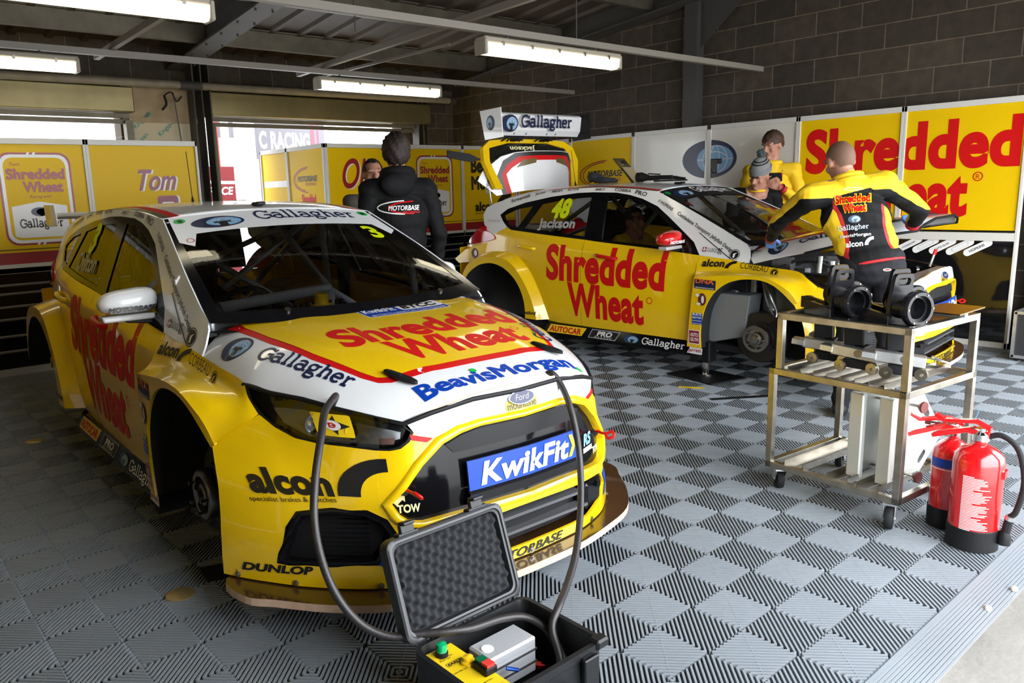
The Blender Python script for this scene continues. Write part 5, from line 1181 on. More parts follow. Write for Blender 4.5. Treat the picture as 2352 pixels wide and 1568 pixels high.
        for s_ in (1, -1): dl(poly2d([(s_ * .40, 1.665), (s_ * .16, 1.70), (s_ * .15, 1.745), (s_ * .33, 1.735)]), mat('vent_bronze', (.14, .10, .03), .3), .004, 'spoiler_vent')
        P, F = place2d(fit(text2d('maxessories', .02), .26, .035), lambda a, b: nrm_off(LIDF, .62 + a * .18 + b * .9, 1.48 + a * .9 - b * .2 if False else 1.72 - a * .95 + b * .2, .004, (0, 1, .2)), 0); mobj('lettering', P, orient(P, F, Vector((0, 1, .2))), BLK, lid)
        wing = None
        q = MB(); q.prism([(1.965, -.03), (2.02, .01), (2.165, .03), (2.185, .0), (2.02, -.05)], (-.655, .69), ((0, -2.80, 0), (0, 0, 1), (0, 1, 0), (1, 0, 0))); wing = q.build('rear_wing', WHT, tg, bevel=.004)
        for s_, x in ((1, .70), (-1, -.665)):
            q = MB(); q.prism([(1.925, -.10), (1.94, .14), (2.215, .12), (2.20, -.16)], (-.006, .006), ((x, -2.80, 0), (0, 0, 1), (0, 1, 0), (1, 0, 0))); q.build('wing_end_plate', WHT if s_ > 0 else MATTB, wing)
        S_ = Sign((.66, -2.757, 1.965), (-1, 0, 0), (0, .12, 1), (0, 1, -.1), wing)
        for VF, m in globe_parts(.235, .165): S_.put('globe_emblem', VF, m, .035, .03, {NAVY: 1, LBLUE: 2, VWHT: 3, BLK: 4}[m])
        S_.text('Gallagher', NAVY, .31, .045, .80, .16, ser=True)
        S2 = Sign((.707, -2.73, 1.96), (0, -1, 0), (0, 0, 1), (1, 0, 0), wing)
        for VF, m in globe_parts(.11, .14): S2.put('globe_emblem', VF, m, .03, .05, {NAVY: 1, LBLUE: 2, VWHT: 3, BLK: 4}[m])
        q = MB()
        for x in (-.3, -.16, .16, .34): q.tube([(x, -2.95, 1.92), (x + .04, -2.81, 1.99), (x + .08, -2.95, 1.92)], .008, 6)
        for x in (-.22, .25): q.box((x, -2.9, 1.955), (.06, .12, .07))
        q.build('wing_strut', MATTB, tg, True)
        q = MB(); q.tube([(.62, -2.9, 1.16), (.66, -2.93, 1.60)], .010, 8); q.build('gas_strut', STEEL, tg, True)
        q = MB(); q.prism([(0, 0), (.12, .06), (.34, .10), (.34, .03), (.10, -.02)], (-.02, .0), ((.74, -2.92, 1.74), (.75, -.6, 0), (0, 0, 1), (0, 1, 0))); q.build('gate_latch', MATTB, tg)
        # engine bay
        q = MB(); q.box((0, .34, .52), (1.0, .80, .26)); q.build('engine_bay_floor', DARKI, car)
        q = MB(); q.box((.1, .25, .79), (.50, .30, .16), bev=.03); q.box((.35, .10, .76), (.2, .2, .14), bev=.03); q.cyl((.55, -.02, .84), (.55, .12, .84), .05); q.box((-.4, .3, .75), (.3, .3, .16), bev=.02); q.build('engine', mat('engine_alloy', (.22, .22, .23), .4, metal=.8), car, True)
        q = MB()
        for k in range(9):
            x = .62 - k * .1; q.tube([(x, .02 + .03 * (k % 3), .80), (x - .08, .2, .88 - .02 * (k % 2)), (x - .18, .42, .80)], .012 + .004 * (k % 2), 8, smooth=4)
        q.build('engine_hose', RUB, car, True)
        q = MB(); q.cyl((.52, .30, .78), (.50, .30, .90), .018, n=10); q.cyl((.42, .35, .78), (.42, .35, .86), .025, n=10); q.box((.30, .45, .80), (.12, .06, .05)); q.build('alloy_fitting', ALU, car, True)
        q = MB(); q.tube([(.30, .55, .80), (.2, .35, .89), (.05, .5, .80)], .006, 6, smooth=5); q.build('pink_wire', PINK, car, True)
        q = MB(); q.box((0, .84, .74), (1.0, .10, .03), bev=.01); q.build('slam_panel', mat('slam_grey', (.10, .10, .10), .4), car); q = MB(); q.cyl((-.30, .80, .77), (-.31, .82, .86), .010, n=8); q.build('bonnet_stay', STEEL, car); q = MB(); q.cyl((-.31, .82, .86), (-.315, .83, .90), .013, n=8); q.build('stay_tip', RED, car)
        # air jack holding the sill
        q = MB(); q.box((.80, -.43, .155), (.12, .12, .17), bev=.01); q.build('jack_housing', MATTB, car)
        q = MB(); q.cyl((.80, -.43, -.045), (.80, -.43, .08), .028); q.cyl((.80, -.43, -.052), (.80, -.43, -.028), .052, n=24); q.tube([(.77, -.46, -.03), (.77, -.46, .08), (.83, -.40, .08), (.83, -.40, -.03)], .006, 6); q.build('air_jack', CHROME, car, True)
    return car
car1 = build_car(1, (1.92258643, 2.99560731, 0), Euler((-.00509, -.0027037, 3.11843939), 'XYZ'), 'yellow race car with white bonnet and roof, hoses running to its nose', False)
car2 = build_car(2, (6.09295805, 3.05645704, .0570923), Euler((-.0027176, .0133074, -3.0685858), 'XYZ'), 'yellow race car with bonnet and tailgate open and red mirror, by the block wall', True)
# ================================================================ stainless trolley and its load
TR = empty('steel_trolley', (3.412, 1.876, 0), math.radians(-95.8), 'welded stainless steel trolley on castors, in front of the car with open bonnet', 'trolley')
TW, TD = .648, .62
def sq(b, p, q, w=.03):
    p, q = Vector(p), Vector(q); d = (q - p); L = d.length; d.normalize(); u = Vector((0, 0, 1)) if abs(d.z) < .9 else Vector((1, 0, 0)); v = d.cross(u).normalized(); u = v.cross(d)
    M = Matrix((d, v, u)).transposed(); b.box((p + q) / 2, (L, w, w), M)
def rail(name, segs, w=.03, par=TR, m=STEEL, bev=.002):
    b = MB()
    for p, q in segs: sq(b, p, q, w)
    return b.build(name, m, par, bevel=bev)
h = .015
for x, y in ((h, h), (TW - h, h), (TW - h, TD - h), (h, TD - h)): rail('leg', [((x, y, .125), (x, y, .62))])
for z, nm in ((.14, 'bottom_frame'), (.605, 'middle_frame')):
    rail(nm, [((0, h, z), (TW, h, z)), ((0, TD - h, z), (TW, TD - h, z)), ((h, .03, z), (h, TD - .03, z)), ((TW - h, .03, z), (TW - h, TD - .03, z))])
ux0, ux1, uy0, uy1 = .045, TW - .015, .02, TD - .03
for x, y in ((ux0, uy0), (ux1, uy0), (ux1, uy1), (ux0, uy1)): rail('post', [((x, y, .62), (x, y, .885))])
rail('top_frame', [((ux0 - .015, uy0, .872), (ux1 + .015, uy0, .872)), ((ux0 - .015, uy1, .872), (ux1 + .015, uy1, .872)), ((ux0, uy0, .872), (ux0, uy1, .872)), ((ux1, uy0, .872), (ux1, uy1, .872))])
def angle_bar(x0, x1, z, w=.045, nm='shelf_angle'):
    b = MB()
    for s in (-1, 1): b.prism([(0, 0), (w, 0), (w, .004), (.004, .004), (.004, .03), (0, .03)], (.02, TD - .02), ((x0 if s < 0 else x1, 0, z), (-s * 1, 0, 0), (0, 0, 1), (0, 1, 0)))
    return b.build(nm, STEEL, TR)
for x in (.14, .36, .50): angle_bar(x - .05, x + .05, .145)
for x in (.12, .25, .38, .51): angle_bar(x - .035, x + .035, .605)
b = MB(); b.box((.33, .31, .866), (.56, .52, .006)); b.build('top_sheet', STEEL, TR)
def castor(x, y, a):
    c = empty('castor', (x, y, 0), a); c.parent = TR
    q = MB(); q.lathe([(.012, -.016), (.046, -.016), (.05, -.010), (.05, .010), (.046, .016), (.012, .016)], (.03, 0, .05), (0, 1, 0), 24); q.build('wheel', RUB, c, True)
    q = MB()
    for s in (-1, 1): q.prism([(-.02, .105), (.035, .105), (.05, .05), (.02, .04)], (-.002, .002), ((0, s * .022, 0), (1, 0, 0), (0, 0, 1), (0, 1, 0)))
    q.box((.005, 0, .108), (.06, .06, .008)); q.cyl((.03, -.026, .05), (.03, .026, .05), .008, n=10); q.build('fork', ALU, c)
    q = MB(); q.cyl((0, 0, .108), (0, 0, .128), .022, n=16); q.build('swivel', STEEL, c)
for x, y, a in ((.05, .06, 2.4), (TW - .06, .06, -1.2), (TW - .06, TD - .07, .8), (.06, TD - .07, 1.9)): castor(x, y, a)
MT = TR.matrix_basis.copy(); MT = Matrix.Translation((3.412, 1.876, 0)) @ Matrix.Rotation(math.radians(-95.8), 4, 'Z')
def on_trolley(name, x, y, z, a, label, cat, group=None):
    p = MT @ Vector((x, y, z)); return empty(name, p, a + math.radians(-95.8), label, cat, group)
JB = mat('anodised_black', (.008, .008, .010), .25, spec=.5)
def jig(x, y, a, label):
    o = on_trolley('hub_stand', x, y, .870, a, label, 'hub stand', 'black hub stands')
    # local: hub axis +x, arm out along -x-y, handle plate upright
    q = MB(); q.prism([(-.17, -.05), (-.06, -.055), (.07, -.05), (.07, .05), (-.06, .055), (-.17, .02)], (0, .012)); q.build('base_plate', JB, o, bevel=.003)
    q = MB(); q.prism([(-.20, 0), (-.20, .05), (-.17, .062), (-.03, .045), (-.03, 0)], (-.012, .012), ((0, -.052, 0), (1, 0, 0), (0, 0, 1), (0, 1, 0))); q.box((-.19, -.035, .028), (.03, .055, .056)); q.build('arm', JB, o, bevel=.003)
    q = MB(); q.lathe([(.048, -.05), (.052, -.045), (.052, .055), (.074, .06), (.076, .085), (.07, .095), (.056, .095), (.054, .075), (.045, .075), (.045, .02), (0, .02)], (-.02, 0, .082), (1, 0, 0), 36); q.build('hub_barrel', JB, o, True)
    q = MB(); P = [(-.055, 0), (.055, 0), (.058, .12), (.048, .215), (.038, .225), (-.038, .225), (-.048, .215), (-.058, .12)]
    hole = rrect(.07, .032, .014); hole = [(a - .035, c + .176) for a, c in hole]
    V, F = tri2d(P, [hole], .03); fr = (Vector((-.055, 0, .0)), Vector((0, 1, 0)), Vector((.10, 0, .99)), Vector((1, 0, -.1)))
    n = len(V); vs = [fr[0] + fr[1] * a + fr[2] * c + fr[3] * t for t in (0, .018) for a, c in V]; fs = [tuple(reversed(f)) for f in F] + [tuple(i + n for i in f) for f in F]
    ec = {}
    for f in F:
        for i in range(len(f)): e = (f[i], f[(i + 1) % len(f)]); ec[e] = 1
    for (i, j) in ec:
        if (j, i) not in ec: fs.append((i, j, j + n, i + n))
    mobj('handle_plate', vs, fs, JB, o)
    q = MB(); q.prism([(0, .02), (.09, .05), (.05, .10), (0, .12)], (-.006, .006), ((-.05, .05, 0), (1, 0, 0), (0, 0, 1), (0, 1, 0))); q.build('gusset', JB, o)
    q = MB()
    for k in range(6): q.cyl((.073, .065 * math.cos(k * 1.047), .082 + .065 * math.sin(k * 1.047)), (.078, .065 * math.cos(k * 1.047), .082 + .065 * math.sin(k * 1.047)), .004, n=6)
    q.build('cap_screw', STEEL, o)
jig(.15, .33, -.3, 'black hub stand at the far left of the trolley top')
jig(.27, .17, -.3, 'black hub stand with ring, left of the middle on the trolley top')
jig(.44, .33, -.3, 'black hub stand behind the rightmost ring on the trolley top')
jig(.545, .15, -.3, 'black hub stand with large open ring, nearest the right corner of the trolley')
o = on_trolley('bronze_plate', .58, .43, .9145, .12, 'flat bronze tinted metal plate lying on the right end of the trolley', 'plate')
b = MB(); b.prism([(-.10, -.13), (.10, -.15), (.11, .14), (-.06, .17)], (0, .006)); b.build('plate', mat('bronze_plate_metal', (.24, .16, .08), .25, metal=1.0), o)
b = MB(); b.box((0, 0, -.0135), (.16, .04, .027)); b.build('packing_block', ALU, o)
# alignment gauges on the middle shelf
def gauge(x, y, a, label, blk=True):
    o = on_trolley('alignment_gauge', x, y, .6355, a, label, 'gauge', 'aluminium alignment gauges')
    b = MB(); b.box((0, 0, .085), (.20, .05, .05), (0, .10, 0), .004); b.box((-.12, .0, .095), (.06, .06, .03), (0, .10, 0), .003); bar_ = b.build('beam', ALU, o)
    b = MB(); b.cyl((.02, -.028, .085), (.02, .028, .085), .018, n=16); b.build('beam_eye', STEEL, bar_, True)
    b = MB(); b.box((-.02, .05, .17), (.085, .07, .12), (0, -.05, .1), .006); b.box((-.02, .05, .105), (.11, .085, .012)); b.build('camera_box', MATTB, o)
    b = MB(); b.box((.02, .0, .035), (.13, .05, .04), (0, .05, 0), .004); b.build('carriage', MATTB, o)
    for sx, sy in ((-.05, -.035), (.085, -.03), (.03, .04)):
        b = MB(); b.lathe([(.008, -.009), (.026, -.009), (.026, -.004), (.022, -.003), (.022, .003), (.026, .004), (.026, .009), (.008, .009)], (sx, sy, .026), (.25, 1, 0), 20); b.cyl((sx, sy - .014, .026), (sx, sy + .014, .026), .007, n=8); b.build('roller', STEEL, o, True)
    b = MB(); b.tube([(.1, -.02, .10), (.16, -.03, .09), (.18, .0, .08), (.12, .02, .10)], .004, 6, smooth=5); b.build('wire_loop', ALU, o, True)
gauge(.15, .22, .35, 'aluminium alignment gauge at left on the trolley middle shelf')
gauge(.33, .16, .18, 'aluminium alignment gauge in the centre of the trolley middle shelf')
gauge(.52, .18, .45, 'aluminium alignment gauge at right on the trolley middle shelf')
o = on_trolley('motor_block', .055, .30, .6355, .3, 'pale grey square gauge block beside the left upper post of the trolley', 'block')
b = MB(); b.box((0, 0, .09), (.07, .06, .07), (0, 0, 0), .008); b.build('block_body', mat('pale_grey_block', (.45, .46, .48), .4), o); b = MB(); b.cyl((-.01, -.032, .09), (-.01, -.045, .09), .016, n=16); b.cyl((-.01, -.045, .09), (-.01, -.055, .09), .008, n=10); b.build('shaft', STEEL, o, True); b = MB(); b.cyl((0, 0, 0), (0, 0, .06), .012, n=10); b.build('stem', STEEL, o)
# two aluminium levelling plates standing in the bottom rack
def level_plate(x, a, label):
    o = on_trolley('levelling_plate', x, .30, .1495, a, label, 'plate', 'levelling plates')
    pl = [(-.16, 0), (.05, 0), (.20, .16), (.20, .21), (.05, .40), (-.16, .40)]
    holes = [[(.06, .06), (.10, .10), (.09, .12), (.05, .08)], [(.05, .32), (.09, .27), (.11, .29), (.07, .34)]]
    V, F = tri2d(pl, [c2(hh, 2, True) for hh in holes], .05); n = len(V)
    vs = [Vector((t, p, z)) for t in (-.008, .008) for p, z in V]; fs = [tuple(reversed(f)) for f in F] + [tuple(i + n for i in f) for f in F]; ec = {}
    for f in F:
        for i in range(len(f)): ec[(f[i], f[(i + 1) % len(f)])] = 1
    for (i, j) in ec:
        if (j, i) not in ec: fs.append((i, j, j + n, i + n))
    mobj('sheet', vs, fs, mat('plate_alloy', (.50, .52, .50), .38, metal=.75, noise=.12, nscale=6), o)
    b = MB(); b.box((0, -.175, .20), (.07, .03, .40), bev=.006); b.build('edge_bar', mat('plate_edge', (.58, .59, .56), .4, metal=.5), o)
    b = MB()
    for p, z in ((-.06, .36), (-.06, .04), (.18, .185)): b.cyl((-.05, p, z), (.07, p, z), .006, n=8)
    b.build('threaded_rod', STEEL, o)
    for p, z in ((-.06, .36), (-.06, .04), (.18, .185)):
        b = MB(); b.lathe([(.006, 0), (.012, .005), (.026, .022), (.026, .03), (0, .03)], (.06, p, z), (1, 0, 0), 18); b.build('foot_pad', mat('foot_pad_maroon', (.10, .012, .010), .5), o, True)
level_plate(.40, -.12, 'grey alloy levelling plate, left of the two in the trolley bottom rack')
level_plate(.535, -.12, 'grey alloy levelling plate, right of the two in the trolley bottom rack')

# ================================================================ fire extinguishers
EXR = mat('extinguisher_red', (.60, .006, .008), .22, coat=.7)
def extinguisher(x, y, r, hb, rz, label, front):
    o = empty('fire_extinguisher', (x, y, 0), rz, label, 'fire extinguisher', 'red fire extinguishers')
    b = MB(); b.lathe([(r * .985, .06), (r, .07), (r, hb - .055), (r * .93, hb - .025), (r * .72, hb - .004), (r * .40, hb + .012), (r * .26, hb + .02), (r * .26, hb + .05)], n=48); cyl_ = b.build('cylinder', EXR, o, True, 50)
    b = MB(); b.lathe([(r * .9, 0), (r * 1.03, .004), (r * 1.035, .088), (r * 1.0, .092)], n=48); b.build('base_skirt', MATTB, o, True)
    b = MB(); b.lathe([(r * .30, hb + .03), (r * .34, hb + .035), (r * .34, hb + .06), (r * .22, hb + .07), (r * .22, hb + .085)], n=20); b.build('valve_body', CHROME, o, True)
    b = MB(); b.prism([(-.03, .07), (.03, .085), (.15, .045), (.175, .03), (.17, .015), (.05, .058), (-.03, .05)], (-.016, .016), ((0, 0, hb), (-1, 0, 0), (0, 0, 1), (0, 1, 0))); b.build('lower_handle', EXR, o, bevel=.003)
    b = MB(); b.prism([(-.035, .09), (.02, .115), (.13, .10), (.165, .12), (.17, .108), (.135, .085), (.02, .10), (-.03, .075)], (-.014, .014), ((0, 0, hb), (-1, 0, 0), (0, 0, 1), (0, 1, 0))); b.build('lever', EXR, o, bevel=.003)
    b = MB(); b.tube([(.0, -.02, hb + .08), (-.01, -.04, hb + .085), (-.03, -.035, hb + .09), (-.02, -.018, hb + .08)], .0025, 6, smooth=4); b.build('pull_pin', STEEL, o, True)
    # label print wrapped round the cylinder
    def wrap(name, VF, m, a0, z, d=.0008):
        P, F = place2d(VF, lambda a, c: ((r + d) * math.cos(a0 + a / r), (r + d) * math.sin(a0 + a / r), z + c), .02); mobj(name, P, orient(P, F, lambda c: Vector((c.x, c.y, 0))), m, cyl_, True)
    if front:
        rnd = random.Random(3); z = hb - .10
        V = []; F = []
        for k in range(40):
            w = rnd.uniform(.06, .105) if k % 9 else .04; n = len(V); V += [(0, z - k * .0062), (w, z - k * .0062), (w, z - k * .0062 + .0030), (0, z - k * .0062 + .0030)]; F.append((n, n + 1, n + 2, n + 3))
        z0 = min(v[1] for v in V); wrap('instruction_print', ([(a, c - z0) for a, c in V], F), VWHT, 4.36, z0)
        b = MB(); b.box((r * 1.0, 0, hb - .09), (.012, .05, .03)); b.build('wall_bracket', EXR, o)
        b = MB(); b.tube([(.02, 0, hb + .05), (.07, .0, hb + .065), (.13, -.01, hb + .02), (.16, -.02, hb - .10), (.145, -.02, hb - .22), (.125, -.015, .16)], .011, 10, smooth=6); b.tube([(.125, -.015, .16), (.115, -.01, .09)], .016, 10); b.build('hose', RUB, o, True)
        b = MB(); b.cyl((.128, -.016, .165), (.123, -.015, .148), .0175, n=14); b.build('hose_ferrule', ALU, o, True); b = MB(); b.lathe([(.016, 0), (.024, .02), (.024, .055)], (.112, -.01, .095), (0, 0, -1), 16); b.build('nozzle', MATTB, o, True)
        b = MB(); b.box((-.02, 0, hb + .14), (.003, .003, .05), (.3, .3, 0)); b.build('seal_tag', LBLUE, o)
    else:
        wrap('sticker', poly2d([(0, 0), (.055, 0), (.055, .085), (0, .085)]), VWHT, 4.85, hb - .17, .001); wrap('label_blue', poly2d([(0, 0), (.10, 0), (.10, .04), (0, .04)]), BLUE, 3.35, hb - .10, .001); wrap('label_frame', ring2d(rrect(.105, .24, .004), [(a * .92 + .004, c * .97 + .004) for a, c in rrect(.105, .24, .004)]), VWHT, 3.35, hb - .345, .001); wrap('lettering', fit(text2d('POWDER', .03), .09, .018), VWHT, 3.42, hb - .335, .0016)
        b = MB(); b.cyl((0, 0, hb + .075), (-.10, .03, hb + .075), .005, n=8); b.cyl((-.085, .025, hb + .075), (-.105, .032, hb + .075), .012, n=12); b.build('gauge_bolt', STEEL, o, True)
extinguisher(3.465, .985, .091, .415, -1.48, 'larger red fire extinguisher with white print, nearest the ramp edge', True)
extinguisher(3.60, 1.125, .075, .375, -1.1, 'smaller red fire extinguisher half hidden behind the printed one', False)

# ================================================================ open equipment case with heater pump and hoses
CX0, CX1, CY0, CY1, CH = 1.14, 1.59, 1.34, 1.69, .205
CS = empty('equipment_case', ((CX0 + CX1) / 2, (CY0 + CY1) / 2, 0), 0, 'open black equipment case with foam lid, on the floor before the front car', 'case')
w, d = CX1 - CX0, CY1 - CY0
PL = mat('case_plastic', (.009, .0095, .0105), .4, bump=.08, bscale=300, spec=.35)
b = MB(); t = .008
def rr2(w, d, r, z): return [(a - w / 2, c - d / 2, z) for a, c in rrect(w, d, r)]
L = [rr2(w - .03, d - .03, .035, .0), rr2(w - .008, d - .008, .04, .02), rr2(w - .006, d - .006, .04, CH - .03), rr2(w, d, .042, CH - .025), rr2(w, d, .042, CH), rr2(w - .03, d - .03, .03, CH), rr2(w - .036, d - .036, .03, CH - .012), rr2(w - .05, d - .05, .03, .02)]
n = len(L[0]); V = [p for r_ in L for p in r_]; F = [(k * n + i, k * n + (i + 1) % n, (k + 1) * n + (i + 1) % n, (k + 1) * n + i) for k in range(len(L) - 1) for i in range(n)]
F.append(tuple(range(n - 1, -1, -1))); F.append(tuple((len(L) - 1) * n + i for i in range(n)))
mobj('case_shell', V, F, PL, CS, True, 30)
b = MB()
for x in (-.14, .14):
    b.box((x, -d / 2 - .008, CH - .06), (.05, .02, .09), bev=.004); b.box((x, -d / 2 - .015, CH - .03), (.06, .014, .03), bev=.003)
for y in (-.09, .09): b.box((w / 2 + .004, y, .10), (.012, .03, .18), bev=.003)
b.build('shell_rib', PL, CS)
b = MB(); b.box((w / 2 - .02, -d / 2 + .012, CH - .006), (.05, .04, .03), bev=.006); b.build('corner_lug', PL, CS)
b = MB(); b.tube([(-.07, -d / 2 - .01, .12), (-.065, -d / 2 - .05, .115), (.065, -d / 2 - .05, .115), (.07, -d / 2 - .01, .12)], .013, 10); b.build('handle', PL, CS, True)
# lid, leaning back on its hinge
ang = math.atan2(.29, .10); LD = .305
lid = empty('lid', (0, d / 2 + .004, CH), 0); lid.parent = CS; lid.rotation_euler = (PI / 2 - (PI / 2 - ang) , 0, 0)
# lid local: x across, y up the lid (from hinge), z = facing the viewer side after rotation
lid.rotation_euler = (ang, 0, 0)
def lr(w, h_, r, z): return [(a - w / 2, c, z) for a, c in rrect(w, h_, r)]
V = []; F = []
def off(L, e): return [(a * (1 - 2 * e / w), (c - LD / 2) * (1 - 2 * e / LD) + LD / 2, z) for a, c, z in L]
o0 = lr(w, LD, .03, 0)
R = [[(a, c, -.045) for a, c, z in off(o0, .012)], [(a, c, -.04) for a, c, z in o0], [(a, c, .002) for a, c, z in o0], [(a, c, .006) for a, c, z in off(o0, .006)], [(a, c, .006) for a, c, z in off(o0, .013)], [(a, c, .0) for a, c, z in off(o0, .016)], [(a, c, -.002) for a, c, z in off(o0, .022)], [(a, c, -.03) for a, c, z in off(o0, .024)]]
n = len(o0); V = [p for r_ in R for p in r_]; F = [(k * n + i, k * n + (i + 1) % n, (k + 1) * n + (i + 1) % n, (k + 1) * n + i) for k in range(len(R) - 1) for i in range(n)] + [tuple(range(n - 1, -1, -1)), tuple((len(R) - 1) * n + i for i in range(n))]
mobj('lid_shell', V, F, mat('lid_plastic', (.028, .029, .032), .42), lid, True, 30)
b = MB(); NX_, NY_ = 110, 76; fw, fh = w - .055, LD - .055
V = []; F = []
for j in range(NY_ + 1):
    for i in range(NX_ + 1):
        x = -fw / 2 + fw * i / NX_; y = .0275 + fh * j / NY_; k = 2 * PI / .041
        q = math.sin(k * (x + y * .35)) * math.sin(k * .82 * (y - x * .35)); e = min(i, NX_ - i, j * 1.0, NY_ - j, 2) / 2
        V.append((x, y, -.022 + e * (.012 + .011 * q)))
for j in range(NY_):
    for i in range(NX_): F.append((j * (NX_ + 1) + i, j * (NX_ + 1) + i + 1, (j + 1) * (NX_ + 1) + i + 1, (j + 1) * (NX_ + 1) + i))
mobj('egg_crate_foam', V, F, mat('charcoal_foam', (.030, .031, .034), .95, bump=.2, bscale=400, spec=.1), lid, True, 80)
for x in (-.135, .135):
    b = MB(); b.box((x, LD + .016, -.012), (.05, .034, .016), bev=.003); b.box((x, LD + .034, -.004), (.042, .012, .034), bev=.003); b.box((x, LD + .002, -.018), (.075, .014, .03), bev=.003); b.build('latch', PL, lid)
for x in (-.10, .14):
    b = MB()
    for k in range(5): b.box((x + k * .022 - .044, d / 2 + .004, CH - .004), (.012, .022, .022), bev=.003)
    b.cyl((x - .06, d / 2 + .006, CH), (x + .06, d / 2 + .006, CH), .006, n=8); b.build('hinge', PL, CS)
# yellow control strip along the left side, inside the rim
b = MB(); b.box((-w / 2 + .082, 0, .178), (.092, d - .055, .006)); b.build('control_panel', VYEL, CS)
px_ = -w / 2 + .082
b = MB(); b.lathe([(.019, 0), (.019, .012), (.016, .014)], (px_ - .012, .115, .181), n=20); b.build('lamp_base', MATTB, CS, True); b = MB(); b.lathe([(.016, .0), (.017, .012), (.015, .024), (0, .028)], (px_ - .012, .115, .194), n=20); b.build('green_lamp', mat('green_lens', (.0, .33, .12), .15, coat=1), CS, True)
b = MB(); b.lathe([(.021, 0), (.021, .008), (.016, .010), (.015, .02), (0, .024)], (px_ + .02, .035, .181), n=20); b.build('amber_lamp', mat('amber_lens', (.80, .50, .01), .2, coat=1), CS, True)
b = MB(); b.box((px_ + .033, -.022, .192), (.042, .062, .022), bev=.003); b.build('switch_box', MATTB, CS); b = MB(); b.box((px_ + .033, -.007, .206), (.028, .024, .008)); b.build('switch_green', mat('switch_green', (.0, .12, .05), .4), CS); b = MB(); b.box((px_ + .033, -.036, .207), (.028, .026, .010)); b.build('switch_red', mat('switch_red', (.65, .04, .03), .4), CS)
S3 = Sign((px_ - .045, -.15, .1811), (.0, 1, 0), (-1, 0, 0), (0, 0, 1), CS, .0004)
S3 = Sign((px_ - .042, -.148, .1811), (1, 0, 0), (0, 1, 0), (0, 0, 1), CS, .0004)
S3.text("EARL'S", BLK, .012, .205, .05, .012, bold=.04, shear=.2); S3.put('sign_line', ring2d(rrect(.058, .018, .003), [(a * .95 + .0014, c * .88 + .001) for a, c in rrect(.058, .018, .003)]), BLK, .008, .202, 1)
for t_, x, y in (('POWER ON', .01, .243), ('PUMP ON', .005, .235), ('HEATER ON', -.0, .165), ('HEATING', .03, .08), ('WARNING', .01, .06)): S3.text(t_, BLK, x, y, h=.006, bold=0)
for k in range(6): S3.text('keep fluid above minimum level', BLK, .008, .05 - k * .008, .07, .004, bold=0)
# aluminium pump block
b = MB(); M_ = Matrix.Translation((.03, .06, .115)) @ Matrix.Rotation(.0, 4, 'Z'); b.M = M_; b.box((0, 0, .0), (.185, .10, .115), bev=.006); b.M = Matrix.Identity(4); pb = b.build('pump_housing', mat('satin_alloy', (.50, .51, .53), .4, metal=.35), CS, True, 30)
b = MB()
for z in (.095, .135): b.box((.03, .008, z), (.182, .004, .006))
b.build('housing_groove', mat('groove_dark', (.2, .2, .21), .5, metal=1), pb); b = MB(); b.lathe([(.02, 0), (.018, .003), (0, .004)], (-.03, .06, .1725), n=20); b.build('housing_sticker', VWHT, pb, True)
b = MB(); b.cyl((.135, .075, .05), (.15, .06, .045), .010, n=12); b.cyl((.15, .06, .045), (.17, .04, .04), .013, n=6); b.cyl((.17, .04, .04), (.178, .032, .038), .009, n=12); b.build('red_fitting', mat('anodised_red', (.45, .02, .015), .25, metal=.7), CS, True)
b = MB(); b.cyl((-.02, -.01, .14), (.01, -.03, .13), .006, n=8); b.build('blue_fitting', mat('anodised_blue', (.02, .08, .4), .25, metal=.6), CS, True)
HOSE = D.materials.new('braided_hose'); HOSE.use_nodes = True; nt = HOSE.node_tree; pb_ = nt.nodes['Principled BSDF']; pb_.inputs['Roughness'].default_value = .45
tc = nt.nodes.new('ShaderNodeTexCoord'); wv = nt.nodes.new('ShaderNodeTexChecker'); wv.inputs['Scale'].default_value = 260; nt.links.new(tc.outputs['Object'], wv.inputs['Vector']); wv.inputs['Color1'].default_value = (.012, .010, .010, 1); wv.inputs['Color2'].default_value = (.030, .025, .025, 1); nt.links.new(wv.outputs['Color'], pb_.inputs['Base Color'])
def hose(pts, label):
    b = MB(); b.tube(pts, .0125, 12, smooth=10); o = b.build('braided_hose', HOSE, None, True); return tag(o, label, 'hose', 'braided hoses of the case')
hose([(1.305, 2.335, .775), (1.29, 2.285, .815), (1.191, 2.185, .800), (1.126, 2.10, .753), (1.053, 2.02, .651), (1.009, 1.96, .544), (.994, 1.90, .447), (1.008, 1.85, .352), (1.051, 1.80, .27), (1.115, 1.75, .226), (1.19, 1.705, .222), (1.26, 1.66, .222), (1.33, 1.635, .215), (1.442, 1.633, .20), (1.52, 1.61, .185), (1.552, 1.56, .16), (1.548, 1.503, .13), (1.535, 1.45, .09), (1.495, 1.41, .05), (1.43, 1.395, .042), (1.36, 1.40, .06)], 'black braided hose from the front car headlight, left of the open lid')
hose([(2.10, 2.085, .775), (2.103, 2.05, .79), (2.115, 2.015, .753), (2.10, 1.95, .675), (2.073, 1.89, .566), (2.025, 1.83, .441), (1.942, 1.76, .335), (1.83, 1.68, .26), (1.70, 1.60, .226), (1.60, 1.54, .219), (1.545, 1.515, .18), (1.53, 1.47, .11), (1.48, 1.42, .066), (1.40, 1.42, .04)], 'black braided hose rising from the case to the centre of the bonnet edge')

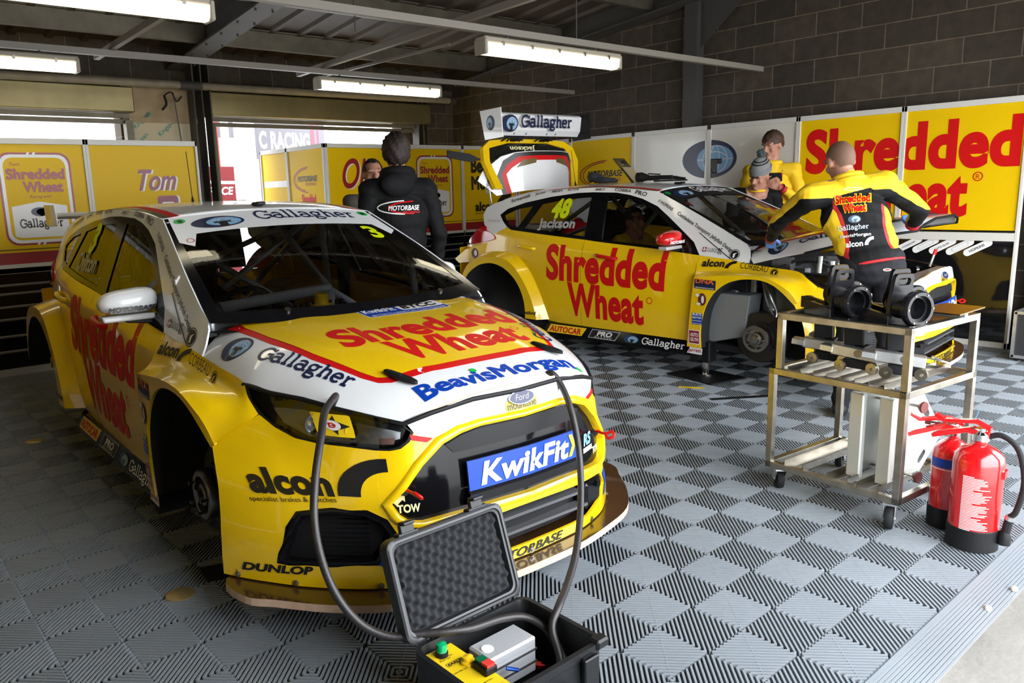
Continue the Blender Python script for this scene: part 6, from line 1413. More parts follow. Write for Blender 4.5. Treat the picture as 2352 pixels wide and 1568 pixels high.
# ================================================================ small things on the floor
def slab_thing(name, pts, z0, z1, m, label, cat, group=None):
    b = MB(); b.prism(pts, (z0, z1)); return tag(b.build(name, m), label, cat, group)
slab_thing('rubber_mat', [(5.02, 3.22), (5.38, 3.14), (5.44, 3.60), (5.10, 3.68)], .0005, .012, MATTB, 'black rubber mat under the jack of the open bonnet car', 'mat')
slab_thing('tape_strip', [(4.80, 3.36), (4.90, 3.20), (4.93, 3.22), (4.83, 3.38)], .0005, .0025, VYEL, 'yellow tape strip on the floor between the cars', 'tape')
slab_thing('tape_strip', [(4.66, 2.98), (5.02, 2.74), (5.05, 2.78), (4.69, 3.02)], .0005, .0025, MATTB, 'long black tape strip on the floor beside the trolley', 'tape')
slab_thing('tape_strip', [(1.00, 2.88), (1.10, 2.84), (1.12, 2.99), (1.02, 3.02)], .0005, .0025, MATTB, 'black tape patch on the floor beside the front car', 'tape')
for x, y, t_ in ((.906, 5.495, 'far left near the cabinets'), (.886, 2.858, 'left of the front bumper corner')):
    b = MB(); b.lathe([(.055, 0), (.055, .003), (.05, .005), (0, .005)], n=24); q = b.build('floor_stud', GOLD, None, True); q.location = (x, y, .0005); tag(q, 'round worn brass floor disc, ' + t_, 'floor disc')
for x, y, s_ in ((2.977, .775, 'lower'), (3.196, .757, 'upper')):
    b = MB(); b.sph((0, 0, .011), .014, 12, 8, (1, .9, .8)); q = b.build('pebble', mat('pebble_pale', (.55, .48, .40), .7), None, True); q.location = (x, y, -.0195); tag(q, 'small pale pebble on the concrete by the ramp, %s of two' % s_, 'pebble')
FC = empty('flight_case', (7.55, 1.80, 0), 0, 'black flight case with aluminium edges at the right border', 'case')
b = MB(); b.box((0, 0, .22), (.40, .26, .36), bev=.004); b.build('case_body', mat('case_laminate', (.02, .02, .022), .5), FC)
b = MB()
for x in (-.2, .2):
    for y in (-.13, .13): b.box((x, y, .22), (.024, .024, .37))
    for z in (.04, .40): b.box((x, 0, z), (.024, .27, .024))
for y in (-.13, .13):
    for z in (.04, .40): b.box((0, y, z), (.41, .024, .024))
b.build('edge_extrusion', ALU, FC)
for x in (-.17, .17):
    for y in (-.1, .1):
        b = MB(); b.lathe([(.008, -.012), (.02, -.012), (.02, .012), (.008, .012)], (x, y, .02), (1, 0, 0), 16); b.build('castor', RUB, FC, True)
# things left on the roof of the rear car
def on_car2(p): return Matrix.Translation((6.09295805, 3.05645704, .0570923)) @ Matrix.Rotation(-3.0685858, 4, 'Z') @ Vector(p)
p = on_car2((.05, -1.98, 1.474)); o = empty('work_gloves', p, -1.4, 'crumpled dark work gloves on the roof, left of the torch', 'gloves')
b = MB(); b.tube([(-.16, 0, .045), (-.10, .01, .06), (-.02, .02, .035), (.06, .03, .02)], [.04, .05, .045, .03, .02], 10, smooth=5); b.build('glove', mat('glove_fabric', (.02, .024, .032), .8), o, True)
b = MB(); b.tube([(-.06, -.05, .02), (.04, -.06, .03), (.13, -.04, .025), (.17, -.03, .015)], [.02, .03, .025, .018], 10, smooth=5); b.build('glove', mat('glove_fabric', (.02, .024, .032), .8), o, True)
p = on_car2((.0, -1.53, 1.487)); o = empty('hand_torch', p, 1.75, 'black handheld torch lying on the roof of the open bonnet car', 'torch')
b = MB(); b.cyl((-.26, 0, .02), (-.02, 0, .025), .02); b.cyl((-.02, 0, .025), (.04, 0, .03), .026, .042); b.cyl((.04, 0, .03), (.09, 0, .03), .045); b.build('torch_body', MATTB, o, True); b = MB(); b.tube([(-.02, 0, .06), (-.14, 0, .05)], .006, 6); b.build('switch', RUB, o); b = MB(); b.cyl((.09, 0, .03), (.094, 0, .03), .04); b.build('lens', mat('torch_lens', (.3, .32, .34), .1, metal=.8), o)
p = on_car2((-.12, -1.35, 1.472)); o = empty('wiper_blade', p, 1.7, 'loose black wiper blade on the roof, in front of the torch', 'wiper')
b = MB(); b.tube([(-.15, 0, .02), (0, 0, .035), (.22, 0, .02)], [.012, .016, .012, .008], 8, smooth=5); b.build('arm', MATTB, o, True); b = MB(); b.box((0, 0, .008), (.34, .008, .014)); b.build('blade', RUB, o)
p = on_car2((-.25, -1.78, 1.463)); o = empty('clipboard', p, 1.75, 'clipboard tipped up on the roof beside the torch, with metal clip', 'clipboard')
b = MB(); b.box((.11, 0, .12), (.34, .22, .008), (0, -.84, 0)); b.build('board', mat('clipboard_brown', (.08, .06, .02), .35, coat=.4), o); b = MB(); b.box((.17, 0, .20), (.06, .10, .02), (0, -.84, 0), .004); b.build('clip', STEEL, o); b = MB(); b.box((.06, 0, .085), (.2, .20, .004), (0, -.84, 0)); b.build('paper', mat('paper_dim', (.3, .25, .14), .7), o)
# ================================================================ people
def ori(fwd, up):
    f = Vector(fwd).normalized(); u = Vector(up); r = f.cross(u).normalized(); u = r.cross(f).normalized(); return Matrix((r, f, u)).transposed()
def cap(b, p, q, r1, r2=None, n=14):
    r2 = r1 if r2 is None else r2; p, q = Vector(p), Vector(q); b.cyl(p, q, r1, r2, n, False); b.sph(p, r1, n, 8); b.sph(q, r2, n, 8)
def eli(b, c, M, s):
    k = MB(); k.sph((0, 0, 0), 1, 20, 14, s); b.add([M @ v + Vector(c) for v in k.v], k.f)
def remesh(name, b, vox, sm=2):
    o = mobj(name, b.v, b.f, MATTB)
    r = o.modifiers.new('r', 'REMESH'); r.mode = 'VOXEL'; r.voxel_size = vox
    s = o.modifiers.new('s', 'SMOOTH'); s.iterations = sm; s.factor = .5
    dg = bpy.context.evaluated_depsgraph_get(); me = D.meshes.new_from_object(o.evaluated_get(dg)); D.objects.remove(o)
    P = [v.co.copy() for v in me.vertices]; F = [tuple(p.vertices) for p in me.polygons]; D.meshes.remove(me); return P, F
def segd(p, a, b):
    ab = b - a; t = max(0, min(1, (p - a).dot(ab) / max(ab.length_squared, 1e-9))); return (p - a - ab * t).length, t
SKD = mat('lip_brown', (.33, .12, .09), .5); EYED = mat('eye_dark', (.03, .02, .018), .3)
JY = mat('jacket_yellow', (.78, .50, .006), .75, bump=.25, bscale=35); JB_ = mat('jacket_black', (.005, .005, .0058), .75, bump=.35, bscale=28, spec=.2); JR = mat('jacket_red', (.45, .01, .015), .7)
TRO = mat('trouser_black', (.010, .0105, .014), .8, bump=.4, bscale=22, spec=.25); SHOE = mat('shoe_black', (.012, .012, .013), .6); GLV = mat('blue_glove', (.10, .24, .62), .4); CAPG = mat('wool_grey', (.20, .21, .21), .95, bump=.5, bscale=120)
HAIRS = dict(dark=mat('dark_hair', (.022, .014, .010), .6, bump=.6, bscale=90), brown=mat('brown_hair', (.06, .03, .016), .6, bump=.5, bscale=90), crop=mat('cropped_hair', (.16, .085, .055), .75, bump=.3, bscale=160))
def person(label, J, cut, hair, vox=.008, face=True, hairfn=None, jacket=1.0, hscale=1.0):
    """J: joints in world space; cut(p, part, t, n) -> material of a face"""
    root = empty('person', J['root'], 0, label, 'person'); o = Vector(J['root'])
    g = {k: (Vector(v) - o) if k != 'root' and not k.endswith('_d') else Vector(v) for k, v in J.items() if k != 'curl'}
    b = MB(); fw = g['face_d'].normalized(); hd = g['head']; upv = (hd - g['neck']).normalized(); upv = (upv + Vector((0, 0, .8))).normalized(); M = ori(fw, upv); s_ = hscale
    H = lambda x, y, z: hd + M @ Vector((x * s_, y * s_, z * s_))
    # torso
    lat = (g['shR'] - g['shL']).normalized(); sp = (g['neck'] - g['pel']).normalized(); tf = sp.cross(lat)
    if tf.dot(g['body_d']) < 0: tf = -tf
    TM = Matrix((lat, tf, sp)).transposed(); k = jacket
    mid = (g['pel'] + g['chest']) / 2
    eli(b, g['chest'], TM, (.185 * k, .125 * k, .20)); eli(b, mid, TM, (.165 * k, .118 * k, .22)); eli(b, g['pel'], TM, (.17 * k, .125 * k, .15))
    shm = (g['shL'] + g['shR']) / 2
    cap(b, g['shL'], g['shR'], .075 * k, .075 * k); cap(b, shm + sp * .02, g['neck'], .10, .065); cap(b, g['neck'] - sp * .03, hd - M @ Vector((0, .01, .05)), .060, .056)
    # head
    eli(b, H(0, -.012, .022), M, (.077 * s_, .098 * s_, .098 * s_)); eli(b, H(0, .030, -.045), M, (.058 * s_, .062 * s_, .075 * s_)); cap(b, H(0, .082, -.085), H(0, .068, -.10), .022 * s_, .026 * s_)
    if face:
        cap(b, H(0, .088, .018), H(0, .112, -.026), .010, .0155); cap(b, H(-.013, .098, -.03), H(.013, .098, -.03), .010); cap(b, H(-.045, .078, .034), H(.045, .078, .034), .015); cap(b, H(-.02, .086, -.062), H(.02, .086, -.062), .011)
        for sx in (-1, 1): eli(b, H(sx * .079, -.01, -.004), M, (.012, .022, .034)); cap(b, H(sx * .045, .062, -.025), H(sx * .04, .062, -.03), .022)
    segs = []
    for s in 'LR':
        sh, el, wr = g['sh' + s], g['el' + s], g['wr' + s]; hand = g['hd' + s + '_d'].normalized(); ak = 1 + (k - 1) * .8
        cap(b, sh, el, .068 * ak, .052 * ak); cap(b, el, wr, .052 * ak, .037 * ak); segs += [('arm' + s, sh, el), ('fore' + s, el, wr)]
        pn = g.get('palm' + s + '_d', Vector((0, 0, -1))); side = hand.cross(pn).normalized(); pn = side.cross(hand).normalized()
        pc = wr + hand * .055; HM = Matrix((side, hand, pn)).transposed(); eli(b, pc, HM, (.040, .058, .018)); segs.append(('hand' + s, wr + hand * .02, wr + hand * .16))
        curl = J.get('curl', .6)
        for i, (ox, L) in enumerate(((-.030, .066), (-.010, .076), (.010, .072), (.028, .056))):
            p = wr + hand * .098 + side * ox; d1 = (hand + pn * curl * .5).normalized(); d2 = (hand + pn * curl * 1.3).normalized(); d3 = (hand * .7 + pn * curl * 2).normalized()
            q = p + d1 * L * .45; r_ = q + d2 * L * .32; t_ = r_ + d3 * L * .25; cap(b, p - hand * .02, q, .0105, .0098, 8); cap(b, q, r_, .0098, .009, 8); cap(b, r_, t_, .009, .008, 8)
        ts = 1 if s == 'L' else -1
        p = wr + hand * .035 + side * ts * -.032; q = p + (hand * .6 + side * ts * -.6 + pn * .3).normalized() * .042; cap(b, p, q, .014, .012, 8); cap(b, q, q + (hand + pn * .5).normalized() * .032, .012, .009, 8)
        hp, kn, an = g['hip' + s], g['kn' + s], g['an' + s]; toe = g['toe_d'].normalized()
        cap(b, hp, kn, .098, .068); cap(b, kn, an, .066, .048); segs += [('thigh' + s, hp, kn), ('shin' + s, kn, an)]
        cap(b, an + Vector((0, 0, -.035)) - toe * .04, an + Vector((0, 0, -.045)) + toe * .15, .042, .036); cap(b, an + Vector((0, 0, .03)), an - Vector((0, 0, .04)), .056, .05); segs.append(('shoe' + s, an + Vector((0, 0, -.045)) - toe * .05, an + Vector((0, 0, -.045)) + toe * .17))
    segs += [('torso', g['pel'] + sp * .06, shm), ('hips', g['pel'] - sp * .08, g['pel'] + sp * .04), ('neck', g['neck'] + sp * .01, hd - M @ Vector((0, 0, .09))), ('head', H(0, 0, -.06), H(0, -.01, .06))]
    P, F = remesh('b', b, vox)
    # cloth folds: small ripples across sleeves, legs and waist
    names = []; mats = []
    V = []
    for p in P:
        best = min(((segd(p, a, c)[0], n_, segd(p, a, c)[1]) for n_, a, c in segs), key=lambda q: q[0]); V.append((best[1], best[2]))
    Q = []
    for p, (n_, t) in zip(P, V):
        if n_[:3] in ('arm', 'for', 'thi', 'shi', 'tor', 'hip'):
            w = math.sin(p.z * 62 + 3 * math.sin(p.x * 17 + p.y * 11)) * .0035 + math.sin(p.z * 31 + p.x * 25 - p.y * 13) * .003; d = Vector((math.cos(p.z * 9), math.sin(p.z * 9), 0)); c = next((a + (e - a) * t) for m_, a, e in segs if m_ == n_); dr = (p - c); dr.normalize(); p = p + dr * w
        Q.append(p)
    mi = []
    for f in F:
        c = sum((Q[i] for i in f), Vector()) / len(f); n_, t = V[f[0]]; loc = M.transposed() @ (c - hd) / s_; tl = TM.transposed() @ (c - g['chest'])
        if n_ == 'head' and face and loc.y > .055 and (abs(abs(loc.x) - .032) < .013 and abs(loc.z - .018) < .0055): m = EYED
        elif n_ == 'head' and face and loc.y > .05 and abs(abs(loc.x) - .033) < .021 and abs(loc.z - .041) < .0045: m = HAIRS['brown']
        elif n_ in ('head', 'neck') and face and loc.y > .07 and abs(loc.x) < .024 and abs(loc.z + .061) < .006: m = SKD
        else: m = cut(c + o, n_, t, tl)
        if m not in mats: mats.append(m)
        mi.append(mats.index(m))
    # even out the colour seams along the garment panels
    vm = {}; nbr = {}
    for f, k in zip(F, mi):
        for v in f: vm.setdefault(v, set()).add(k)
    bv = {v for v, k in vm.items() if len(k) > 1}
    for f in F:
        for i in range(len(f)):
            a, c = f[i], f[(i + 1) % len(f)]
            if a in bv and c in bv and len(vm[a] & vm[c]) > 1: nbr.setdefault(a, set()).add(c); nbr.setdefault(c, set()).add(a)
    for _ in range(6): Q = [(p * .4 + sum((Q[k] for k in nbr[i]), Vector()) * (.6 / len(nbr[i]))) if len(nbr.get(i, ())) >= 2 else p for i, p in enumerate(Q)]
    body = mobj('body', Q, F, mats, root, True, 180, mi)
    if hair:
        h = MB(); m_, fn = hair; N1, N2 = 40, 26; rnd = random.Random(5); vs = []; fs = []
        for i in range(N2 + 1):
            t = PI * i / N2
            for j in range(N1):
                a = 2 * PI * j / N1; d = Vector((math.sin(t) * math.cos(a), math.sin(t) * math.sin(a), math.cos(t))); vs.append((d, fn(d, a)))
        pts = [H(d.x * (.077 + th), -.012 + d.y * (.098 + th), .022 + d.z * (.098 + th)) if th is not None else None for d, th in vs]
        idx = {}; VV = []
        for i, p in enumerate(pts):
            if p is not None: idx[i] = len(VV); VV.append(p)
        for i in range(N2):
            for j in range(N1):
                q = (i * N1 + j, (i + 1) * N1 + j, (i + 1) * N1 + (j + 1) % N1, i * N1 + (j + 1) % N1)
                if all(x in idx for x in q): fs.append(tuple(idx[x] for x in q))
        mobj('hair', VV, orient(VV, fs, lambda c: c - hd), m_, root, True, 180)
    return root, TM, g, M, H
def hair_full(vol, fringe=.45, nape=-.55, side=-.25, jag=.01):
    def f(d, a):
        front = d.y > .35
        lim = fringe if front and abs(d.x) < .75 else (side if d.y > -.2 else nape)
        lim += .06 * math.sin(a * 7)
        if d.z < lim: return None
        return vol * (1 + .35 * math.sin(a * 9 + d.z * 7) * .6) * (.6 + .4 * max(d.z, 0)) + jag * math.sin(a * 23 + d.z * 19)
    return f
def std(root, yaw, ht, **kw):
    """standing joints about a floor point, yaw = facing direction in degrees from +x"""
    c, s = math.cos(math.radians(yaw)), math.sin(math.radians(yaw)); R = Vector(root); f = Vector((c, s, 0)); l = Vector((-s, c, 0)); k = ht / 1.78
    W_ = lambda x, y, z: R + l * (-x * k) + f * (y * k) + Vector((0, 0, z * k))      # x to the person's right
    J = dict(root=R, face_d=f, body_d=f, toe_d=f, pel=W_(0, 0, .96), chest=W_(0, .0, 1.26), neck=W_(0, -.01, 1.49), head=W_(0, .02, 1.655))
    for sg, n in ((-1, 'L'), (1, 'R')):
        J.update({'sh' + n: W_(sg * .185, -.01, 1.43), 'el' + n: W_(sg * .26, -.03, 1.14), 'wr' + n: W_(sg * .26, .07, .90), 'hd%s_d' % n: Vector((c * .2, s * .2, -1)), 'palm%s_d' % n: l * sg,
                  'hip' + n: W_(sg * .09, 0, .90), 'kn' + n: W_(sg * .10, .02, .49), 'an' + n: W_(sg * .10, -.02, .085)})
    J.update(kw); return J, W_
def cloth(c, n, t, tl, top, trou=TRO, sleeve=None, glove=None, cuff=None):
    if n[:4] in ('head', 'neck'): return SKIN
    if n[:4] == 'hand': return glove or SKIN
    if n[:4] == 'shoe': return SHOE
    if n[:4] in ('thig', 'shin', 'hips'): return trou
    if n[:4] == 'fore' and t > .93: return cuff or top
    if n[:3] in ('arm', 'for'): return sleeve or top
    return top
def mark(root, name, VF, m, mp, out, sub=.03):
    P, F = place2d(VF, mp, sub); return mobj(name, P, orient(P, F, out), m, root, True)
def raymap(body, o, u, v, n, d=.006, r=.5):
    """print laid on a garment: from the plane o,u,v along -n onto the body mesh"""
    from mathutils.bvhtree import BVHTree
    T = BVHTree.FromPolygons([x.co.copy() for x in body.data.vertices], [tuple(p.vertices) for p in body.data.polygons])
    o, u, v, n = Vector(o), Vector(u).normalized(), Vector(v).normalized(), Vector(n).normalized()
    def f(a, b):
        p = o + u * a + v * b; h = T.ray_cast(p + n * r, -n, 2 * r); return (h[0] + n * d) if h[0] else p
    return f
# man in the black team jacket, seen from behind between the cars
J, W_ = std((3.20, 4.60, 0), 62, 1.88)
J['head'] = J['head'] + Vector((.0, 0, .01))
def cutA(c, n, t, tl): return cloth(c, n, t, tl, JB_)
rt, TM, g, M, H = person('person in a black hooded jacket seen from behind, beyond the front car roof', J, cutA, (HAIRS['dark'], hair_full(.030, .30, -.88, -.55, .008)), jacket=1.16)
b = MB(); nk = g['neck']; col = [nk + TM @ Vector((.095 * math.cos(a), .085 * math.sin(a) + .0, .0 - .02 * math.sin(a))) for a in [2 * PI * i / 20 for i in range(20)]]
b.tube([c + Vector((0, 0, .055)) for c in col], .034, 10, closed=True); b.tube([c + Vector((0, 0, .015)) for c in col], .045, 10, closed=True); b.sph(nk + TM @ Vector((0, -.085, -.02)), .11, 16, 10, (1.35, .55, .8)); b.build('hood', JB_, rt, True)
body = rt.children[0]; f_ = -J['body_d']; lft = Vector((0, 0, 1)).cross(f_)
mp = raymap(body, g['chest'] + lft * -.16 + Vector((0, 0, .03)), lft, (0, 0, 1), f_, .005)
for k, m_ in ((0, VWHT), (.018, RED)): mark(rt, 'swoosh', stroke2d([(x * (1 - k * 2) + k * 4, y * (1 - k * 4) + .005) for x, y in _arc(.20, .03, .20, .045, 95, 265, 18)], .004), m_, mp, f_)
mark(rt, 'lettering', fit(text2d('MOTORBASE', .03, .25), .22, .034), VWHT, raymap(body, g['chest'] + lft * -.09 + Vector((0, 0, .045)), lft, (0, 0, 1), f_, .006), f_); mark(rt, 'lettering', fit(text2d('PERFORMANCE', .01, .25), .12, .016), RED, raymap(body, g['chest'] + lft * .01 + Vector((0, 0, .024)), lft, (0, 0, 1), f_, .006), f_)
# man facing him
J, W_ = std((3.54, 5.44, 0), -112, 1.77)
person('person in a grey top facing the man in the black jacket, mostly hidden', J, lambda c, n, t, tl: cloth(c, n, t, tl, mat('grey_brown_top', (.10, .085, .07), .8)), (HAIRS['dark'], hair_full(.008, .62, -.45, -.1, .003)))
# beanie man on the far side of the rear car
J, W_ = std((7.27, 4.22, 0), 222, 1.70)
fd = Vector((-.90, .05, -.42)); J['face_d'] = fd; J['head'] = J['head'] + Vector((-.07, -.07, -.02)); J['neck'] = J['neck'] + Vector((-.04, -.04, 0))
for s, x in (('L', -.08), ('R', .10)):
    J['el' + s] = W_(x * 2.9, .10, 1.17); J['wr' + s] = W_(x, .33, 1.20); J['hd%s_d' % s] = W_(-x * .6, .5, 1.22) - W_(x, .33, 1.20); J['palm%s_d' % s] = Vector((0, 0, -1))
J['curl'] = .9
rt, TM, g, M, H = person('person in a grey bobble hat and black jacket, beyond the rear car windscreen', J, lambda c, n, t, tl: cloth(c, n, t, tl, JB_), None, jacket=1.12, hscale=1.04)
b = MB(); V = []; F = []
for i in range(15):
    t = i / 14 * 1.62; 
    for j in range(32):
        a = 2 * PI * j / 32; d = Vector((math.sin(t) * math.cos(a), math.sin(t) * math.sin(a), math.cos(t))); V.append(H(d.x * .090, -.020 + d.y * .110, .055 + d.z * .125))
for i in range(14):
    for j in range(32): F.append((i * 32 + j, (i + 1) * 32 + j, (i + 1) * 32 + (j + 1) % 32, i * 32 + (j + 1) % 32))
mi = [1 if i in (5, 7) else 0 for i in range(14) for j in range(32)]
hat = mobj('bobble_hat', V, orient(V, F, lambda c: c - g['head']), [CAPG, MATTB], rt, True, 180, mi)
b = MB()
for k in range(7): b.tube([H(.092 * math.cos(a), -.020 + .112 * math.sin(a), .038 + k * .007) for a in [2 * PI * i / 28 for i in range(28)]], .0045, 6, closed=True)
b.build('hat_brim', CAPG, hat, True)
b = MB(); b.sph(H(0, -.04, .205), .040, 16, 12)
rnd = random.Random(2); b.v = [v + (v - H(0, -.04, .205)) * rnd.uniform(-.15, .25) for v in b.v]; b.build('bobble', mat('bobble_teal', (.05, .07, .075), .95), hat)
V, F = fit(text2d('mountune', .03), .11, .022); P = [H((.055 - a) * 1, -.016 + .118 * math.sqrt(max(0, 1 - ((.055 - a) / .1) ** 2)), .020 + c) for a, c in V]; mobj('lettering', P, orient(P, F, J['face_d']), BLK, hat)
b = MB(); b.tube([g['neck'] + TM @ Vector((.072 * math.cos(a), .068 * math.sin(a), -.005)) for a in [2 * PI * i / 16 for i in range(16)]], .012, 8, closed=True); b.build('collar', JY, rt, True)
# tall young man behind him
def cutY(red=True):
    def f(c, n, t, tl):
        if n[:3] in ('arm', 'for'):
            return JR if (n[:3] == 'for' and t > .86) else JY
        if n == 'torso':
            ax = abs(tl.x); e = .105 + .03 * math.cos(tl.z * 8)
            if tl.z > .17: return JY
            return JB_ if ax < e - .018 else (JR if ax < e else JY)
        if n == 'neck' and t < .3: return JY
        return cloth(c, n, t, tl, JY)
    return f
J, W_ = std((7.56, 4.22, 0), 205, 2.0)
J['face_d'] = Vector((-.85, .20, -.28)); J['elR'] = W_(.26, .02, 1.14); J['wrR'] = W_(.05, .19, 1.30); J['hdR_d'] = W_(-.12, .22, 1.37) - W_(.05, .19, 1.30); J['palmR_d'] = -J['body_d']
J['elL'] = W_(-.27, .02, 1.13); J['wrL'] = W_(-.10, .21, 1.28); J['hdL_d'] = W_(.1, .24, 1.33) - W_(-.1, .21, 1.28); J['palmL_d'] = -J['body_d']; J['curl'] = 1.0
rt, TM, g, M, H = person('tall young person in a yellow and black jacket against the white panel, wearing a watch', J, cutY(), (HAIRS['brown'], hair_full(.020, .22, -.55, -.1, .006)), jacket=1.05, hscale=1.05)
b = MB(); b.tube([g['neck'] + TM @ Vector((.08 * math.cos(a), .075 * math.sin(a), .015)) for a in [2 * PI * i / 16 for i in range(16)]], .022, 8, closed=True); b.build('collar', JY, rt, True)
for s in 'LR':
    w0 = g['wr' + s]; d0 = (g['wr' + s] - g['el' + s]).normalized(); q = MB(); q.lathe([(.040, -.008), (.044, 0), (.040, .008)], w0, d0, 20); q.build('watch' if s == 'L' else 'cuff', MATTB if s == 'L' else JR, rt, True)
# mechanic leaning over the wing, back to the viewer
fdir = Vector((.82, .50, -.28)); R0 = Vector((4.95, 2.10, 0))
J = dict(root=R0, face_d=Vector((.55, .80, -.35)), body_d=Vector((.80, .35, -.45)), toe_d=Vector((.93, .36, 0)), pel=(4.955, 2.075, .985), chest=(4.97, 2.20, 1.25), neck=(4.965, 2.255, 1.485), head=(4.985, 2.325, 1.605),
         shL=(4.80, 2.415, 1.395), shR=(5.11, 2.105, 1.455), elL=(4.88, 2.66, 1.235), wrL=(5.22, 2.90, 1.095), hdL_d=(.80, .45, -.25), palmL_d=(0, 0, -1), elR=(5.36, 1.98, 1.295), wrR=(5.56, 2.09, 1.19), hdR_d=(.75, .5, .1), palmR_d=(0, 0, 1),
         hipL=(4.93, 2.16, .91), hipR=(4.98, 1.99, .91), knL=(4.93, 2.19, .49), knR=(5.0, 1.97, .49), anL=(4.89, 2.19, .085), anR=(4.95, 1.93, .085), curl=.5)
for k in list(J):
    if k != 'curl': J[k] = Vector(J[k])
def cutM(c, n, t, tl):
    if n[:3] in ('arm', 'for'):
        if n[:3] == 'for' and t > .84: return JR
        return JB_ if c.z < {'armL': 1.385 - .16 * t, 'foreL': 1.225 - .12 * t, 'armR': 1.43 - .14 * t, 'foreR': 1.275 - .1 * t}[n] else JY
    if n == 'torso':
        if tl.z > .155: return JY
        ax = abs(tl.x); e = .135 + .045 * tl.z / .3 + (.03 if tl.z < -.12 else 0) * (-tl.z - .12) / .1
        if tl.y > .02: return JY
        return JB_ if ax < e - .02 else (JR if ax < e else JY)
    if n == 'hips': return JB_ if tl.z > -.32 else TRO
    if n == 'neck' and t < .35: return JY
    return cloth(c, n, t, tl, JY, glove=GLV)
rt, TM, g, M, H = person('person in a yellow and black team jacket leaning over the wing, back to the viewer', J, cutM, (HAIRS['crop'], lambda d, a: None if (d.z < (.30 if d.y > .3 else -.30 if d.y > -.35 else -.80) + .03 * math.sin(a * 5)) else .0025), jacket=1.12, vox=.0075)
b = MB(); b.tube([g['neck'] + TM @ Vector((.082 * math.cos(a), .075 * math.sin(a), -.005)) for a in [2 * PI * i / 18 for i in range(18)]], .024, 8, closed=True); b.tube([g['neck'] + TM @ Vector((.078 * math.cos(a), .07 * math.sin(a), .025)) for a in [2 * PI * i / 18 for i in range(18)]], .018, 8, closed=True); b.build('collar', JY, rt, True)
b = MB(); b.tube([g['pel'] + TM @ Vector((.175 * math.cos(a), .135 * math.sin(a), -.005)) for a in [2 * PI * i / 24 for i in range(24)]], .009, 8, closed=True); b.build('red_belt', JR, rt, True)
body = rt.children[0]; bk = -(TM @ Vector((0, 1, 0))); ru = TM @ Vector((1, 0, 0)); uu = TM @ Vector((0, 0, 1)); skew = .16
bk = Vector((-.92, -.33, .2)).normalized(); ru = Vector((.33, -.94, .12)).normalized(); uu = bk.cross(ru).normalized()
if uu.z < 0: uu = -uu
c0 = g['chest']
def bm(x, y, d=.006): return raymap(body, c0 + ru * x + uu * y, ru, uu, bk, d)
pl = fit(text2d('Shredded', .10), .20, .066); mark(rt, 'print_backing', pl, VYEL, bm(-.105, .075, .005), bk); mark(rt, 'print_backing', fit(text2d('Wheat', .10), .135, .066), VYEL, bm(-.065, .015, .005), bk)
mark(rt, 'lettering', fit(text2d('Shredded', .04), .19, .056), RED, bm(-.10, .080, .007), bk); mark(rt, 'lettering', fit(text2d('Wheat', .04), .125, .056), RED, bm(-.06, .020, .007), bk)
mark(rt, 'oval_print', ring2d(ell2d(.05, .009), ell2d(.046, .006)), VWHT, bm(0, .168), bk)
for VF, m in globe_parts(.07, .045): mark(rt, 'globe_emblem', VF, m if m is not NAVY else mat('deep_blue_vinyl', (.02, .05, .12), .35), bm(-.035, -.045, {NAVY: .005, LBLUE: .006, VWHT: .007, BLK: .008}[m]), bk)
mark(rt, 'lettering', fit(text2d('Gallagher', .01, 0, 1, True), .17, .042), LBLUE, bm(-.095, -.095, .005), bk); mark(rt, 'lettering', fit(text2d('Gallagher', -.015, 0, 1, True), .168, .040), VWHT, bm(-.094, -.094, .0065), bk)
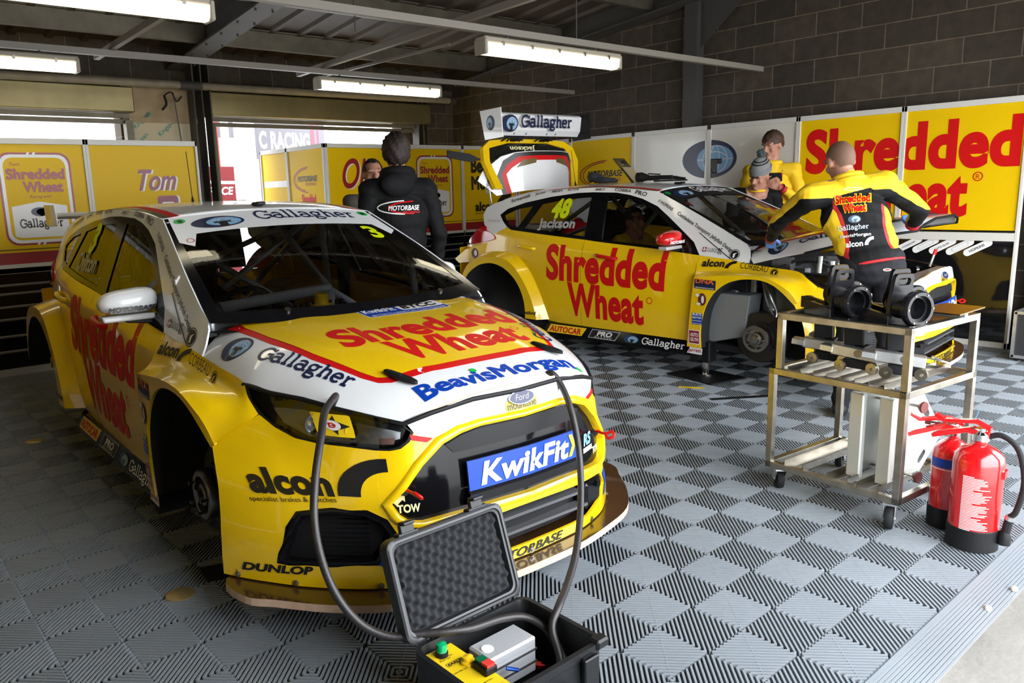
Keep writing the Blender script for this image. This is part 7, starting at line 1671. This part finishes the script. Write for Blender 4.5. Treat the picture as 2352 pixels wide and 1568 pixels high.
mark(rt, 'lettering', fit(text2d('BeavisMorgan', .02), .17, .025), VWHT, bm(-.085, -.135), bk); mark(rt, 'lettering', fit(text2d('alcon', .03), .095, .036), VWHT, bm(-.055, -.19), bk); mark(rt, 'swoop_mark', poly2d(_arc(.05, 0, .05, .05, 180, 90, 8) + [(.05, .032)] + _arc(.05, 0, .03, .032, 90, 180, 8)), VWHT, bm(.048, -.185), bk)
pk = raymap(body, g['pel'] + ru * .08 + uu * -.06, ru, uu, bk, .005); mark(rt, 'pocket_badge', poly2d(ell2d(.022, .008)), VWHT, pk, bk); mark(rt, 'pocket_badge', poly2d(ell2d(.016, .004)), RED, raymap(body, g['pel'] + ru * .08 + uu * -.06, ru, uu, bk, .006), bk)
# driver in the rear car
def car2v(p): return Matrix.Translation((6.09295805, 3.05645704, .0570923)) @ Matrix.Rotation(-3.0685858, 4, 'Z') @ Vector(p)
J = dict(root=car2v((.36, -1.35, .50)), pel=car2v((.36, -1.33, .58)), chest=car2v((.36, -1.45, .82)), neck=car2v((.36, -1.44, .99)), head=car2v((.37, -1.405, 1.125)))
fy = (car2v((0, 1, 0)) - car2v((0, 0, 0))); fx_ = (car2v((1, 0, 0)) - car2v((0, 0, 0)))
J.update(face_d=fy + fx_ * .12, body_d=fy, toe_d=fy)
for s, k in (('L', -1), ('R', 1)):
    J.update({'sh' + s: car2v((.36 + k * .18, -1.44, .955)), 'el' + s: car2v((.36 + k * .23, -1.16, .78)), 'wr' + s: car2v((.36 + k * .12, -.93, .90)), 'hd%s_d' % s: fy, 'palm%s_d' % s: Vector((0, 0, -1)), 'hip' + s: car2v((.36 + k * .09, -1.32, .56)), 'kn' + s: car2v((.36 + k * .12, -.85, .68)), 'an' + s: car2v((.36 + k * .1, -.55, .38))})
person('person sitting in the driver seat of the rear car, seen through its side window', J, lambda c, n, t, tl: cloth(c, n, t, tl, JY), (HAIRS['dark'], hair_full(.010, .55, -.4, -.12, .003)))
# passer-by outside
J, W_ = std((4.38, 11.6, 0), -60, 1.74)
person('person far outside beyond the dark post, only the head showing', J, lambda c, n, t, tl: cloth(c, n, t, tl, mat('pale_top', (.6, .5, .48), .8)), (HAIRS['brown'], hair_full(.01, .5, -.4, -.1, .003)), vox=.012)
